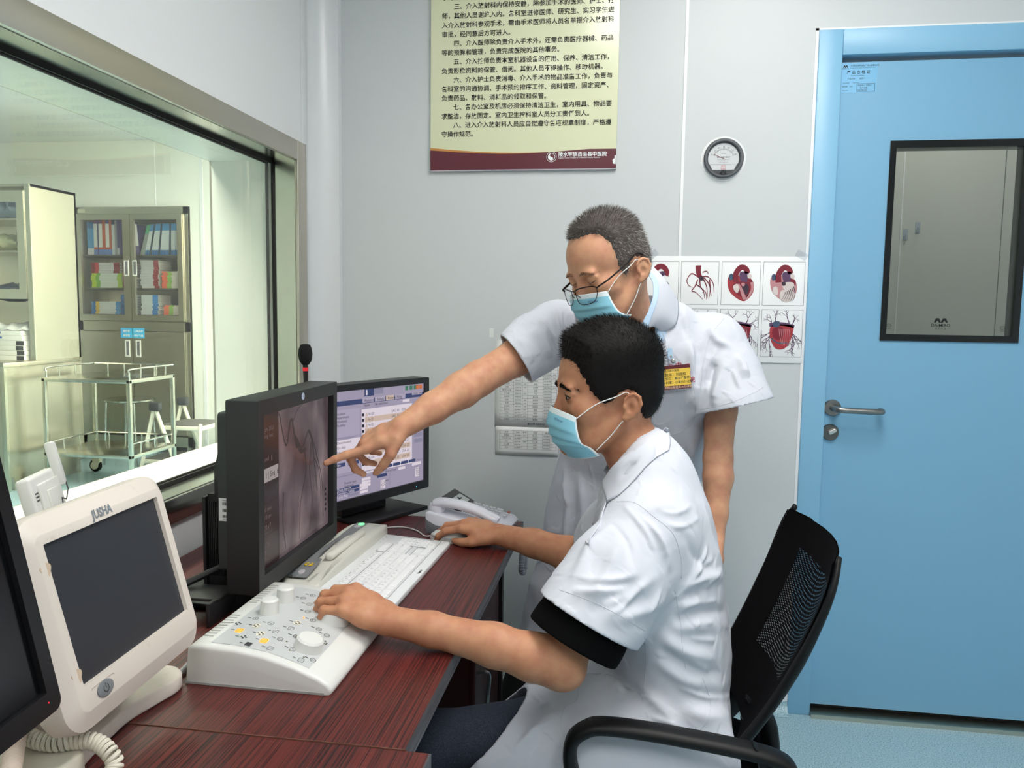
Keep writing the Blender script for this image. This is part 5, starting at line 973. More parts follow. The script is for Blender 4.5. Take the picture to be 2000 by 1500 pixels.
# ------------------------------------------------------------------ people: smooth implicit bodies turned into one mesh each
A_=lambda *p: np.array(p,float)
def smin(a,b,k):
    if k<=0: return np.minimum(a,b)
    h=np.clip(.5+.5*(b-a)/k,0,1); return b+(a-b)*h-k*h*(1-h)
class Shape:
    def __init__(s): s.p=[]; s.folds=[]
    def _add(s,kind,par,c,r,k,op): s.p.append((kind,par,np.asarray(c,float),r,k,op)); return s
    def cap(s,a,b,ra,rb=None,k=.01,op='+',n=None,flat=1):
        a=A_(*a); b=A_(*b); rb=ra if rb is None else rb; nn=None
        if n is not None: nn=A_(*n); nn=nn/np.linalg.norm(nn)
        return s._add('c',(a,b,ra,rb,nn,flat),(a+b)/2,np.linalg.norm(b-a)/2+max(ra,rb)*max(1,flat),k,op)
    def limb(s,pts,k=.01,n=None,flat=1,op='+'):
        for (a,ra),(b,rb) in zip(pts,pts[1:]): s.cap(a,b,ra,rb,k,op,n,flat)
        return s
    def ell(s,c,r,rot=None,k=.01,op='+'): return s._add('e',(A_(*c),A_(*r),None if rot is None else np.array(rot)),c,max(r),k,op)
    def ev(s,P,sel=None):
        d=np.full(len(P),1.0)
        for i in (range(len(s.p)) if sel is None else sel):
            kind,par,c,r,k,op=s.p[i]
            if kind=='c':
                a,b,ra,rb,nn,fl=par; ab=b-a; L=ab@ab; t=np.clip(((P-a)@ab)/L,0,1) if L>1e-12 else np.zeros(len(P)); q=P-a-t[:,None]*ab; R_=ra+(rb-ra)*t
                if nn is None: e=np.sqrt((q*q).sum(1))-R_
                else:
                    qn=q@nn; qt=np.maximum((q*q).sum(1)-qn*qn,0); k0=np.sqrt(qn*qn/(fl*R_)**2+qt/R_**2); k1=np.sqrt(qn*qn/(fl*R_)**4+qt/R_**4)+1e-9; e=k0*(k0-1)/k1
            else:
                c0,rr,rot=par; q=P-c0
                if rot is not None: q=q@rot
                k0=np.sqrt(((q/rr)**2).sum(1)); k1=np.sqrt(((q/rr**2)**2).sum(1))+1e-9; e=k0*(k0-1)/k1
            d=smin(d,e,k) if op=='+' else -smin(-d,e,k)
        return d
    def fo(s,P,sel):
        o=np.zeros(len(P)); best={}
        for i in sel:
            a,b,am,w_,sid=s.folds[i]; ab=b-a; t=np.clip(((P-a)@ab)/(ab@ab+1e-12),0,1); q=P-a-t[:,None]*ab; v=am(t)*np.exp(-(q*q).sum(1)/(w_*w_))
            best[sid]=v if sid not in best else np.where(np.abs(v)>np.abs(best[sid]),v,best[sid])
        for v in best.values(): o+=v
        return o
    def near(s,c,rad): return [i for i,q in enumerate(s.p) if np.linalg.norm(q[2]-c)<rad+q[3]*1.0+q[4]+.025]
    def nearf(s,c,rad): return [i for i,(a,b,am,w_,sid) in enumerate(s.folds) if np.linalg.norm((a+b)/2-c)<rad+np.linalg.norm(b-a)/2+2.6*w_]
def mesh_field(f, lo, hi, h, near, n=16):
    """sparse surface nets; f(P, ctx) -> distance, near(centre, radius) -> ctx"""
    lo=np.asarray(lo,float); hi=np.asarray(hi,float); B=n*h; nb=np.ceil((hi-lo)/B).astype(int); half=B*sqrt(3)/2
    ids=[];pos=[];quads=[]; I=np.arange(-1,n+1)
    off=np.stack(np.meshgrid(I,I,I,indexing='ij'),-1).reshape(-1,3)*h; m=n+2
    corners=np.array([[0,0,0],[1,0,0],[0,1,0],[1,1,0],[0,0,1],[1,0,1],[0,1,1],[1,1,1]]); edges=[(0,1),(2,3),(4,5),(6,7),(0,2),(1,3),(4,6),(5,7),(0,4),(1,5),(2,6),(3,7)]
    big=1<<20
    for bx in range(nb[0]):
        for by in range(nb[1]):
            for bz in range(nb[2]):
                c=lo+(np.array([bx,by,bz])+.5)*B; ctx=near(c,half*1.15)
                if ctx is None: continue
                d0=f(c[None],ctx)[0]
                if abs(d0)>half*1.7+.02: continue
                base=lo+np.array([bx,by,bz])*B; V=f(base+off,ctx).reshape(m,m,m); sg=V<0
                if sg.all() or not sg.any(): continue
                cs=[V[a:a+n+1,b:b+n+1,g_:g_+n+1] for a,b,g_ in corners]; sgc=[q<0 for q in cs]; tot=sum(q.astype(np.int8) for q in sgc); act=(tot>0)&(tot<8)
                ii=np.argwhere(act)
                if not len(ii): continue
                vals=np.stack([q[act] for q in cs],1); acc=np.zeros((len(ii),3)); cnt=np.zeros(len(ii))
                for a,b in edges:
                    va,vb=vals[:,a],vals[:,b]; x=(va<0)!=(vb<0); t=np.where(x,va/(va-vb+1e-20),0); p=corners[a]+t[:,None]*(corners[b]-corners[a]); acc+=p*x[:,None]; cnt+=x
                P=base+(ii-1+acc/cnt[:,None])*h
                gi=ii-1+np.array([bx,by,bz])*n+8; key=(gi[:,0].astype(np.int64)*big+gi[:,1])*big+gi[:,2]; ids.append(key); pos.append(P)
                kf=lambda e: ((e[:,0].astype(np.int64)*big+e[:,1])*big+e[:,2])
                for ax in range(3):
                    u,v=(ax+1)%3,(ax+2)%3
                    sl0=[slice(1,n+1)]*3; sl1=[slice(1,n+1)]*3; sl1[ax]=slice(2,n+2)
                    A,Bq=sg[tuple(sl0)],sg[tuple(sl1)]; e=np.argwhere(A!=Bq)
                    if not len(e): continue
                    fl=A[tuple(e.T)]; g0=e+np.array([bx,by,bz])*n+8; du=np.eye(3,dtype=int)[u]; dv=np.eye(3,dtype=int)[v]
                    q=np.stack([kf(g0-du-dv),kf(g0-dv),kf(g0),kf(g0-du)],1); q[~fl]=q[~fl][:,::-1]; quads.append(q)
    ids=np.concatenate(ids); pos=np.concatenate(pos); uq,first=np.unique(ids,return_index=True); P=pos[first]; Q=np.concatenate(quads)
    J=np.searchsorted(uq,Q); J=np.minimum(J,len(uq)-1); ok=(uq[J]==Q).all(1); return P,J[ok]
def relax(P,Q,it=2,lam=.5):
    e=np.concatenate([Q[:,[0,1]],Q[:,[1,2]],Q[:,[2,3]],Q[:,[3,0]]]); e=np.concatenate([e,e[:,::-1]])
    cnt=np.bincount(e[:,0],minlength=len(P))[:,None]+1e-9
    for k in range(it):
        for l in (lam,-lam*1.03):
            s=np.stack([np.bincount(e[:,0],weights=P[e[:,1],i],minlength=len(P)) for i in range(3)],1)/cnt; P=P+l*(s-P)
    return P
def body_mesh(sh, h, extra=None, margin=.03, it=2):
    lo=np.min([q[2]-q[3] for q in sh.p if q[5]=='+'],0)-margin; hi=np.max([q[2]+q[3] for q in sh.p if q[5]=='+'],0)+margin
    def near(c,r):
        a=sh.near(c,r); return (a,sh.nearf(c,r)) if a else None
    def f(P,ctx):
        d=sh.ev(P,ctx[0])
        if ctx[1]: d=d-sh.fo(P,ctx[1])
        return extra(P,d) if extra else d
    P,Q=mesh_field(f,lo,hi,h,near); return relax(P,Q,it),Q
def geo(P,Q): g=G(); g.v=[P]; g.f=Q.tolist(); g.mi=[0]*len(Q); g.n=len(P); return g
def ray(px,py):
    d=fw+r2*((px-1000)/1538.83)-u2*((py-750)/1538.83); return np.array(d)
def atY(px,py,Y): d=ray(px,py); return A_(0,0,EYE)+d*(Y/d[1])
def trace(sh,px,py,t0=.8,t1=3.2):
    d=ray(px,py); L=np.linalg.norm(d); d=d/L; o=A_(0,0,EYE); t=t0
    for i in range(160):
        e=sh.ev((o+d*t)[None])[0]
        if e<.0008: return o+d*t
        t+=max(e*.7,.001)
        if t>t1: return None
    return o+d*t
def strokes(sh,L,tr=None):
    """folds drawn on the cloth surface: (amp mm, width mm, points)"""
    T=[]
    for am,w_,pts in L:
        q=[trace(tr or sh,*p) for p in pts]; q=[p for p in q if p is not None]
        if len(q)>1: T.append((catmull(q,3),am/1000,w_/1000))
    for sid,(q,am,w_) in enumerate(T):
        n=len(q)-1; ev=lambda u: min(1,max(0,3.2*u))*min(1,max(0,3.2*(1-u)))
        for i in range(n): s0,s1=am*ev(i/n),am*ev((i+1)/n); sh.folds.append((q[i],q[i+1],(lambda t,s0=s0,s1=s1: s0+(s1-s0)*t),w_,sid))
def head_frame(O,yawdir,pitch,roll,sc):
    """yawdir: horizontal facing direction; pitch>0 looks down; columns forward, left, up"""
    f=Vector((yawdir[0],yawdir[1],0)).normalized(); l=Vector((-f.y,f.x,0)); u=Vector((0,0,1))
    f2=f*cos(pitch)-u*sin(pitch); u2_=u*cos(pitch)+f*sin(pitch); l2=l*cos(roll)+u2_*sin(roll); u3=u2_*cos(roll)-l*sin(roll)
    M=np.eye(4); M[:3,0]=np.array(f2)*sc; M[:3,1]=np.array(l2)*sc; M[:3,2]=np.array(u3)*sc; M[:3,3]=O; return M
def add_head(sh,M,sc,slim=1.0,lids=True,es=.80):
    T=lambda p: M[:3,:3]@A_(*p)+M[:3,3]; Rm=M[:3,:3]/sc
    E=lambda c,r,k=.015,op='+',rot=None: sh.ell(T(c),[x*sc for x in r],Rm if rot is None else Rm@rot,k*sc,op)
    Cc=lambda a,b,ra,rb=None,k=.01,op='+',n=None,fl=1: sh.cap(T(a),T(b),ra*sc,(ra if rb is None else rb)*sc,k*sc,op,None if n is None else Rm@A_(*n),fl)
    E((-.001,0,.050),(.092,.077*slim,.087)); E((-.031,0,.012),(.062,.066*slim,.062),.03); E((.036,0,.045),(.058,.064*slim,.060),.02)
    E((.040,0,-.018),(.052,.062*slim,.062),.02); E((.036,0,-.062),(.050,.052,.042),.02); E((.078,0,-.090),(.021,.024,.018),.02)
    for s in (-1,1):
        Cc((-.006,s*.055,-.040),(.060,s*.030,-.090),.016,.015,.02); E((.062,s*.044,-.014),(.024,.022,.020),.02); E((.0885,s*.028,.0265),(.0095,.022,.0075),.016)
        E((.1005,s*.034,.006),(.0125,.0165,.0105),.012,'-'); E((.0795,s*.0330,.0075),(.0135,.0165,.0125),.004)
        E((.0822,s*.0335,.0150),(.0105,.0180,.0060),.005); 
        if lids: E((.0950,s*.0338,.0082),(.0062,.0135,.0037),.0012,'-')
        E((.094,s*.0135,-.036),(.012,.0075,.0080),.006); E((.088,s*.022,-.052),(.018,.016,.018),.015)
        # ear
        ca,sa=cos(.25),sin(.25); 
        def e3(x,z,y=0): x,z=x*es,z*es; X,Z=x*ca-z*sa*.9,z*ca+x*sa; return (-.008+X,s*(.0765+y+.50*max(0,.010-X)),-.005+Z)
        E(e3(-.012,.002),(.0185*es,.0050,.0300*es),.006,rot=np.array(Matrix.Rotation(-.25,3,'Y')@Matrix.Rotation(s*-.42,3,'Z')))
        H=[(.004,.000),(.006,.014),(.000,.026),(-.010,.031),(-.021,.026),(-.027,.012),(-.025,-.004),(-.017,-.019),(-.006,-.029)]
        H=[e3(x,z,.003) for x,z in H]; 
        for a,b in zip(H,H[1:]): Cc(a,b,.0031,.0031,.002)
        for a,b in zip([e3(-.010,.019,.002),e3(-.017,.006,.002),e3(-.013,-.012,.002)],[e3(-.017,.006,.002),e3(-.013,-.012,.002),e3(-.004,-.018,.002)]): Cc(a,b,.0027,.0026,.003)
        E(e3(-.005,-.003,.008),(.0066,.0066,.0090),.003,'-'); E(e3(.0035,-.004,.004),(.0036,.0040,.0052),.003); E(e3(-.003,-.028,.001),(.0064,.0042,.0070),.005)
    Cc((.0915,0,.014),(.104,0,-.024),.0072,.0092,.012); E((.1045,0,-.030),(.0100,.0110,.0085),.008)
    Cc((.098,-.02,-.066),(.098,.02,-.066),.008,k=.012)
def poly_sd(P,poly):
    """signed distance to a closed 2D polygon, positive inside"""
    p=np.asarray(poly,float); d=np.full(len(P),1e9); ins=np.zeros(len(P),bool)
    for a,b in zip(p,np.roll(p,-1,0)):
        ab=b-a; t=np.clip(((P-a)@ab)/(ab@ab+1e-15),0,1); q=P-a-t[:,None]*ab; d=np.minimum(d,(q*q).sum(1))
        c=((a[1]>P[:,1])!=(b[1]>P[:,1])); xi=a[0]+(P[:,1]-a[1])/(b[1]-a[1]+1e-15)*(b[0]-a[0]); ins^=c&(P[:,0]<xi)
    d=np.sqrt(d); return np.where(ins,d,-d)
def make_hair(parent,M,sc,slim,line,tfun,mats,weights,nstr,length,comb,seed,h=.0026):
    base=Shape(); full=Shape(); add_head(full,M,sc,slim); base.p=[q for q in full.p[:3]]
    Mi=np.linalg.inv(M)
    loc=lambda P: P@Mi[:3,:3].T+Mi[:3,3]
    poly=line+[(-.2,line[-1][1]),(-.2,.3),(.2,.3),(.2,line[0][1])]
    def f(P,ctx):
        L=loc(P); e=poly_sd(L[:,[0,2]],poly); wob=.0025*np.sin(L[:,0]*420+L[:,2]*300)*np.sin(L[:,1]*380); t=np.clip((e+wob)*.55,-.004,1)
        return base.ev(P)-np.minimum(t,tfun(L))*sc
    lo=np.min([q[2]-q[3] for q in base.p],0)-.04; hi=np.max([q[2]+q[3] for q in base.p],0)+.04
    P,Q=mesh_field(f,lo,hi,h,lambda c,r:1); P=relax(P,Q,1)
    L=loc(P); keep=poly_sd(L[:,[0,2]],poly)>-.006; kf=keep[Q].all(1); Q=Q[kf]
    used=np.unique(Q); re=-np.ones(len(P),int); re[used]=np.arange(len(used)); P=P[used]; Q=re[Q]; L=L[used]
    g=geo(P,Q); rgh=np.random.default_rng(seed)
    N=np.zeros_like(P); fn=np.cross(P[Q[:,2]]-P[Q[:,0]],P[Q[:,3]]-P[Q[:,1]]); 
    for k in range(4): np.add.at(N,Q[:,k],fn)
    N/=np.linalg.norm(N,axis=1)[:,None]+1e-12
    e=poly_sd(L[:,[0,2]],poly); idx=np.where(e>-.002)[0]; pick=rgh.choice(idx,nstr)
    p=P[pick]+rgh.normal(0,.0019,(nstr,3)); n_=N[pick]; l=L[pick]; D=comb(l)@M[:3,:3].T/sc; D=D-n_*(D*n_).sum(1)[:,None]; dirn=n_*.42+D*.95+rgh.normal(0,.16,(nstr,3)); dirn/=np.linalg.norm(dirn,axis=1)[:,None]
    ln=length(l)*rgh.uniform(.55,1.1,nstr); side=np.cross(dirn,rgh.normal(0,1,(nstr,3))); side/=np.linalg.norm(side,axis=1)[:,None]; wd=.00023*sc
    tip=p+dirn*ln[:,None]; a=p-n_*.002-side*wd; b=p-n_*.002+side*wd; mid=(p+tip)/2+n_*(.12*ln)[:,None]
    V=np.stack([a,b,mid+side*wd*.8,mid-side*wd*.8,tip],1).reshape(-1,3); mi=weights(l,rgh)
    k0=g.n; g.v.append(V); F=[]
    for i in range(nstr): q=k0+5*i; F.append((q,q+1,q+2,q+3)); F.append((q+3,q+2,q+4))
    g.f+=F; g.mi+=[m_ for m_ in mi for _ in (0,1)]; g.n+=len(V)
    return obj('hair',g,mats,parent,world=True,smooth=180)
def front_x(sh,M,Y,Z,eps=.0):
    """forward coordinate of the face surface at head coordinates (y, z)"""
    lo=np.full(len(Y),.06); hi=np.full(len(Y),.14)
    for k in range(16):
        m=(lo+hi)/2; P=np.stack([m,Y,Z],1)@M[:3,:3].T+M[:3,3]; d=sh.ev(P); lo=np.where(d<0,m,lo); hi=np.where(d<0,hi,m)
    return lo+eps
def brows(parent,sh,M,m,n,length,seed,w_=.00045):
    rgb=np.random.default_rng(seed); g=G(); V=[];F=[]; T=[]
    for s in (-1,1):
        for i in range(n):
            t=rgb.uniform(0,1); T.append((t,s,s*(.011+.040*t),.0262+.0040*sin(pi*min(1,t*1.1))-.0025*t+rgb.normal(0,.0024)*(1-.55*t)))
    T=np.array(T); X=front_x(sh,M,T[:,2],T[:,3])
    for (t,s,y,z),x in zip(T,X):
        p=A_(x+.0004,y,z); d=A_(.15-.6*t,s*(.65+.55*t),.35-.65*t)+rgb.normal(0,.12,3); d/=np.linalg.norm(d); ln=length*rgb.uniform(.6,1.1); sd=np.cross(d,rgb.normal(0,1,3)); sd/=np.linalg.norm(sd); k=len(V); V+=[p-sd*w_,p+sd*w_,p+d*ln]; F.append((k,k+1,k+2))
    V=np.array(V)@M[:3,:3].T+M[:3,3]; g.add(V,F); return obj('eyebrows',g,m,parent,world=True,smooth=0)
EYEW=mat('eye white',(206,198,190),.25); IRIS=mat('brown iris',(40,24,18),.15)
LASH=mat('eyelash',(20,15,14),.7)
def eyes(parent,sh,M,look=(1,0,0),closed=False):
    for s in (-1,1):
        g=G()
        for zz,r,sg in (((.0045,.0007,-1),) if closed else ((.0121,.0012,1),(.0046,.0005,-.9))):
            y=np.linspace(.0205,.0475,11); z=zz-.0034*((y-.034)/.0135)**2*sg; z=z-.0012*(y<.023); x=front_x(sh,M,s*y,z,.0002)
            g.tube([tuple(M[:3,:3]@A_(a,s*b_,c)+M[:3,3]) for a,b_,c in zip(x,y,z)],[r*.4]+[r]*9+[r*.5],6)
        obj('eyelashes',g,LASH,parent,world=True,smooth=180)
        if closed: continue
        g=G(); lk=Vector(look).normalized(); q=lk.to_track_quat('Z','Y').to_matrix().to_4x4(); B=Matrix([list(r) for r in M])@TR(.0805,s*.0328,.0078)@q
        g.lathe([(0,-.0122)]+[(.0122*sin(a),-.0122*cos(a)) for a in np.linspace(.2,pi-.48,10)],16,0,B); g.lathe([(.0056,.0109),(.0050,.0114),(.002,.0124),(0,.0125)],16,1,B); obj('eye',g,[EYEW,IRIS],parent,world=True,smooth=180)
MASKB=mat('blue mask fabric',(140,203,224),.75,sss=0,bump=(900,.25)); MASKW=mat('white mask edge',(226,236,240),.7,bump=(1200,.3))
def face_mask(parent,M,ctr,sid,loops,text=True):
    Cv=catmull(ctr,8); Sv=catmull(sid,8); nv=len(Cv); nu=41; P=[];
    for i in range(nv):
        v=i/(nv-1); row=[]
        for j in range(nu):
            u=-1+2*j/(nu-1); a=u*pi/2; ca=abs(cos(a))**.95; sa=np.sign(u)*abs(sin(a))**1.05
            x=Sv[i][0]+(Cv[i][0]-Sv[i][0])*ca; y=Sv[i][1]*sa; z=Cv[i][2]*ca**.8+Sv[i][2]*(1-ca**.8)
            pl=0
            for c0 in (.34,.52,.70): q=(v-c0)/.10; pl+= .0030*max(0,1-abs(q)) if q<=0 else .0030*max(0,1-q*3.2)
            f=max(0,1-abs(u)**3)*pl; row.append((x+f*ca,y+f*sa*.8,z-.3*f))
        P.append(row)
    P=np.array(P); g=G().grid(P@M[:3,:3].T+M[:3,3]); k=0
    for i in range(nv-1):
        for j in range(nu-1): g.mi[k]=1 if (i<int(nv*.13) or i>=nv-2 or j<1 or j>=nu-2) else 0; k+=1
    o=obj('face_mask',g,[MASKB,MASKW],parent,world=True,smooth=180); md=o.modifiers.new('s','SOLIDIFY'); md.thickness=.0012; md.offset=1
    tl=lambda p: tuple(M[:3,:3]@A_(*p)+M[:3,3])
    for L in loops: obj('ear_loop',G().tube([tl(p) for p in catmull(L,6)],.0015,8,flat=(1.6,.7)),mat('white elastic',(240,242,242),.6),o,world=True)
    if text:
        Mm=Matrix([list(r) for r in M]); p=P[int(nv*.20)][29]; q=P[int(nv*.20)][33]; d=(A_(*q)-A_(*p)); up_=A_(*P[int(nv*.13)][31])-A_(*P[int(nv*.27)][31])
        for sgn,(jj) in ((1,27),):
            p=Vector(P[int(nv*.24)][jj]); d=Vector(P[int(nv*.24)][jj+6])-p; F=frame(p,d,Vector(up_)); g=G().text('Winner',.0075,Mm@F@TR(0,0,.0022),bold=.01); obj('mask_print',g,mat('mask print',(92,128,170),.6),o,world=True)
    return o
def hand(sh,W_,X,N,side,curl,sc=1.0,thumb=None,spread=1.0):
    """W_ wrist, X direction wrist->knuckles, N back of hand normal, side=+1 right hand, curl: per finger (mcp,pip,dip) radians"""
    X=A_(*X); X/=np.linalg.norm(X); N=A_(*N); N=N-X*(X@N); N/=np.linalg.norm(N); Yv=np.cross(N,X)*side
    T=lambda x,y,z: A_(*W_)+sc*(x*X+y*Yv+z*N); k=.006*sc; tips={}
    # y>0 is the thumb side
    kn=[(.091,.030,.002),(.095,.009,.005),(.090,-.011,.003),(.081,-.029,-.002)]; rr=[.0100,.0105,.0100,.0090]; ln=[(.046,.027,.022),(.051,.031,.024),(.047,.029,.023),(.036,.021,.020)]
    for i,(x,y,z) in enumerate(kn):
        sh.cap(T(.008,y*.45,.0),T(x*.55,y*.8,.001+z*.6),.0165*sc,.0135*sc,.012*sc); sh.cap(T(x*.55,y*.8,.001+z*.6),T(x,y,z),.0135*sc,.0112*sc,.010*sc); sh.ell(T(x-.002,y,z+.001),[.0105*sc,.0098*sc,.0108*sc],np.stack([X,Yv,N],1),.006*sc)
    sh.ell(T(.045,.0,-.006),[.042*sc,.036*sc,.014*sc],np.stack([X,Yv,N],1),.012*sc)
    for i in range(4):
        x,y,z=kn[i]; a=0; p=A_(x,y,z); sp=spread*(.10,.02,-.06,-.14)[i]
        for j in range(3):
            a+=curl[i][j]; d=A_(cos(a)*cos(sp),sin(sp)*max(.3,cos(a)),-sin(a)); d/=np.linalg.norm(d); q=p+d*ln[i][j]; r0=rr[i]*(1,.92,.84)[j]; r1=rr[i]*(.92,.84,.70)[j]
            sh.cap(T(*p),T(*q),r0*sc,r1*sc,(.004 if j==0 else .0022)*sc)
            if j<2: sh.ell(T(*q),[r1*1.06*sc]*3,None,.003*sc)
            else:
                nn=A_(sin(a)*cos(sp),0,cos(a)); tips[i]=(T(*(q-d*.004)),d,nn,rr[i]*.72)
            p=q
    tb=thumb or ((.020,.028,-.008),(.050,.052,-.020),(.078,.058,-.026),(.100,.056,-.028))
    r_=[.0165,.0125,.0110,.0085]
    for j in range(3): sh.cap(T(*tb[j]),T(*tb[j+1]),r_[j]*sc,r_[j+1]*sc,(.012,.004,.003)[j]*sc)
    tips[4]=(T(*tb[3]),A_(*tb[3])-A_(*tb[2]),A_(.2,.6,.8),.0080)
    B=np.stack([X,Yv,N],1)
    return {i:(t[0],B@(t[1]/np.linalg.norm(t[1])),B@(t[2]/np.linalg.norm(t[2])),t[3]*sc) for i,t in tips.items()}
NAIL=mat('fingernail',(214,164,146),.3)
def nails(parent,tips,which):
    for i in which:
        p,d,n_,r=tips[i]; n_=n_-d*(n_@d); n_/=np.linalg.norm(n_); F=frame(p+n_*r*.80,tuple(d),tuple(np.cross(n_,d))); g=G(); P=[]
        for a in np.linspace(-.004,.0075,5):
            wv=.0046*(1-.25*max(0,(a-.003)/.0045)**2); P.append([(a,y,.0010-(y/.0052)**2*.0024-(.0006 if a>.006 else 0)) for y in np.linspace(-wv,wv,7)])
        g.grid(P,M=F); o=obj('fingernail',g,NAIL,parent,world=True,smooth=180); md=o.modifiers.new('s','SOLIDIFY'); md.thickness=.0008; md.offset=1
def bvh_of(P,Q): return BVHTree.FromPolygons([tuple(p) for p in P],[tuple(q) for q in Q.tolist()])
def patch(parent,name,bvh,rows,off,m,thick=.0014,pxl=True,nsub=5,lift=None,smooth=180):
    """cloth piece lying on a garment: rows of picture points on the near surface, or world points snapped to it"""
    R_=[]
    for row in rows:
        q=[]
        for p in row:
            if len(p)==2:
                d=Vector(ray(*p)).normalized(); h=bvh.ray_cast(Vector((0,0,EYE)),d)
                if h[0] is None: h=bvh.find_nearest(Vector(atY(p[0],p[1],1.7)))
                q.append(np.array(h[0])-np.array(d)*.0005)
            else: q.append(A_(*p))
        R_.append(catmull(q,nsub))
    R_=np.array(R_); G_=np.array([catmull(R_[:,j],nsub) for j in range(R_.shape[1])]).transpose(1,0,2)
    out=[]
    for i,row in enumerate(G_):
        o=[]
        for j,p in enumerate(row):
            h=bvh.find_nearest(Vector(p)); n_=np.array(h[1]); 
            if n_@(np.array([0,0,EYE])-p)<-.2*np.linalg.norm(p): n_=n_
            o.append(np.array(h[0])+n_*(off if lift is None else lift(i/(len(G_)-1),j/(len(row)-1))))
        out.append(o)
    ob=obj(name,G().grid(out),m,parent,world=True,smooth=smooth); md=ob.modifiers.new('s','SOLIDIFY'); md.thickness=thick; md.offset=0; return ob
def seam(parent,bvh,pts,m,r=.0006,name='seam'):
    q=[]
    for p in catmull(np.array([(x,y,0) for x,y in pts]),6)[:,:2]:
        h=bvh.ray_cast(Vector((0,0,EYE)),Vector(ray(*p)).normalized())
        if h[0] is not None: q.append(np.array(h[0])+np.array(h[1])*r*.2)
    if len(q)>2: return obj(name,G().tube(q,r,6),m,parent,world=True,smooth=180)
def mirrored(o,par,ax,c):
    me=o.data.copy(); W=WM[par.name]; Wi=W.inverted()
    for v in me.vertices:
        q=W@v.co; q[ax]=2*c-q[ax]; v.co=Wi@q
    me.flip_normals(); n=bpy.data.objects.new(o.name.split('.')[0],me); C.objects.link(n); n.parent=par
    for md in o.modifiers: m2=n.modifiers.new('s','SOLIDIFY'); m2.thickness=md.thickness; m2.offset=md.offset
    return n
def loft(parent,name,rows,m,thick=.0016,n=5):
    R_=np.array([catmull(r,n) for r in rows]); R_=np.array([catmull(R_[:,j],n) for j in range(R_.shape[1])]).transpose(1,0,2); o=obj(name,G().grid(R_),m,parent,world=True,smooth=180); md=o.modifiers.new('s','SOLIDIFY'); md.thickness=thick; md.offset=0; return o
COAT=mat('white coat cotton',(208,211,221),.85,spec=.25,bump=(1500,.12)); SEAMM=mat('coat seam',(196,200,210),.85)
def skin(name,c,c2):
    m=mat(name,c,.5,spec=.35,sss=.12,mottle=(38,c2,.35,.75)); nt=m.node_tree; b=nt.nodes['Principled BSDF']; tc=nt.nodes.new('ShaderNodeTexCoord'); n=nt.nodes.new('ShaderNodeTexNoise'); n.inputs['Scale'].default_value=900; n.inputs['Detail'].default_value=3; bp=nt.nodes.new('ShaderNodeBump'); bp.inputs['Strength'].default_value=.16; bp.inputs['Distance'].default_value=.001
    nt.links.new(tc.outputs['Object'],n.inputs['Vector']); nt.links.new(n.outputs['Fac'],bp.inputs['Height']); nt.links.new(bp.outputs['Normal'],b.inputs['Normal']); return m
def coat_mesh(sh,h,clips,shell=.006,it=1,sleeves=(),kk=.035,crumple=0):
    """open garment shell; clips: functions P -> signed value (cloth is cut away where positive); sleeves: (Shape, hem point, hem normal)"""
    al=[sh]+[q[0] for q in sleeves]; lo=np.min([q[2]-q[3] for s_ in al for q in s_.p],0)-.03; hi=np.max([q[2]+q[3] for s_ in al for q in s_.p],0)+.03
    def near(c,r):
        a=[s_.near(c,r) for s_ in al]; return a if any(a) else None
    def f(P,ctx):
        ds=[s_.ev(P,a) if a else np.full(len(P),1.) for s_,a in zip(al,ctx)]; d=ds[0]; di=ds[0]
        for (s_,p,n_),e in zip(sleeves,ds[1:]):
            a=(P-p)@n_; d=smin(d,np.maximum(e,a),kk); di=smin(di,np.maximum(e,a-.016),kk)
        di=np.where(ds[0]<.004,ds[0],di); o=np.maximum(d,-(di+shell))
        for c in clips: o=np.maximum(o,c(P))
        return o
    P,Q=mesh_field(f,lo,hi,h,near); P=relax(P,Q,it)
    if sh.folds or crumple:                       # folds push both faces of the cloth together along its normal
        def du(X):
            d=sh.ev(X)
            for q in sleeves: d=smin(d,q[0].ev(X),kk)
            return d
        d0=du(P); N=np.stack([du(P+.002*np.eye(3)[i])-d0 for i in range(3)],1); N/=np.linalg.norm(N,axis=1)[:,None]+1e-12
        dis=sh.fo(P,range(len(sh.folds))) if sh.folds else 0
        if crumple:
            x,y,z=P.T; w1=np.sin(31*x+17*z+2.2*np.sin(23*y+9*z))*np.sin(27*z-19*y+1.7*np.sin(21*x)); w2=np.sin(67*x-43*z+1.9*np.sin(51*y))*np.sin(59*z+37*y+1.3*np.sin(40*x)); dis=dis+crumple*(w1+.55*np.abs(w2)*np.sign(w1))
        P=P+N*np.asarray(dis)[:,None]
    return P,Q
def sleeve(pts,p,n): 
    n=A_(*n); return (Shape().limb(pts,.03),A_(*p),n/np.linalg.norm(n))
def merged(sh,sleeves):
    m=Shape(); m.p=list(sh.p)
    for q in sleeves: m.p+=q[0].p
    return m
def cut(p,n,r=.14,dep=.2):
    p=A_(*p); n=A_(*n); n=n/np.linalg.norm(n)
    def f(P):
        q=P-p; a=q@n; lat=np.sqrt(np.maximum((q*q).sum(1)-a*a,0)); return np.where((lat<r)&(a>-.02)&(a<dep),a,-1.)
    return f
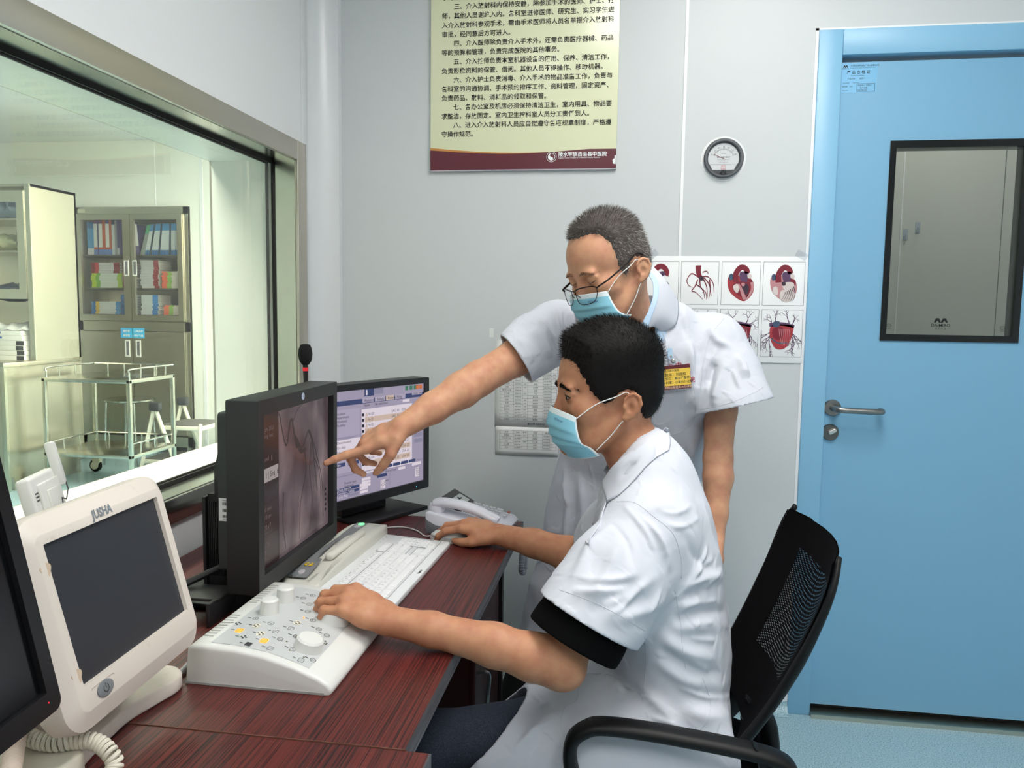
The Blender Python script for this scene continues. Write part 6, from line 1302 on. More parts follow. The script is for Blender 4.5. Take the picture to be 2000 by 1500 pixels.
# ------------------------------------------------------------------ the seated man
HB=.0028; HCO=.0031
SK1=skin('tanned skin',(196,142,108),(178,118,90)); SK2=skin('lighter skin',(214,162,128),(198,138,112))
BLKH=mat('black hair',(17,14,13),.6,spec=.2,bump=(700,.6)); GRYH=mat('grey hair',(124,117,112),.55); DGRYH=mat('dark grey hair',(84,77,74),.65,spec=.25,bump=(700,.6)); WHTH=mat('white hair',(196,192,186),.5)
seat=thing('person','person seated in white coat and blue mask, hands on mouse and control panel','person',TR(.12,1.6,0))
M1=head_frame((-.036,1.592,1.138),(-.958,-.286),.03,.0,1.06)
b=Shape(); add_head(b,M1,1.06)
b.limb([((-.012,1.6,1.085),.056),((.018,1.6,1.025),.056),((.045,1.6,.97),.066)],.02)
b.limb([((.05,1.6,.96),.075),((.06,1.6,.85),.15),((.09,1.6,.66),.145),((.10,1.6,.57),.15)],.04,(1,0,0),.68)
b.cap((.042,1.47,.905),(.042,1.73,.915),.055,k=.04)
LA=[((.042,1.455,.900),.054),((-.045,1.375,.785),.046),((-.112,1.315,.703),.037),((-.150,1.311,.712),.0395),((-.22,1.308,.730),.036),((-.33,1.303,.752),.0285),((-.404,1.302,.762),.0262)]
b.limb(LA,.015); b.ell((-.095,1.313,.693),(.036,.036,.034),k=.02)
t1=hand(b,(-.404,1.302,.762),(-.93,.10,.35),(.22,-.24,.95),-1,[(.60,.55,.32),(.62,.66,.40),(.55,.85,.5),(.42,1.15,.6)],1.0,((.020,.026,-.006),(.045,.046,-.022),(.070,.050,-.030),(.092,.046,-.034)))
RA=[((.042,1.745,.908),.054),((-.02,1.79,.80),.045),((-.075,1.825,.722),.040),((-.13,1.850,.730),.041),((-.22,1.885,.742),.034),((-.315,1.920,.748),.0265)]
b.limb(RA,.015)
t2=hand(b,(-.315,1.920,.748),(-.95,.27,.16),(-.02,-.16,1),1,[(.42,.42,.30),(.42,.45,.30),(.5,.55,.3),(.55,.6,.35)],1.0,((.020,.026,-.006),(.050,.042,-.018),(.080,.040,-.030),(.104,.034,-.036)),.8)
LEG1=[[(.10,1.505,.475),(-.15,1.50,.455),(-.37,1.50,.420),(-.355,1.50,.24),(-.335,1.50,.09)],[(.10,1.69,.475),(-.05,1.69,.425),(-.20,1.69,.365),(-.08,1.69,.22),(.04,1.69,.10)]]
for L in LEG1:
    b.limb([(L[0],.072),(L[1],.068),(L[2],.053),(L[3],.046),(L[4],.036)],.02); x,y=L[4][0],L[4][1]; b.limb([((x,y,.055),.034),((x-.13,y,.035),.028)],.02)
P,Q=body_mesh(b,HB); obj('body',geo(P,Q),SK1,seat,world=True,smooth=180)
nails(seat,t1,(0,3)); nails(seat,t2,(4,)); eyes(seat,b,M1,(1,0,-.1)); brows(seat,b,M1,BLKH,300,.0105,2)
HL1=[(.13,.083),(.092,.081),(.077,.072),(.070,.055),(.060,.037),(.051,.016),(.040,-.008),(.026,-.013),(.014,.002),(.006,.016),(-.008,.024),(-.024,.022),(-.034,.008),(-.040,-.014),(-.050,-.046),(-.062,-.072),(-.085,-.088),(-.14,-.088)]
sst=lambda a,b_,x: (lambda t: t*t*(3-2*t))(np.clip((x-a)/(b_-a),0,1))
make_hair(seat,M1,1.06,1.0,HL1,lambda L: .0045+.014*sst(.035,.11,L[:,2])+.004*sst(.03,.09,L[:,0])*sst(.06,.1,L[:,2])+.000*L[:,0],[BLKH],lambda l,r: np.zeros(len(l),int),14000,lambda l: .004+.008*sst(.03,.1,l[:,2]),lambda l: np.stack([.55*sst(.03,.1,l[:,2])+.1,0*l[:,0],-1+1.3*sst(.02,.1,l[:,2])],1),1)

face_mask(seat,M1,[(.1125,0,-.012),(.1205,0,-.034),(.116,0,-.062),(.105,0,-.086),(.082,0,-.110)],[(.080,.062,-.026),(.078,.064,-.050),(.070,.064,-.074),(.052,.060,-.084),(.034,.052,-.100)],
  [[(.080,s*.063,-.028),(.045,s*.072,-.002),(.010,s*.081,.012),(-.006,s*.084,.0195),(-.016,s*.084,.014)] for s in (1,-1)]+[[(.042,s*.060,-.088),(.02,s*.072,-.062),(.0,s*.078,-.036),(-.010,s*.081,-.026)] for s in (1,-1)])
# undershirt, jeans, shoes
u=Shape(); u.limb([((.042,1.455,.900),.066),((-.012,1.405,.83),.072),((-.075,1.345,.748),.081),((-.12,1.305,.69),.085)],.02); u.limb([((.03,1.6,1.0),.064),((.045,1.6,.93),.10)],.03); u.cap((.042,1.47,.90),(.042,1.73,.91),.068,k=.04); u.limb([((.06,1.6,.90),.14),((.09,1.6,.66),.15)],.04,(1,0,0),.68)
P,Q=coat_mesh(u,.0029,[cut((-.078,1.349,.726),(-.46,-.26,-.85),.13,.16),cut((.012,1.6,1.005),(-.75,0,.66),.12)],.006); obj('undershirt',geo(P,Q),mat('black undershirt',(6,6,7),.95,spec=.1),seat,world=True,smooth=60)
j=Shape()
for L in LEG1: j.limb([(L[0],.085),(L[1],.084),(L[2],.068),(L[3],.062),((L[4][0],L[4][1],.05),.060)],.02)
j.cap((.12,1.52,.475),(.12,1.68,.475),.085,k=.04)
P,Q=coat_mesh(j,.0042,[cut((0,1.6,.055),(0,0,-1),.6)],.008); JN=mat('dark blue denim',(38,44,58),.9,mottle=(650,(70,80,100),.45,.75)); obj('jeans',geo(P,Q),JN,seat,world=True,smooth=60)
for L in LEG1:
    x,y=L[4][0],L[4][1]; s_=Shape(); s_.limb([((x,y,.052),.046),((x-.09,y,.045),.045),((x-.16,y,.038),.034)],.02); s_.cap((x,y,.09),(x,y,.06),.044,k=.02); P,Q=coat_mesh(s_,.005,[],.05); P[:,2]=np.maximum(P[:,2],.001); obj('shoe',geo(P,Q),mat('black shoe',(22,22,24),.5),seat,world=True,smooth=60)
# white coat
k=Shape(); X_=(1,0,0)
k.limb([((.045,1.6,.93),.150),((.060,1.6,.84),.198),((.082,1.6,.72),.195),((.098,1.6,.62),.190),((.098,1.6,.50),.195)],.03,X_,.60)
k.cap((.040,1.475,.900),(.040,1.725,.912),.066,k=.05); k.limb([((.05,1.55,.972),.062),((.05,1.65,.977),.062)],.03)
SL1=[sleeve([((.040,1.452,.895),.083),((-.012,1.405,.83),.089),((-.056,1.360,.772),.091),((-.085,1.333,.735),.094)],(-.058,1.357,.766),(-.46,-.26,-.85)),
     sleeve([((.040,1.75,.905),.080),((-.02,1.79,.80),.080),((-.072,1.822,.722),.078)],(-.055,1.81,.745),(-.62,.3,-.72))]
k.limb([((.10,1.50,.475),.115),((-.05,1.49,.468),.106),((-.20,1.492,.448),.096),((-.36,1.495,.42),.086)],.05); k.limb([((.10,1.70,.475),.112),((-.05,1.70,.44),.104),((-.15,1.698,.40),.092)],.05)
k.limb([((.105,1.425,.47),.115),((.0,1.420,.42),.14),((-.16,1.430,.38),.13)],.05,(0,1,0),.36)
STR1=[(6,13,[(1190,1030),(1150,1075),(1120,1140)]),(5,10,[(1215,1050),(1185,1120),(1150,1175)]),(7,16,[(1240,1110),(1190,1150),(1120,1165)]),(5,10,[(1285,1120),(1225,1165),(1150,1185)]),(6,12,[(1300,1170),(1240,1200),(1180,1205)]),(4,9,[(1250,1010),(1290,1060),(1312,1120)]),
 (6,11,[(1325,1150),(1370,1130),(1410,1125)]),(6,11,[(1320,1190),(1370,1165),(1420,1165)]),(5,10,[(1315,1230),(1360,1225),(1425,1220)]),(-5,10,[(1330,1170),(1380,1150),(1420,1148)]),(-5,10,[(1310,1210),(1370,1195),(1420,1195)]),(7,14,[(1290,1240),(1330,1270),(1400,1290)]),(6,12,[(1280,1290),(1340,1330),(1420,1340)]),(-6,12,[(1290,1265),(1340,1300),(1410,1315)]),
 (5,12,[(1360,960),(1390,1050),(1410,1130)]),(6,14,[(1130,1330),(1200,1340),(1280,1380)]),(5,12,[(1085,1380),(1140,1360),(1210,1365)]),(-5,12,[(1110,1350),(1170,1350),(1240,1375)]),(6,14,[(1030,1450),(1060,1410),(1110,1390)]),(5,12,[(1240,1330),(1300,1390),(1330,1440)]),(6,14,[(1330,1380),(1380,1400),(1425,1400)]),(5,11,[(1100,1490),(1120,1440),(1150,1410)]),(-4,9,[(1210,1150),(1150,1200)]),(4,8,[(1230,1190),(1270,1230)]),(5,12,[(1340,1000),(1300,990),(1270,1000)]),(-4,10,[(1330,1040),(1360,1090),(1390,1110)])]
STR1+=[(4,5,[(1215,985),(1255,1030),(1280,1080)]),(4,5,[(1240,1000),(1285,1045),(1300,1090)]),(-3,5,[(1190,1020),(1225,1060),(1235,1110)]),(4,6,[(1130,1130),(1190,1135),(1250,1120)]),(4,6,[(1115,1155),(1170,1160),(1225,1150)]),(-3,5,[(1120,1142),(1175,1148),(1235,1136)]),(4,5,[(1265,1130),(1215,1185),(1190,1200)]),(3.5,5,[(1290,1150),(1260,1205)]),(4,5,[(1345,1120),(1395,1090)]),(4,5,[(1340,1140),(1400,1118)]),(4,5,[(1342,1180),(1400,1172),(1425,1180)]),(4,5,[(1345,1215),(1395,1215),(1428,1222)]),(4,5,[(1345,1245),(1400,1252),(1430,1262)]),(4,6,[(1345,1290),(1390,1312),(1428,1316)]),(3.5,5,[(1320,1340),(1380,1362),(1425,1360)]),(4,6,[(1160,1325),(1210,1350),(1260,1400)]),(4,6,[(1020,1420),(1070,1375),(1130,1350)]),(4,6,[(1000,1470),(1040,1430),(1085,1410)]),(4,6,[(1270,1400),(1330,1420)]),(3.5,5,[(1350,985),(1320,1005),(1290,1000)]),(3.5,5,[(1365,1010),(1330,1030),(1300,1022)]),(4,5,[(1385,1060),(1365,1110),(1345,1130)]),(4,5,[(1405,1110),(1370,1150)])]
strokes(k,[(a*1.25,w_,p) for a,w_,p in STR1],merged(k,SL1))
neckcut=lambda P: np.where((np.abs(P[:,1]-1.6)<.10)&(P[:,2]>.9), .064-0*P[:,0]-np.sqrt((P[:,0]-.012-(P[:,2]-.99)*-.55)**2+((P[:,1]-1.6))**2), -1.)
lapcut=lambda P: np.where((P[:,2]<.64)&(P[:,0]<-.03), -.76*(P[:,0]+.248)+.65*(P[:,2]-.48), -1.)
P,Q=coat_mesh(k,HCO,[neckcut,lapcut,lambda P: np.where((P[:,1]>1.435)&(P[:,1]<1.79),.41,.335)-P[:,2]],.006,sleeves=SL1,crumple=.0016)
obj('white_coat',geo(P,Q),COAT,seat,world=True,smooth=70)
V1=bvh_of(P,Q)
# ------------------------------------------------------------------ the standing man
stn=thing('person','person standing in white coat, glasses and blue mask, pointing at the angiogram','person',TR(-.02,2.3,0))
SC2=1.02; M2_=head_frame((-.044,1.872,1.404),(-.76,-.65),.38,.05,SC2)
b=Shape(); add_head(b,M2_,SC2,lids=False)
b.limb([((-.018,1.920,1.385),.055),((-.012,1.98,1.325),.055),((-.006,2.05,1.24),.068)],.02)
b.limb([((.03,2.10,1.20),.10),((.02,2.14,1.10),.155),((.01,2.25,.92),.145),((.0,2.30,.80),.15)],.04,(0,1,.3),.65)
b.cap((-.17,2.10,1.25),(.205,2.14,1.235),.05,k=.04)
b.limb([((-.205,2.10,1.255),.054),((-.29,2.0,1.19),.046),((-.365,1.90,1.143),.042),((-.40,1.868,1.118),.043),((-.46,1.815,1.078),.036),((-.519,1.760,1.037),.0270)],.015)
t3=hand(b,(-.519,1.760,1.037),(-.90,-.14,-.40),(-.36,-.50,.78),1,[(-.20,.10,.06),(.50,.95,.6),(.72,1.05,.6),(.85,1.0,.5)],1.0,((.018,.028,-.008),(.042,.046,-.026),(.070,.046,-.046),(.095,.040,-.062)))
b.limb([((.225,2.14,1.212),.054),((.240,2.11,1.06),.042),((.2353,2.08,.935),.036),((.236,2.065,.89),.037),((.230,2.04,.80),.030),((.2255,2.02,.745),.027)],.015)
hand(b,(.2255,2.02,.745),(-.08,-.12,-1),(.75,.4,-.1),-1,[(.3,.5,.3),(.35,.5,.3),(.4,.5,.3),(.4,.5,.3)])
LEG2=[[(-.10,2.30,.80),(-.19,2.29,.46),(-.315,2.285,.08)],[(.10,2.30,.80),(.10,2.29,.46),(.10,2.28,.08)]]
for L in LEG2: x1=L[2][0]; b.limb([(L[0],.09),(L[1],.06),(L[2],.04)],.02); b.limb([((x1,2.27,.055),.035),((x1-.02,2.13,.035),.03)],.02)
P,Q=body_mesh(b,HB); obj('body',geo(P,Q),SK2,stn,world=True,smooth=180)
nails(stn,t3,(0,4)); eyes(stn,b,M2_,closed=True); brows(stn,b,M2_,mat('thin brown brow',(98,70,56),.7),110,.007,5,.0003)
HL2=[(.14,.104),(.080,.104),(.056,.104),(.043,.096),(.036,.078),(.034,.052),(.033,.030),(.030,.010),(.024,-.008),(.014,-.010),(.006,.006),(.002,.018),(-.010,.026),(-.026,.022),(-.038,.012),(-.044,-.014),(-.054,-.046),(-.066,-.060),(-.085,-.066),(-.14,-.068)]
def w2(l,r):
    p=r.random(len(l)); sd=sst(.11,.05,l[:,2])*sst(.085,.03,l[:,0]); m_=np.where(p<.12,1,0)*(sd<.5); m_=np.where(p<.22+.42*sd,2,m_); m_=np.where(p<.09+.34*sd,3,m_); return m_
make_hair(stn,M2_,SC2,1.0,HL2,lambda L: .0035+.006*sst(.04,.11,L[:,2]),[DGRYH,BLKH,GRYH,WHTH],w2,15000,lambda l: .005+.006*sst(.03,.1,l[:,2]),lambda l: np.stack([.5*sst(.02,.1,l[:,0])-.2,0*l[:,0],-1+.8*sst(.06,.1,l[:,2])],1),4)

face_mask(stn,M2_,[(.1125,0,-.014),(.1205,0,-.036),(.117,0,-.064),(.106,0,-.088),(.080,0,-.110)],[(.076,.062,-.022),(.074,.065,-.048),(.066,.066,-.072),(.050,.064,-.086),(.030,.060,-.094)],
  [[(.076,s*.063,-.024),(.045,s*.074,.0),(.010,s*.082,.012),(-.004,s*.085,.0195),(-.014,s*.085,.014)] for s in (1,-1)]+[[(.046,s*.064,-.088),(.02,s*.074,-.062),(.0,s*.079,-.038),(-.008,s*.082,-.028)] for s in (1,-1)])
# glasses
tl=lambda p: tuple(M2_[:3,:3]@A_(*p)+M2_[:3,3]); GLF=mat('dark brown metal frame',(34,22,20),.3,metal=.5)
gm=G(); gl=G(); RX=.1205
lens=lambda s: [(RX-.0006*abs(y)*30*.3-(.10)*(z_+.0),s*y,z_) for y,z_ in [(.008,.010),(.020,.0135),(.040,.0135),(.056,.011),(.061,.006),(.058,-.010),(.048,-.0215),(.030,-.0235),(.014,-.019),(.008,-.008)]]
for s in (1,-1):
    L=[(x-.018*max(0,(abs(y)-.02))/.04,y,z-.012) for x,y,z in lens(s)]; C2=catmull(L,5,closed=True); gm.tube([tl(p) for p in C2],.0009,6,closed=True); top=[p for p in C2 if p[2]>-.006]; gl.add([tl(p) for p in C2],[list(range(len(C2)))])
    top=catmull([L[0],L[1],L[2],L[3],L[4]],5); gm.tube([tl(p) for p in top],.0015,6)
    h=L[4]; gm.tube([tl(p) for p in catmull([h,(h[0]-.004,s*.068,h[2]+.004),(h[0]-.03,s*.075,.004),(.02,s*.083,.020),(-.008,s*.088,.032),(-.028,s*.087,.022)],6)],.0021,8,flat=(1.3,.7)); gm.tube([tl(p) for p in catmull([(.1195,s*.009,-.012),(.113,s*.012,-.022),(.112,s*.014,-.028)],4)],.0008,6)
gm.tube([tl(p) for p in catmull([(.1205,.008,-.004),(.1225,0,-.002),(.1205,-.008,-.004)],5)],.0012,6)
go=obj('glasses',gm,GLF,stn,world=True,smooth=180); lo=obj('lens',gl,glass_mat('spectacle lens',(.93,.95,.97)),go,world=True); 
shs=Shape(); shs.limb([((-.002,2.03,1.285),.078),((.01,2.09,1.20),.125),((.015,2.15,1.06),.165),((.01,2.24,.92),.165)],.03,(.12,1,.35),.60)
P,Q=coat_mesh(shs,.0045,[lambda P: .070-np.sqrt((P[:,0]+.008)**2+(P[:,1]-1.985-(1.30-P[:,2])*.75)**2)-np.where(P[:,2]<1.15,1,0)],.006); obj('shirt',geo(P,Q),mat('pale blue shirt',(188,214,240),.8),stn,world=True,smooth=180)
# trousers and shoes
j=Shape(); TRO=mat('black trousers',(17,17,19),.85)
for L in LEG2: j.limb([(L[0],.105),(L[1],.078),((L[2][0]-.01,2.285,.04),.072)],.02)
P,Q=coat_mesh(j,.005,[lambda P: .035-P[:,2]],.008); obj('trousers',geo(P,Q),TRO,stn,world=True,smooth=60)
for x in (-.315,.10):
    s_=Shape(); s_.limb([((x,2.29,.05),.045),((x-.01,2.2,.045),.046),((x-.02,2.11,.038),.034)],.02); P,Q=coat_mesh(s_,.005,[],.05); P[:,2]=np.maximum(P[:,2],.001); obj('shoe',geo(P,Q),mat('black shoe',(22,22,24),.5),stn,world=True,smooth=60)
# white coat
k=Shape(); N_=(.12,1,.35)
k.limb([((.025,2.115,1.22),.13),((.02,2.13,1.13),.197),((.015,2.19,1.0),.192),((.01,2.26,.86),.195),((-.01,2.29,.70),.205),((-.03,2.30,.40),.225)],.03,N_,.60)
k.limb([((-.08,2.295,.78),.13),((-.155,2.29,.45),.115),((-.215,2.285,.28),.115)],.05,N_,.8)
k.cap((-.185,2.10,1.262),(.205,2.135,1.242),.066,k=.05); k.limb([((-.06,2.07,1.29),.058),((.10,2.095,1.285),.060)],.03)
SL2=[sleeve([((-.20,2.10,1.258),.080),((-.245,2.052,1.225),.074),((-.29,2.0,1.185),.066),((-.32,1.962,1.168),.064)],(-.285,2.003,1.185),(-.80,-.30,-.55)),
     sleeve([((.222,2.135,1.222),.085),((.25,2.11,1.14),.090),((.268,2.08,1.07),.097),((.276,2.07,1.03),.10)],(.269,2.08,1.075),(.25,-.10,-1))]
STR2=[(6,12,[(1115,610),(1125,660),(1150,720)]),(6,11,[(1085,600),(1090,660),(1110,730)]),(-5,10,[(1100,610),(1107,670),(1125,740)]),(7,14,[(1040,640),(1070,700),(1085,740)]),(5,10,[(1010,660),(1040,710),(1060,735)]),(5,11,[(1150,640),(1160,690)]),(5,12,[(1385,690),(1370,740),(1355,800)]),(5,12,[(1420,700),(1400,760),(1395,790)]),(-4,10,[(1395,700),(1380,760)]),(6,13,[(1345,660),(1350,720),(1348,800)]),(4,9,[(1440,690),(1455,740)]),(5,12,[(1360,830),(1350,900),(1340,960)]),(5,12,[(1100,900),(1110,980),(1100,1060)]),(6,14,[(1130,920),(1140,1000),(1120,1100)]),(4,10,[(1385,640),(1400,665),(1430,680)]),(-4,10,[(1320,600),(1340,660)]),(5,10,[(1060,620),(1066,670),(1080,720)])]
STR2+=[(3,5,[(1095,595),(1098,640),(1108,690)]),(3,5,[(1130,610),(1140,650)]),(3,5,[(1050,625),(1078,660),(1090,700)]),(3,5,[(1400,680),(1385,720),(1378,770)]),(3,5,[(1450,700),(1462,740)]),(3,5,[(1430,720),(1445,760)]),(2.5,5,[(1105,930),(1112,990)]),(2.5,5,[(1150,900),(1160,960)]),(3,6,[(1085,1050),(1090,1120)]),(2.5,5,[(1365,690),(1360,740)]),(2.5,5,[(980,680),(1010,715)])]
strokes(k,[(a*2.3,w_,p) for a,w_,p in STR2],merged(k,SL2))
neck2=lambda P: np.where((P[:,2]>1.15)&(np.abs(P[:,0]-.01)<.12), np.maximum(.062-np.sqrt((P[:,0]-.008)**2+((P[:,1]-2.0-(1.30-P[:,2])*.75)*.9)**2),-1), -1.)
P,Q=coat_mesh(k,HCO,[neck2,lambda P: .345-P[:,2]],.006,sleeves=SL2,crumple=.0019)
obj('white_coat',geo(P,Q),COAT,stn,world=True,smooth=70); V2=bvh_of(P,Q)
# ------------------------------------------------------------------ tailoring of the two coats
def pc(par,V,nm,rows,off=.004,m=None,**k): return patch(par,nm,V,rows,off,m or COAT,**k)
# seated man: collar, lapel, seams
sc_=pc(seat,V1,'collar',[[(1301,852),(1262,872),(1215,905),(1184,946)],[(1306,864),(1268,890),(1216,938),(1184,962)],[(1305,880),(1268,906),(1212,966),(1187,982)]],lift=lambda u,v: .010-.0075*u,thick=.0022)
mirrored(sc_,seat,1,1.6)
pc(seat,V1,'lapel',[[(1182,962),(1170,992),(1158,1024),(1146,1060)],[(1187,980),(1180,1004),(1168,1034),(1152,1064)]],.003)
for pts in ([(1092,1152),(1150,1172),(1210,1202),(1259,1232)],[(1205,980),(1240,982),(1278,1010),(1314,1042),(1330,1090),(1331,1130)],[(1318,1153),(1330,1222),(1333,1265),(1339,1305)],[(1259,1245),(1263,1287),(1257,1348)],[(1129,1320),(1127,1365),(1103,1382),(1097,1425),(1112,1447)],[(1372,1324),(1386,1365),(1384,1400),(1361,1434)],[(1135,1316),(1190,1318),(1225,1335)]): seam(seat,V1,pts,SEAMM)
# standing man
def onc(V,px,py,off,Yd):
    h=V.ray_cast(Vector((0,0,EYE)),Vector(ray(px,py)).normalized()); return tuple(np.array(h[0])+np.array(h[1])*off) if h[0] is not None else tuple(atY(px,py,Yd))
inn=[atY(1262,526,2.05),atY(1281,543,2.015),atY(1283,575,1.985),atY(1272,610,1.965),atY(1258,646,1.955)]
out=[atY(1284,533,2.09),atY(1309,563,2.075),onc(V2,1323,594,.006,2.04),onc(V2,1319,634,.003,2.0),onc(V2,1291,649,.004,1.98)]
sc2_=loft(stn,'collar',[inn,[tuple((A_(*p)+A_(*q))/2+A_(.0,-.006,.012)) for p,q in zip(inn,out)],out],COAT,.0022)
mirrored(sc2_,stn,0,-.006)
SHB=mat('pale blue shirt',(188,214,240),.8)
loft(stn,'shirt_collar',[[atY(1262,532,2.03),atY(1274,550,2.0),atY(1275,580,1.975),atY(1262,614,1.955),atY(1246,646,1.945)],[atY(1268,528,2.04),atY(1284,547,2.01),atY(1286,578,1.982),atY(1275,613,1.962),atY(1261,650,1.950)]],SHB)
loft(stn,'shirt_collar',[[atY(1150,612,1.94),atY(1160,624,1.94),atY(1176,640,1.94)],[atY(1160,606,1.95),atY(1172,616,1.95),atY(1190,628,1.95)]],SHB)
pc(stn,V2,'lapel',[[(1262,640),(1274,680),(1296,726)],[(1291,648),(1303,676),(1303,722)]],.006)
pc(stn,V2,'lapel',[[(1122,618),(1142,612),(1168,616)],[(1130,640),(1150,636),(1176,640)]],.006)
for pts in ([(1368,800),(1425,787),(1470,768),(1490,757)],[(1414,622),(1388,656),(1376,700),(1368,760)],[(1355,750),(1357,815),(1332,842),(1302,850)],[(1296,770),(1330,764),(1355,756)],[(1102,868),(1106,898),(1119,921)],[(1132,928),(1127,980),(1123,1033)],[(1316,575),(1350,592),(1400,612)],[(966,690),(990,716),(1024,742)]): seam(stn,V2,pts,SEAMM)
# embroidered hospital characters on the chest
def on2(px,py,off=.0015):
    h=V2.ray_cast(Vector((0,0,EYE)),Vector(ray(px,py)).normalized()); return h[0]+h[1]*off,h[1]
RED=mat('red embroidery',(178,30,62),.7)
for tx,px,py,sz in (('陵',1278,730,.030),('水',1292,724,.030),('县',1310,718,.030),('中',1325,714,.034),('医',1345,716,.030),('院',1352,742,.030)):
    q,n_=on2(px,py); F=frame(q,Vector((1,.2,.13)),Vector((0,0,1))); g=G(); g.text(tx,sz*.52,F,align='CENTER',ay='CENTER',bold=.01); obj('embroidery',g,RED,stn,world=True)
# name badge hanging on the chest of the standing man
q,n_=on2(1312,737); d=Vector(ray(1312,737)).normalized(); q=q-d*.016
BM2=frame(q,Vector((1,.10,.105)),Vector((-.10,.05,1)))
bd=thing('name_badge','yellow and maroon name badge clipped to the standing person\'s coat','badge',BM2)
YB_=mat('badge yellow',(232,196,78),.35); MRB=mat('badge maroon',(92,24,40),.35)
obj('card',G().prism(rrect(.092,.060,.003,3),-.001,.001),MRB,bd); obj('yellow_field',G().box((-.0455,-.021,.001),(.0455,.021,.0012)),YB_,bd)
g=G(); g.box((-.043,-.018,.0012),(-.0195,.011,.0014)); obj('photo',g,mat('photo blue',(72,112,190),.4),bd); g=G(); g.prism([(-.031+.0052*cos(a),.001+.007*sin(a)) for a in np.linspace(0,2*pi,17)[:-1]],.0014,.0016); obj('photo_face',g,mat('photo skin',(214,160,128),.5),bd); g=G(); g.prism([(-.042,-.018),(-.0205,-.018),(-.0215,-.011),(-.028,-.007),(-.034,-.007),(-.041,-.011)],.0014,.0015); obj('photo_coat',g,WHITEP,bd)
g=G(); g.text('陵水黎族自治县中医院',.0062,TR(-.043,.0145,.0013),bold=.01)
for k_,(y,tx) in enumerate(((.0035,'姓名：刘超权'),(-.0055,'职务：副主任医师'),(-.0155,'科室：心肾内分泌科'))): g.text(tx,.0074 if k_ else .0086,TR(-.016,y,.0013),bold=.015)
obj('lettering',g,INK,bd); g=G(); g.text('博学仁爱求精创新服务大众健康',.0068,TR(0,-.0278,.0012),align='CENTER',bold=.01); obj('motto',g,mat('badge pale print',(222,190,160),.5),bd)
obj('plastic_tab',G().prism(rrect(.014,.020,.003,3,.006,.034),-.0005,.0006),glass_mat('clear strap',(.9,.92,.94)),bd); obj('snap',G().lathe([(0,0),(.0055,0),(.0055,.002),(.003,.004),(0,.004)],16,M=TR(.006,.040,.0004)),CHROME,bd)
obj('clip',G().prism(rrect(.012,.026,.002,3,.000,.060),-.001,.0015),mat('pale blue clip',(176,206,232),.3),bd); obj('clip_pin',G().lathe([(0,0),(.0032,0),(.002,.0015),(0,.0015)],12,M=TR(.002,.052,.0015)),CHROME,bd)
# green badge on the seated man's chest
h=V1.ray_cast(Vector((0,0,EYE)),Vector(ray(1132,1100)).normalized()); q=(h[0] or Vector((-.1,1.55,.75)))
gb=thing('name_badge','green edged name badge peeking out beside the seated person\'s sleeve','badge',frame((-.112,1.60,.752),(.35,-.9,.25),(.15,.30,.95)))
obj('card',G().prism(rrect(.05,.030,.002,3),-.001,.001),mat('badge green',(24,120,62),.4),gb); obj('clip',G().lathe([(0,0),(.006,0),(.006,.003),(0,.004)],14,M=TR(-.005,.022,0)),CHROME,gb); obj('plastic_tab',G().prism(rrect(.012,.016,.002,2,-.005,.02),-.0005,.0005),MATS['clear strap'],gb)
# buttons
for px,py in ((1088,1300),):
    h=V1.ray_cast(Vector((0,0,EYE)),Vector(ray(px,py)).normalized())
    if h[0] is not None: q=h[0]; n_=h[1]; obj('button',G().lathe([(0,0),(.006,0),(.0065,.0015),(.005,.0025),(0,.002)],16,M=Matrix.Translation(q)@Vector(n_).to_track_quat('Z','Y').to_matrix().to_4x4()),mat('pearl button',(222,222,224),.25),seat,world=True)
# ------------------------------------------------------------------ office chair
ch=thing('office_chair','black mesh backed office chair with looped armrest under the seated person','chair',TR(.10,1.61,0))
CB_=mat('black chair plastic',(12,12,13),.5,spec=.3); CF=mat('black chair fabric',(6,6,7),.95,spec=.08,bump=(600,.3))
MESHM=bpy.data.materials.new('black mesh fabric'); MESHM.use_nodes=True
def _mesh():
    nt=MESHM.node_tree; nt.nodes.clear(); o=nt.nodes.new('ShaderNodeOutputMaterial'); t=nt.nodes.new('ShaderNodeBsdfTransparent'); b=nt.nodes.new('ShaderNodeBsdfPrincipled'); b.inputs['Base Color'].default_value=(.004,.004,.005,1); b.inputs['Roughness'].default_value=.9; b.inputs['Specular IOR Level'].default_value=.08
    tc=nt.nodes.new('ShaderNodeTexCoord'); v=nt.nodes.new('ShaderNodeTexVoronoi'); v.inputs['Scale'].default_value=330; v.inputs['Randomness'].default_value=.12; m=nt.nodes.new('ShaderNodeMath'); m.operation='LESS_THAN'; m.inputs[1].default_value=.24; x=nt.nodes.new('ShaderNodeMixShader')
    L=nt.links.new; L(tc.outputs['Object'],v.inputs['Vector']); L(v.outputs['Distance'],m.inputs[0]); L(m.outputs[0],x.inputs[0]); L(b.outputs[0],x.inputs[1]); L(t.outputs[0],x.inputs[2]); L(x.outputs[0],o.inputs[0])
_mesh()
Wc=lambda n,g,m,p=ch,**k: obj(n,g,m,p,world=True,**k)
def bk(v,u):     # backrest surface: v 0..1 upwards, u -1..1 across (u=-1 near the camera)
    x=.235+.185*v+.018*sin(pi*v)-.045*(1-u*u)*-1-.045; z=.455+.43*v; wd=.225*(1-.25*max(0,1-v)**2.2)*(1-.17*(max(0,v-.80)/.20)**2.2); return (x,1.65+u*wd+.0,z)
us=np.linspace(-1,1,15); vs=np.linspace(.06,.955,15)
Wc('backrest_mesh',G().grid([[bk(v,u) for u in us] for v in vs]),MESHM,smooth=180)
g=G().grid([[tuple(A_(*bk(v,u))+A_(.012,0,-.004)) for u in np.linspace(-.92,.92,9)] for v in np.linspace(.04,.30,6)]); Wc('lower_pad',g,CF,smooth=180)
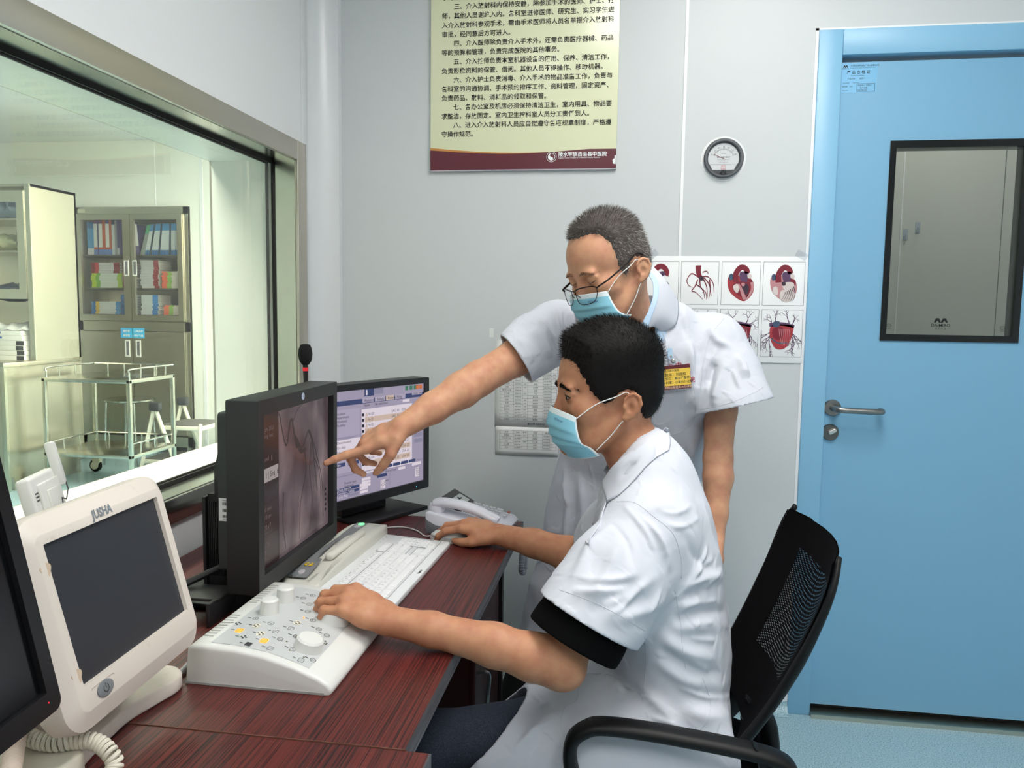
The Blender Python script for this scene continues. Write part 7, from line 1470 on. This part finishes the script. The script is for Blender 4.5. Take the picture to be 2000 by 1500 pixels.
for u0,u1 in ((-1,-.55),(.55,1)): Wc('side_pad',G().grid([[tuple(A_(*bk(v,u))+A_(.004,0,0)) for u in np.linspace(u0,u1,5)] for v in np.linspace(.05,.96,14)]),CF,smooth=180)
Wc('top_pad',G().grid([[tuple(A_(*bk(v,u))+A_(.004,0,0)) for u in np.linspace(-1,1,9)] for v in np.linspace(.80,.955,4)]),CF,smooth=180)
for u_ in (-1,1):
    side=[tuple(A_(*bk(v,u_))+A_(.011,0,-.003)) for v in np.linspace(0,.985,12)]; Wc('back_frame',G().tube(catmull(side,3),[.013]*18+[.013-.007*i/15 for i in range(16)],10,flat=(1.2,.8)),CB_,smooth=180)
for s_,y in ((-1,1.352),(1,1.868)):
    arm=[(.295,y,.40),(.305,y,.46),(.300,y,.515),(.262,y,.548),(.10,y,.570),(-.02,y,.577),(-.060,y,.567),(-.084,y,.540),(-.082,y,.49),(-.05,y,.43),(.02,y-s_*.03,.385),(.08,y-s_*.06,.365)]
    g=G(); C3=catmull(arm,6); Pn=np.array(C3); T=np.gradient(Pn,axis=0); T/=np.linalg.norm(T,axis=1)[:,None]; yv=np.array([0,1.,0]); rows=[]
    for p,t in zip(Pn,T):
        nn=np.cross(t,yv); nn/=np.linalg.norm(nn); rows.append([p+yv*(.024*cos(a))*(abs(cos(a))**-.35 if abs(cos(a))>.05 else 1)+nn*(.0125*sin(a)) for a in np.linspace(0,2*pi,17)[:-1]])
    g.grid(rows,wrap=True); g.add(rows[0],[list(range(16))[::-1]]); g.add(rows[-1],[list(range(16))]); Wc('armrest',g,CB_,smooth=60)
    g=G(); g.prism([(.23,.57),(.275,.545),(.295,.48),(.29,.38),(.25,.33),(.16,.32),(.16,.35),(.235,.37),(.262,.42),(.262,.49),(.24,.53)],-.018,.018,M=TR(0,y,0)@frame((0,0,0),(1,0,0),(0,0,1)),bev=.006); Wc('arm_bracket',g,CB_)
g=G(); g.tube(catmull([(.10,1.61,.345),(.22,1.61,.34),(.30,1.61,.38),(.305,1.62,.46),(.275,1.63,.52)],6),.03,10,flat=(1.3,.6)); Wc('back_spine',g,CB_,smooth=180)
g=G(); P=[]
for z,r in ((.345,.86),(.352,.97),(.375,1.0),(.393,.98),(.399,.9),(.400,.0)): P.append([(.075+.245*r*x/.5,1.61+.185*r*y/.37*1.0,z) for x,y in rrect(1.0,.74,.22,6)])
g.grid(P,wrap=True); Wc('seat',g,CF,smooth=60)
g=G(); g.cyl((.08,1.61,.12),(.08,1.61,.345),.028,16); Wc('gas_column',g,BLACK)
for k_ in range(5):
    a=k_*2*pi/5+.3; e=(.08+.29*cos(a),1.61+.29*sin(a)); g=G(); g.tube([(.08,1.61,.115),(.08+.15*cos(a),1.61+.15*sin(a),.10),(e[0],e[1],.075)],[.03,.024,.018],10); w_=Wc('base_spoke',g,CB_)
    g=G(); F=TR(e[0],e[1],.027)@Matrix.Rotation(a+1.2,4,'Z')@Matrix.Rotation(pi/2,4,'X'); g.lathe([(0,-.018),(.024,-.018),(.026,-.012),(.026,.012),(.024,.018),(0,.018)],18,M=F); g.cyl((e[0],e[1],.03),(e[0],e[1],.075),.008,8); Wc('castor',g,BLACK)
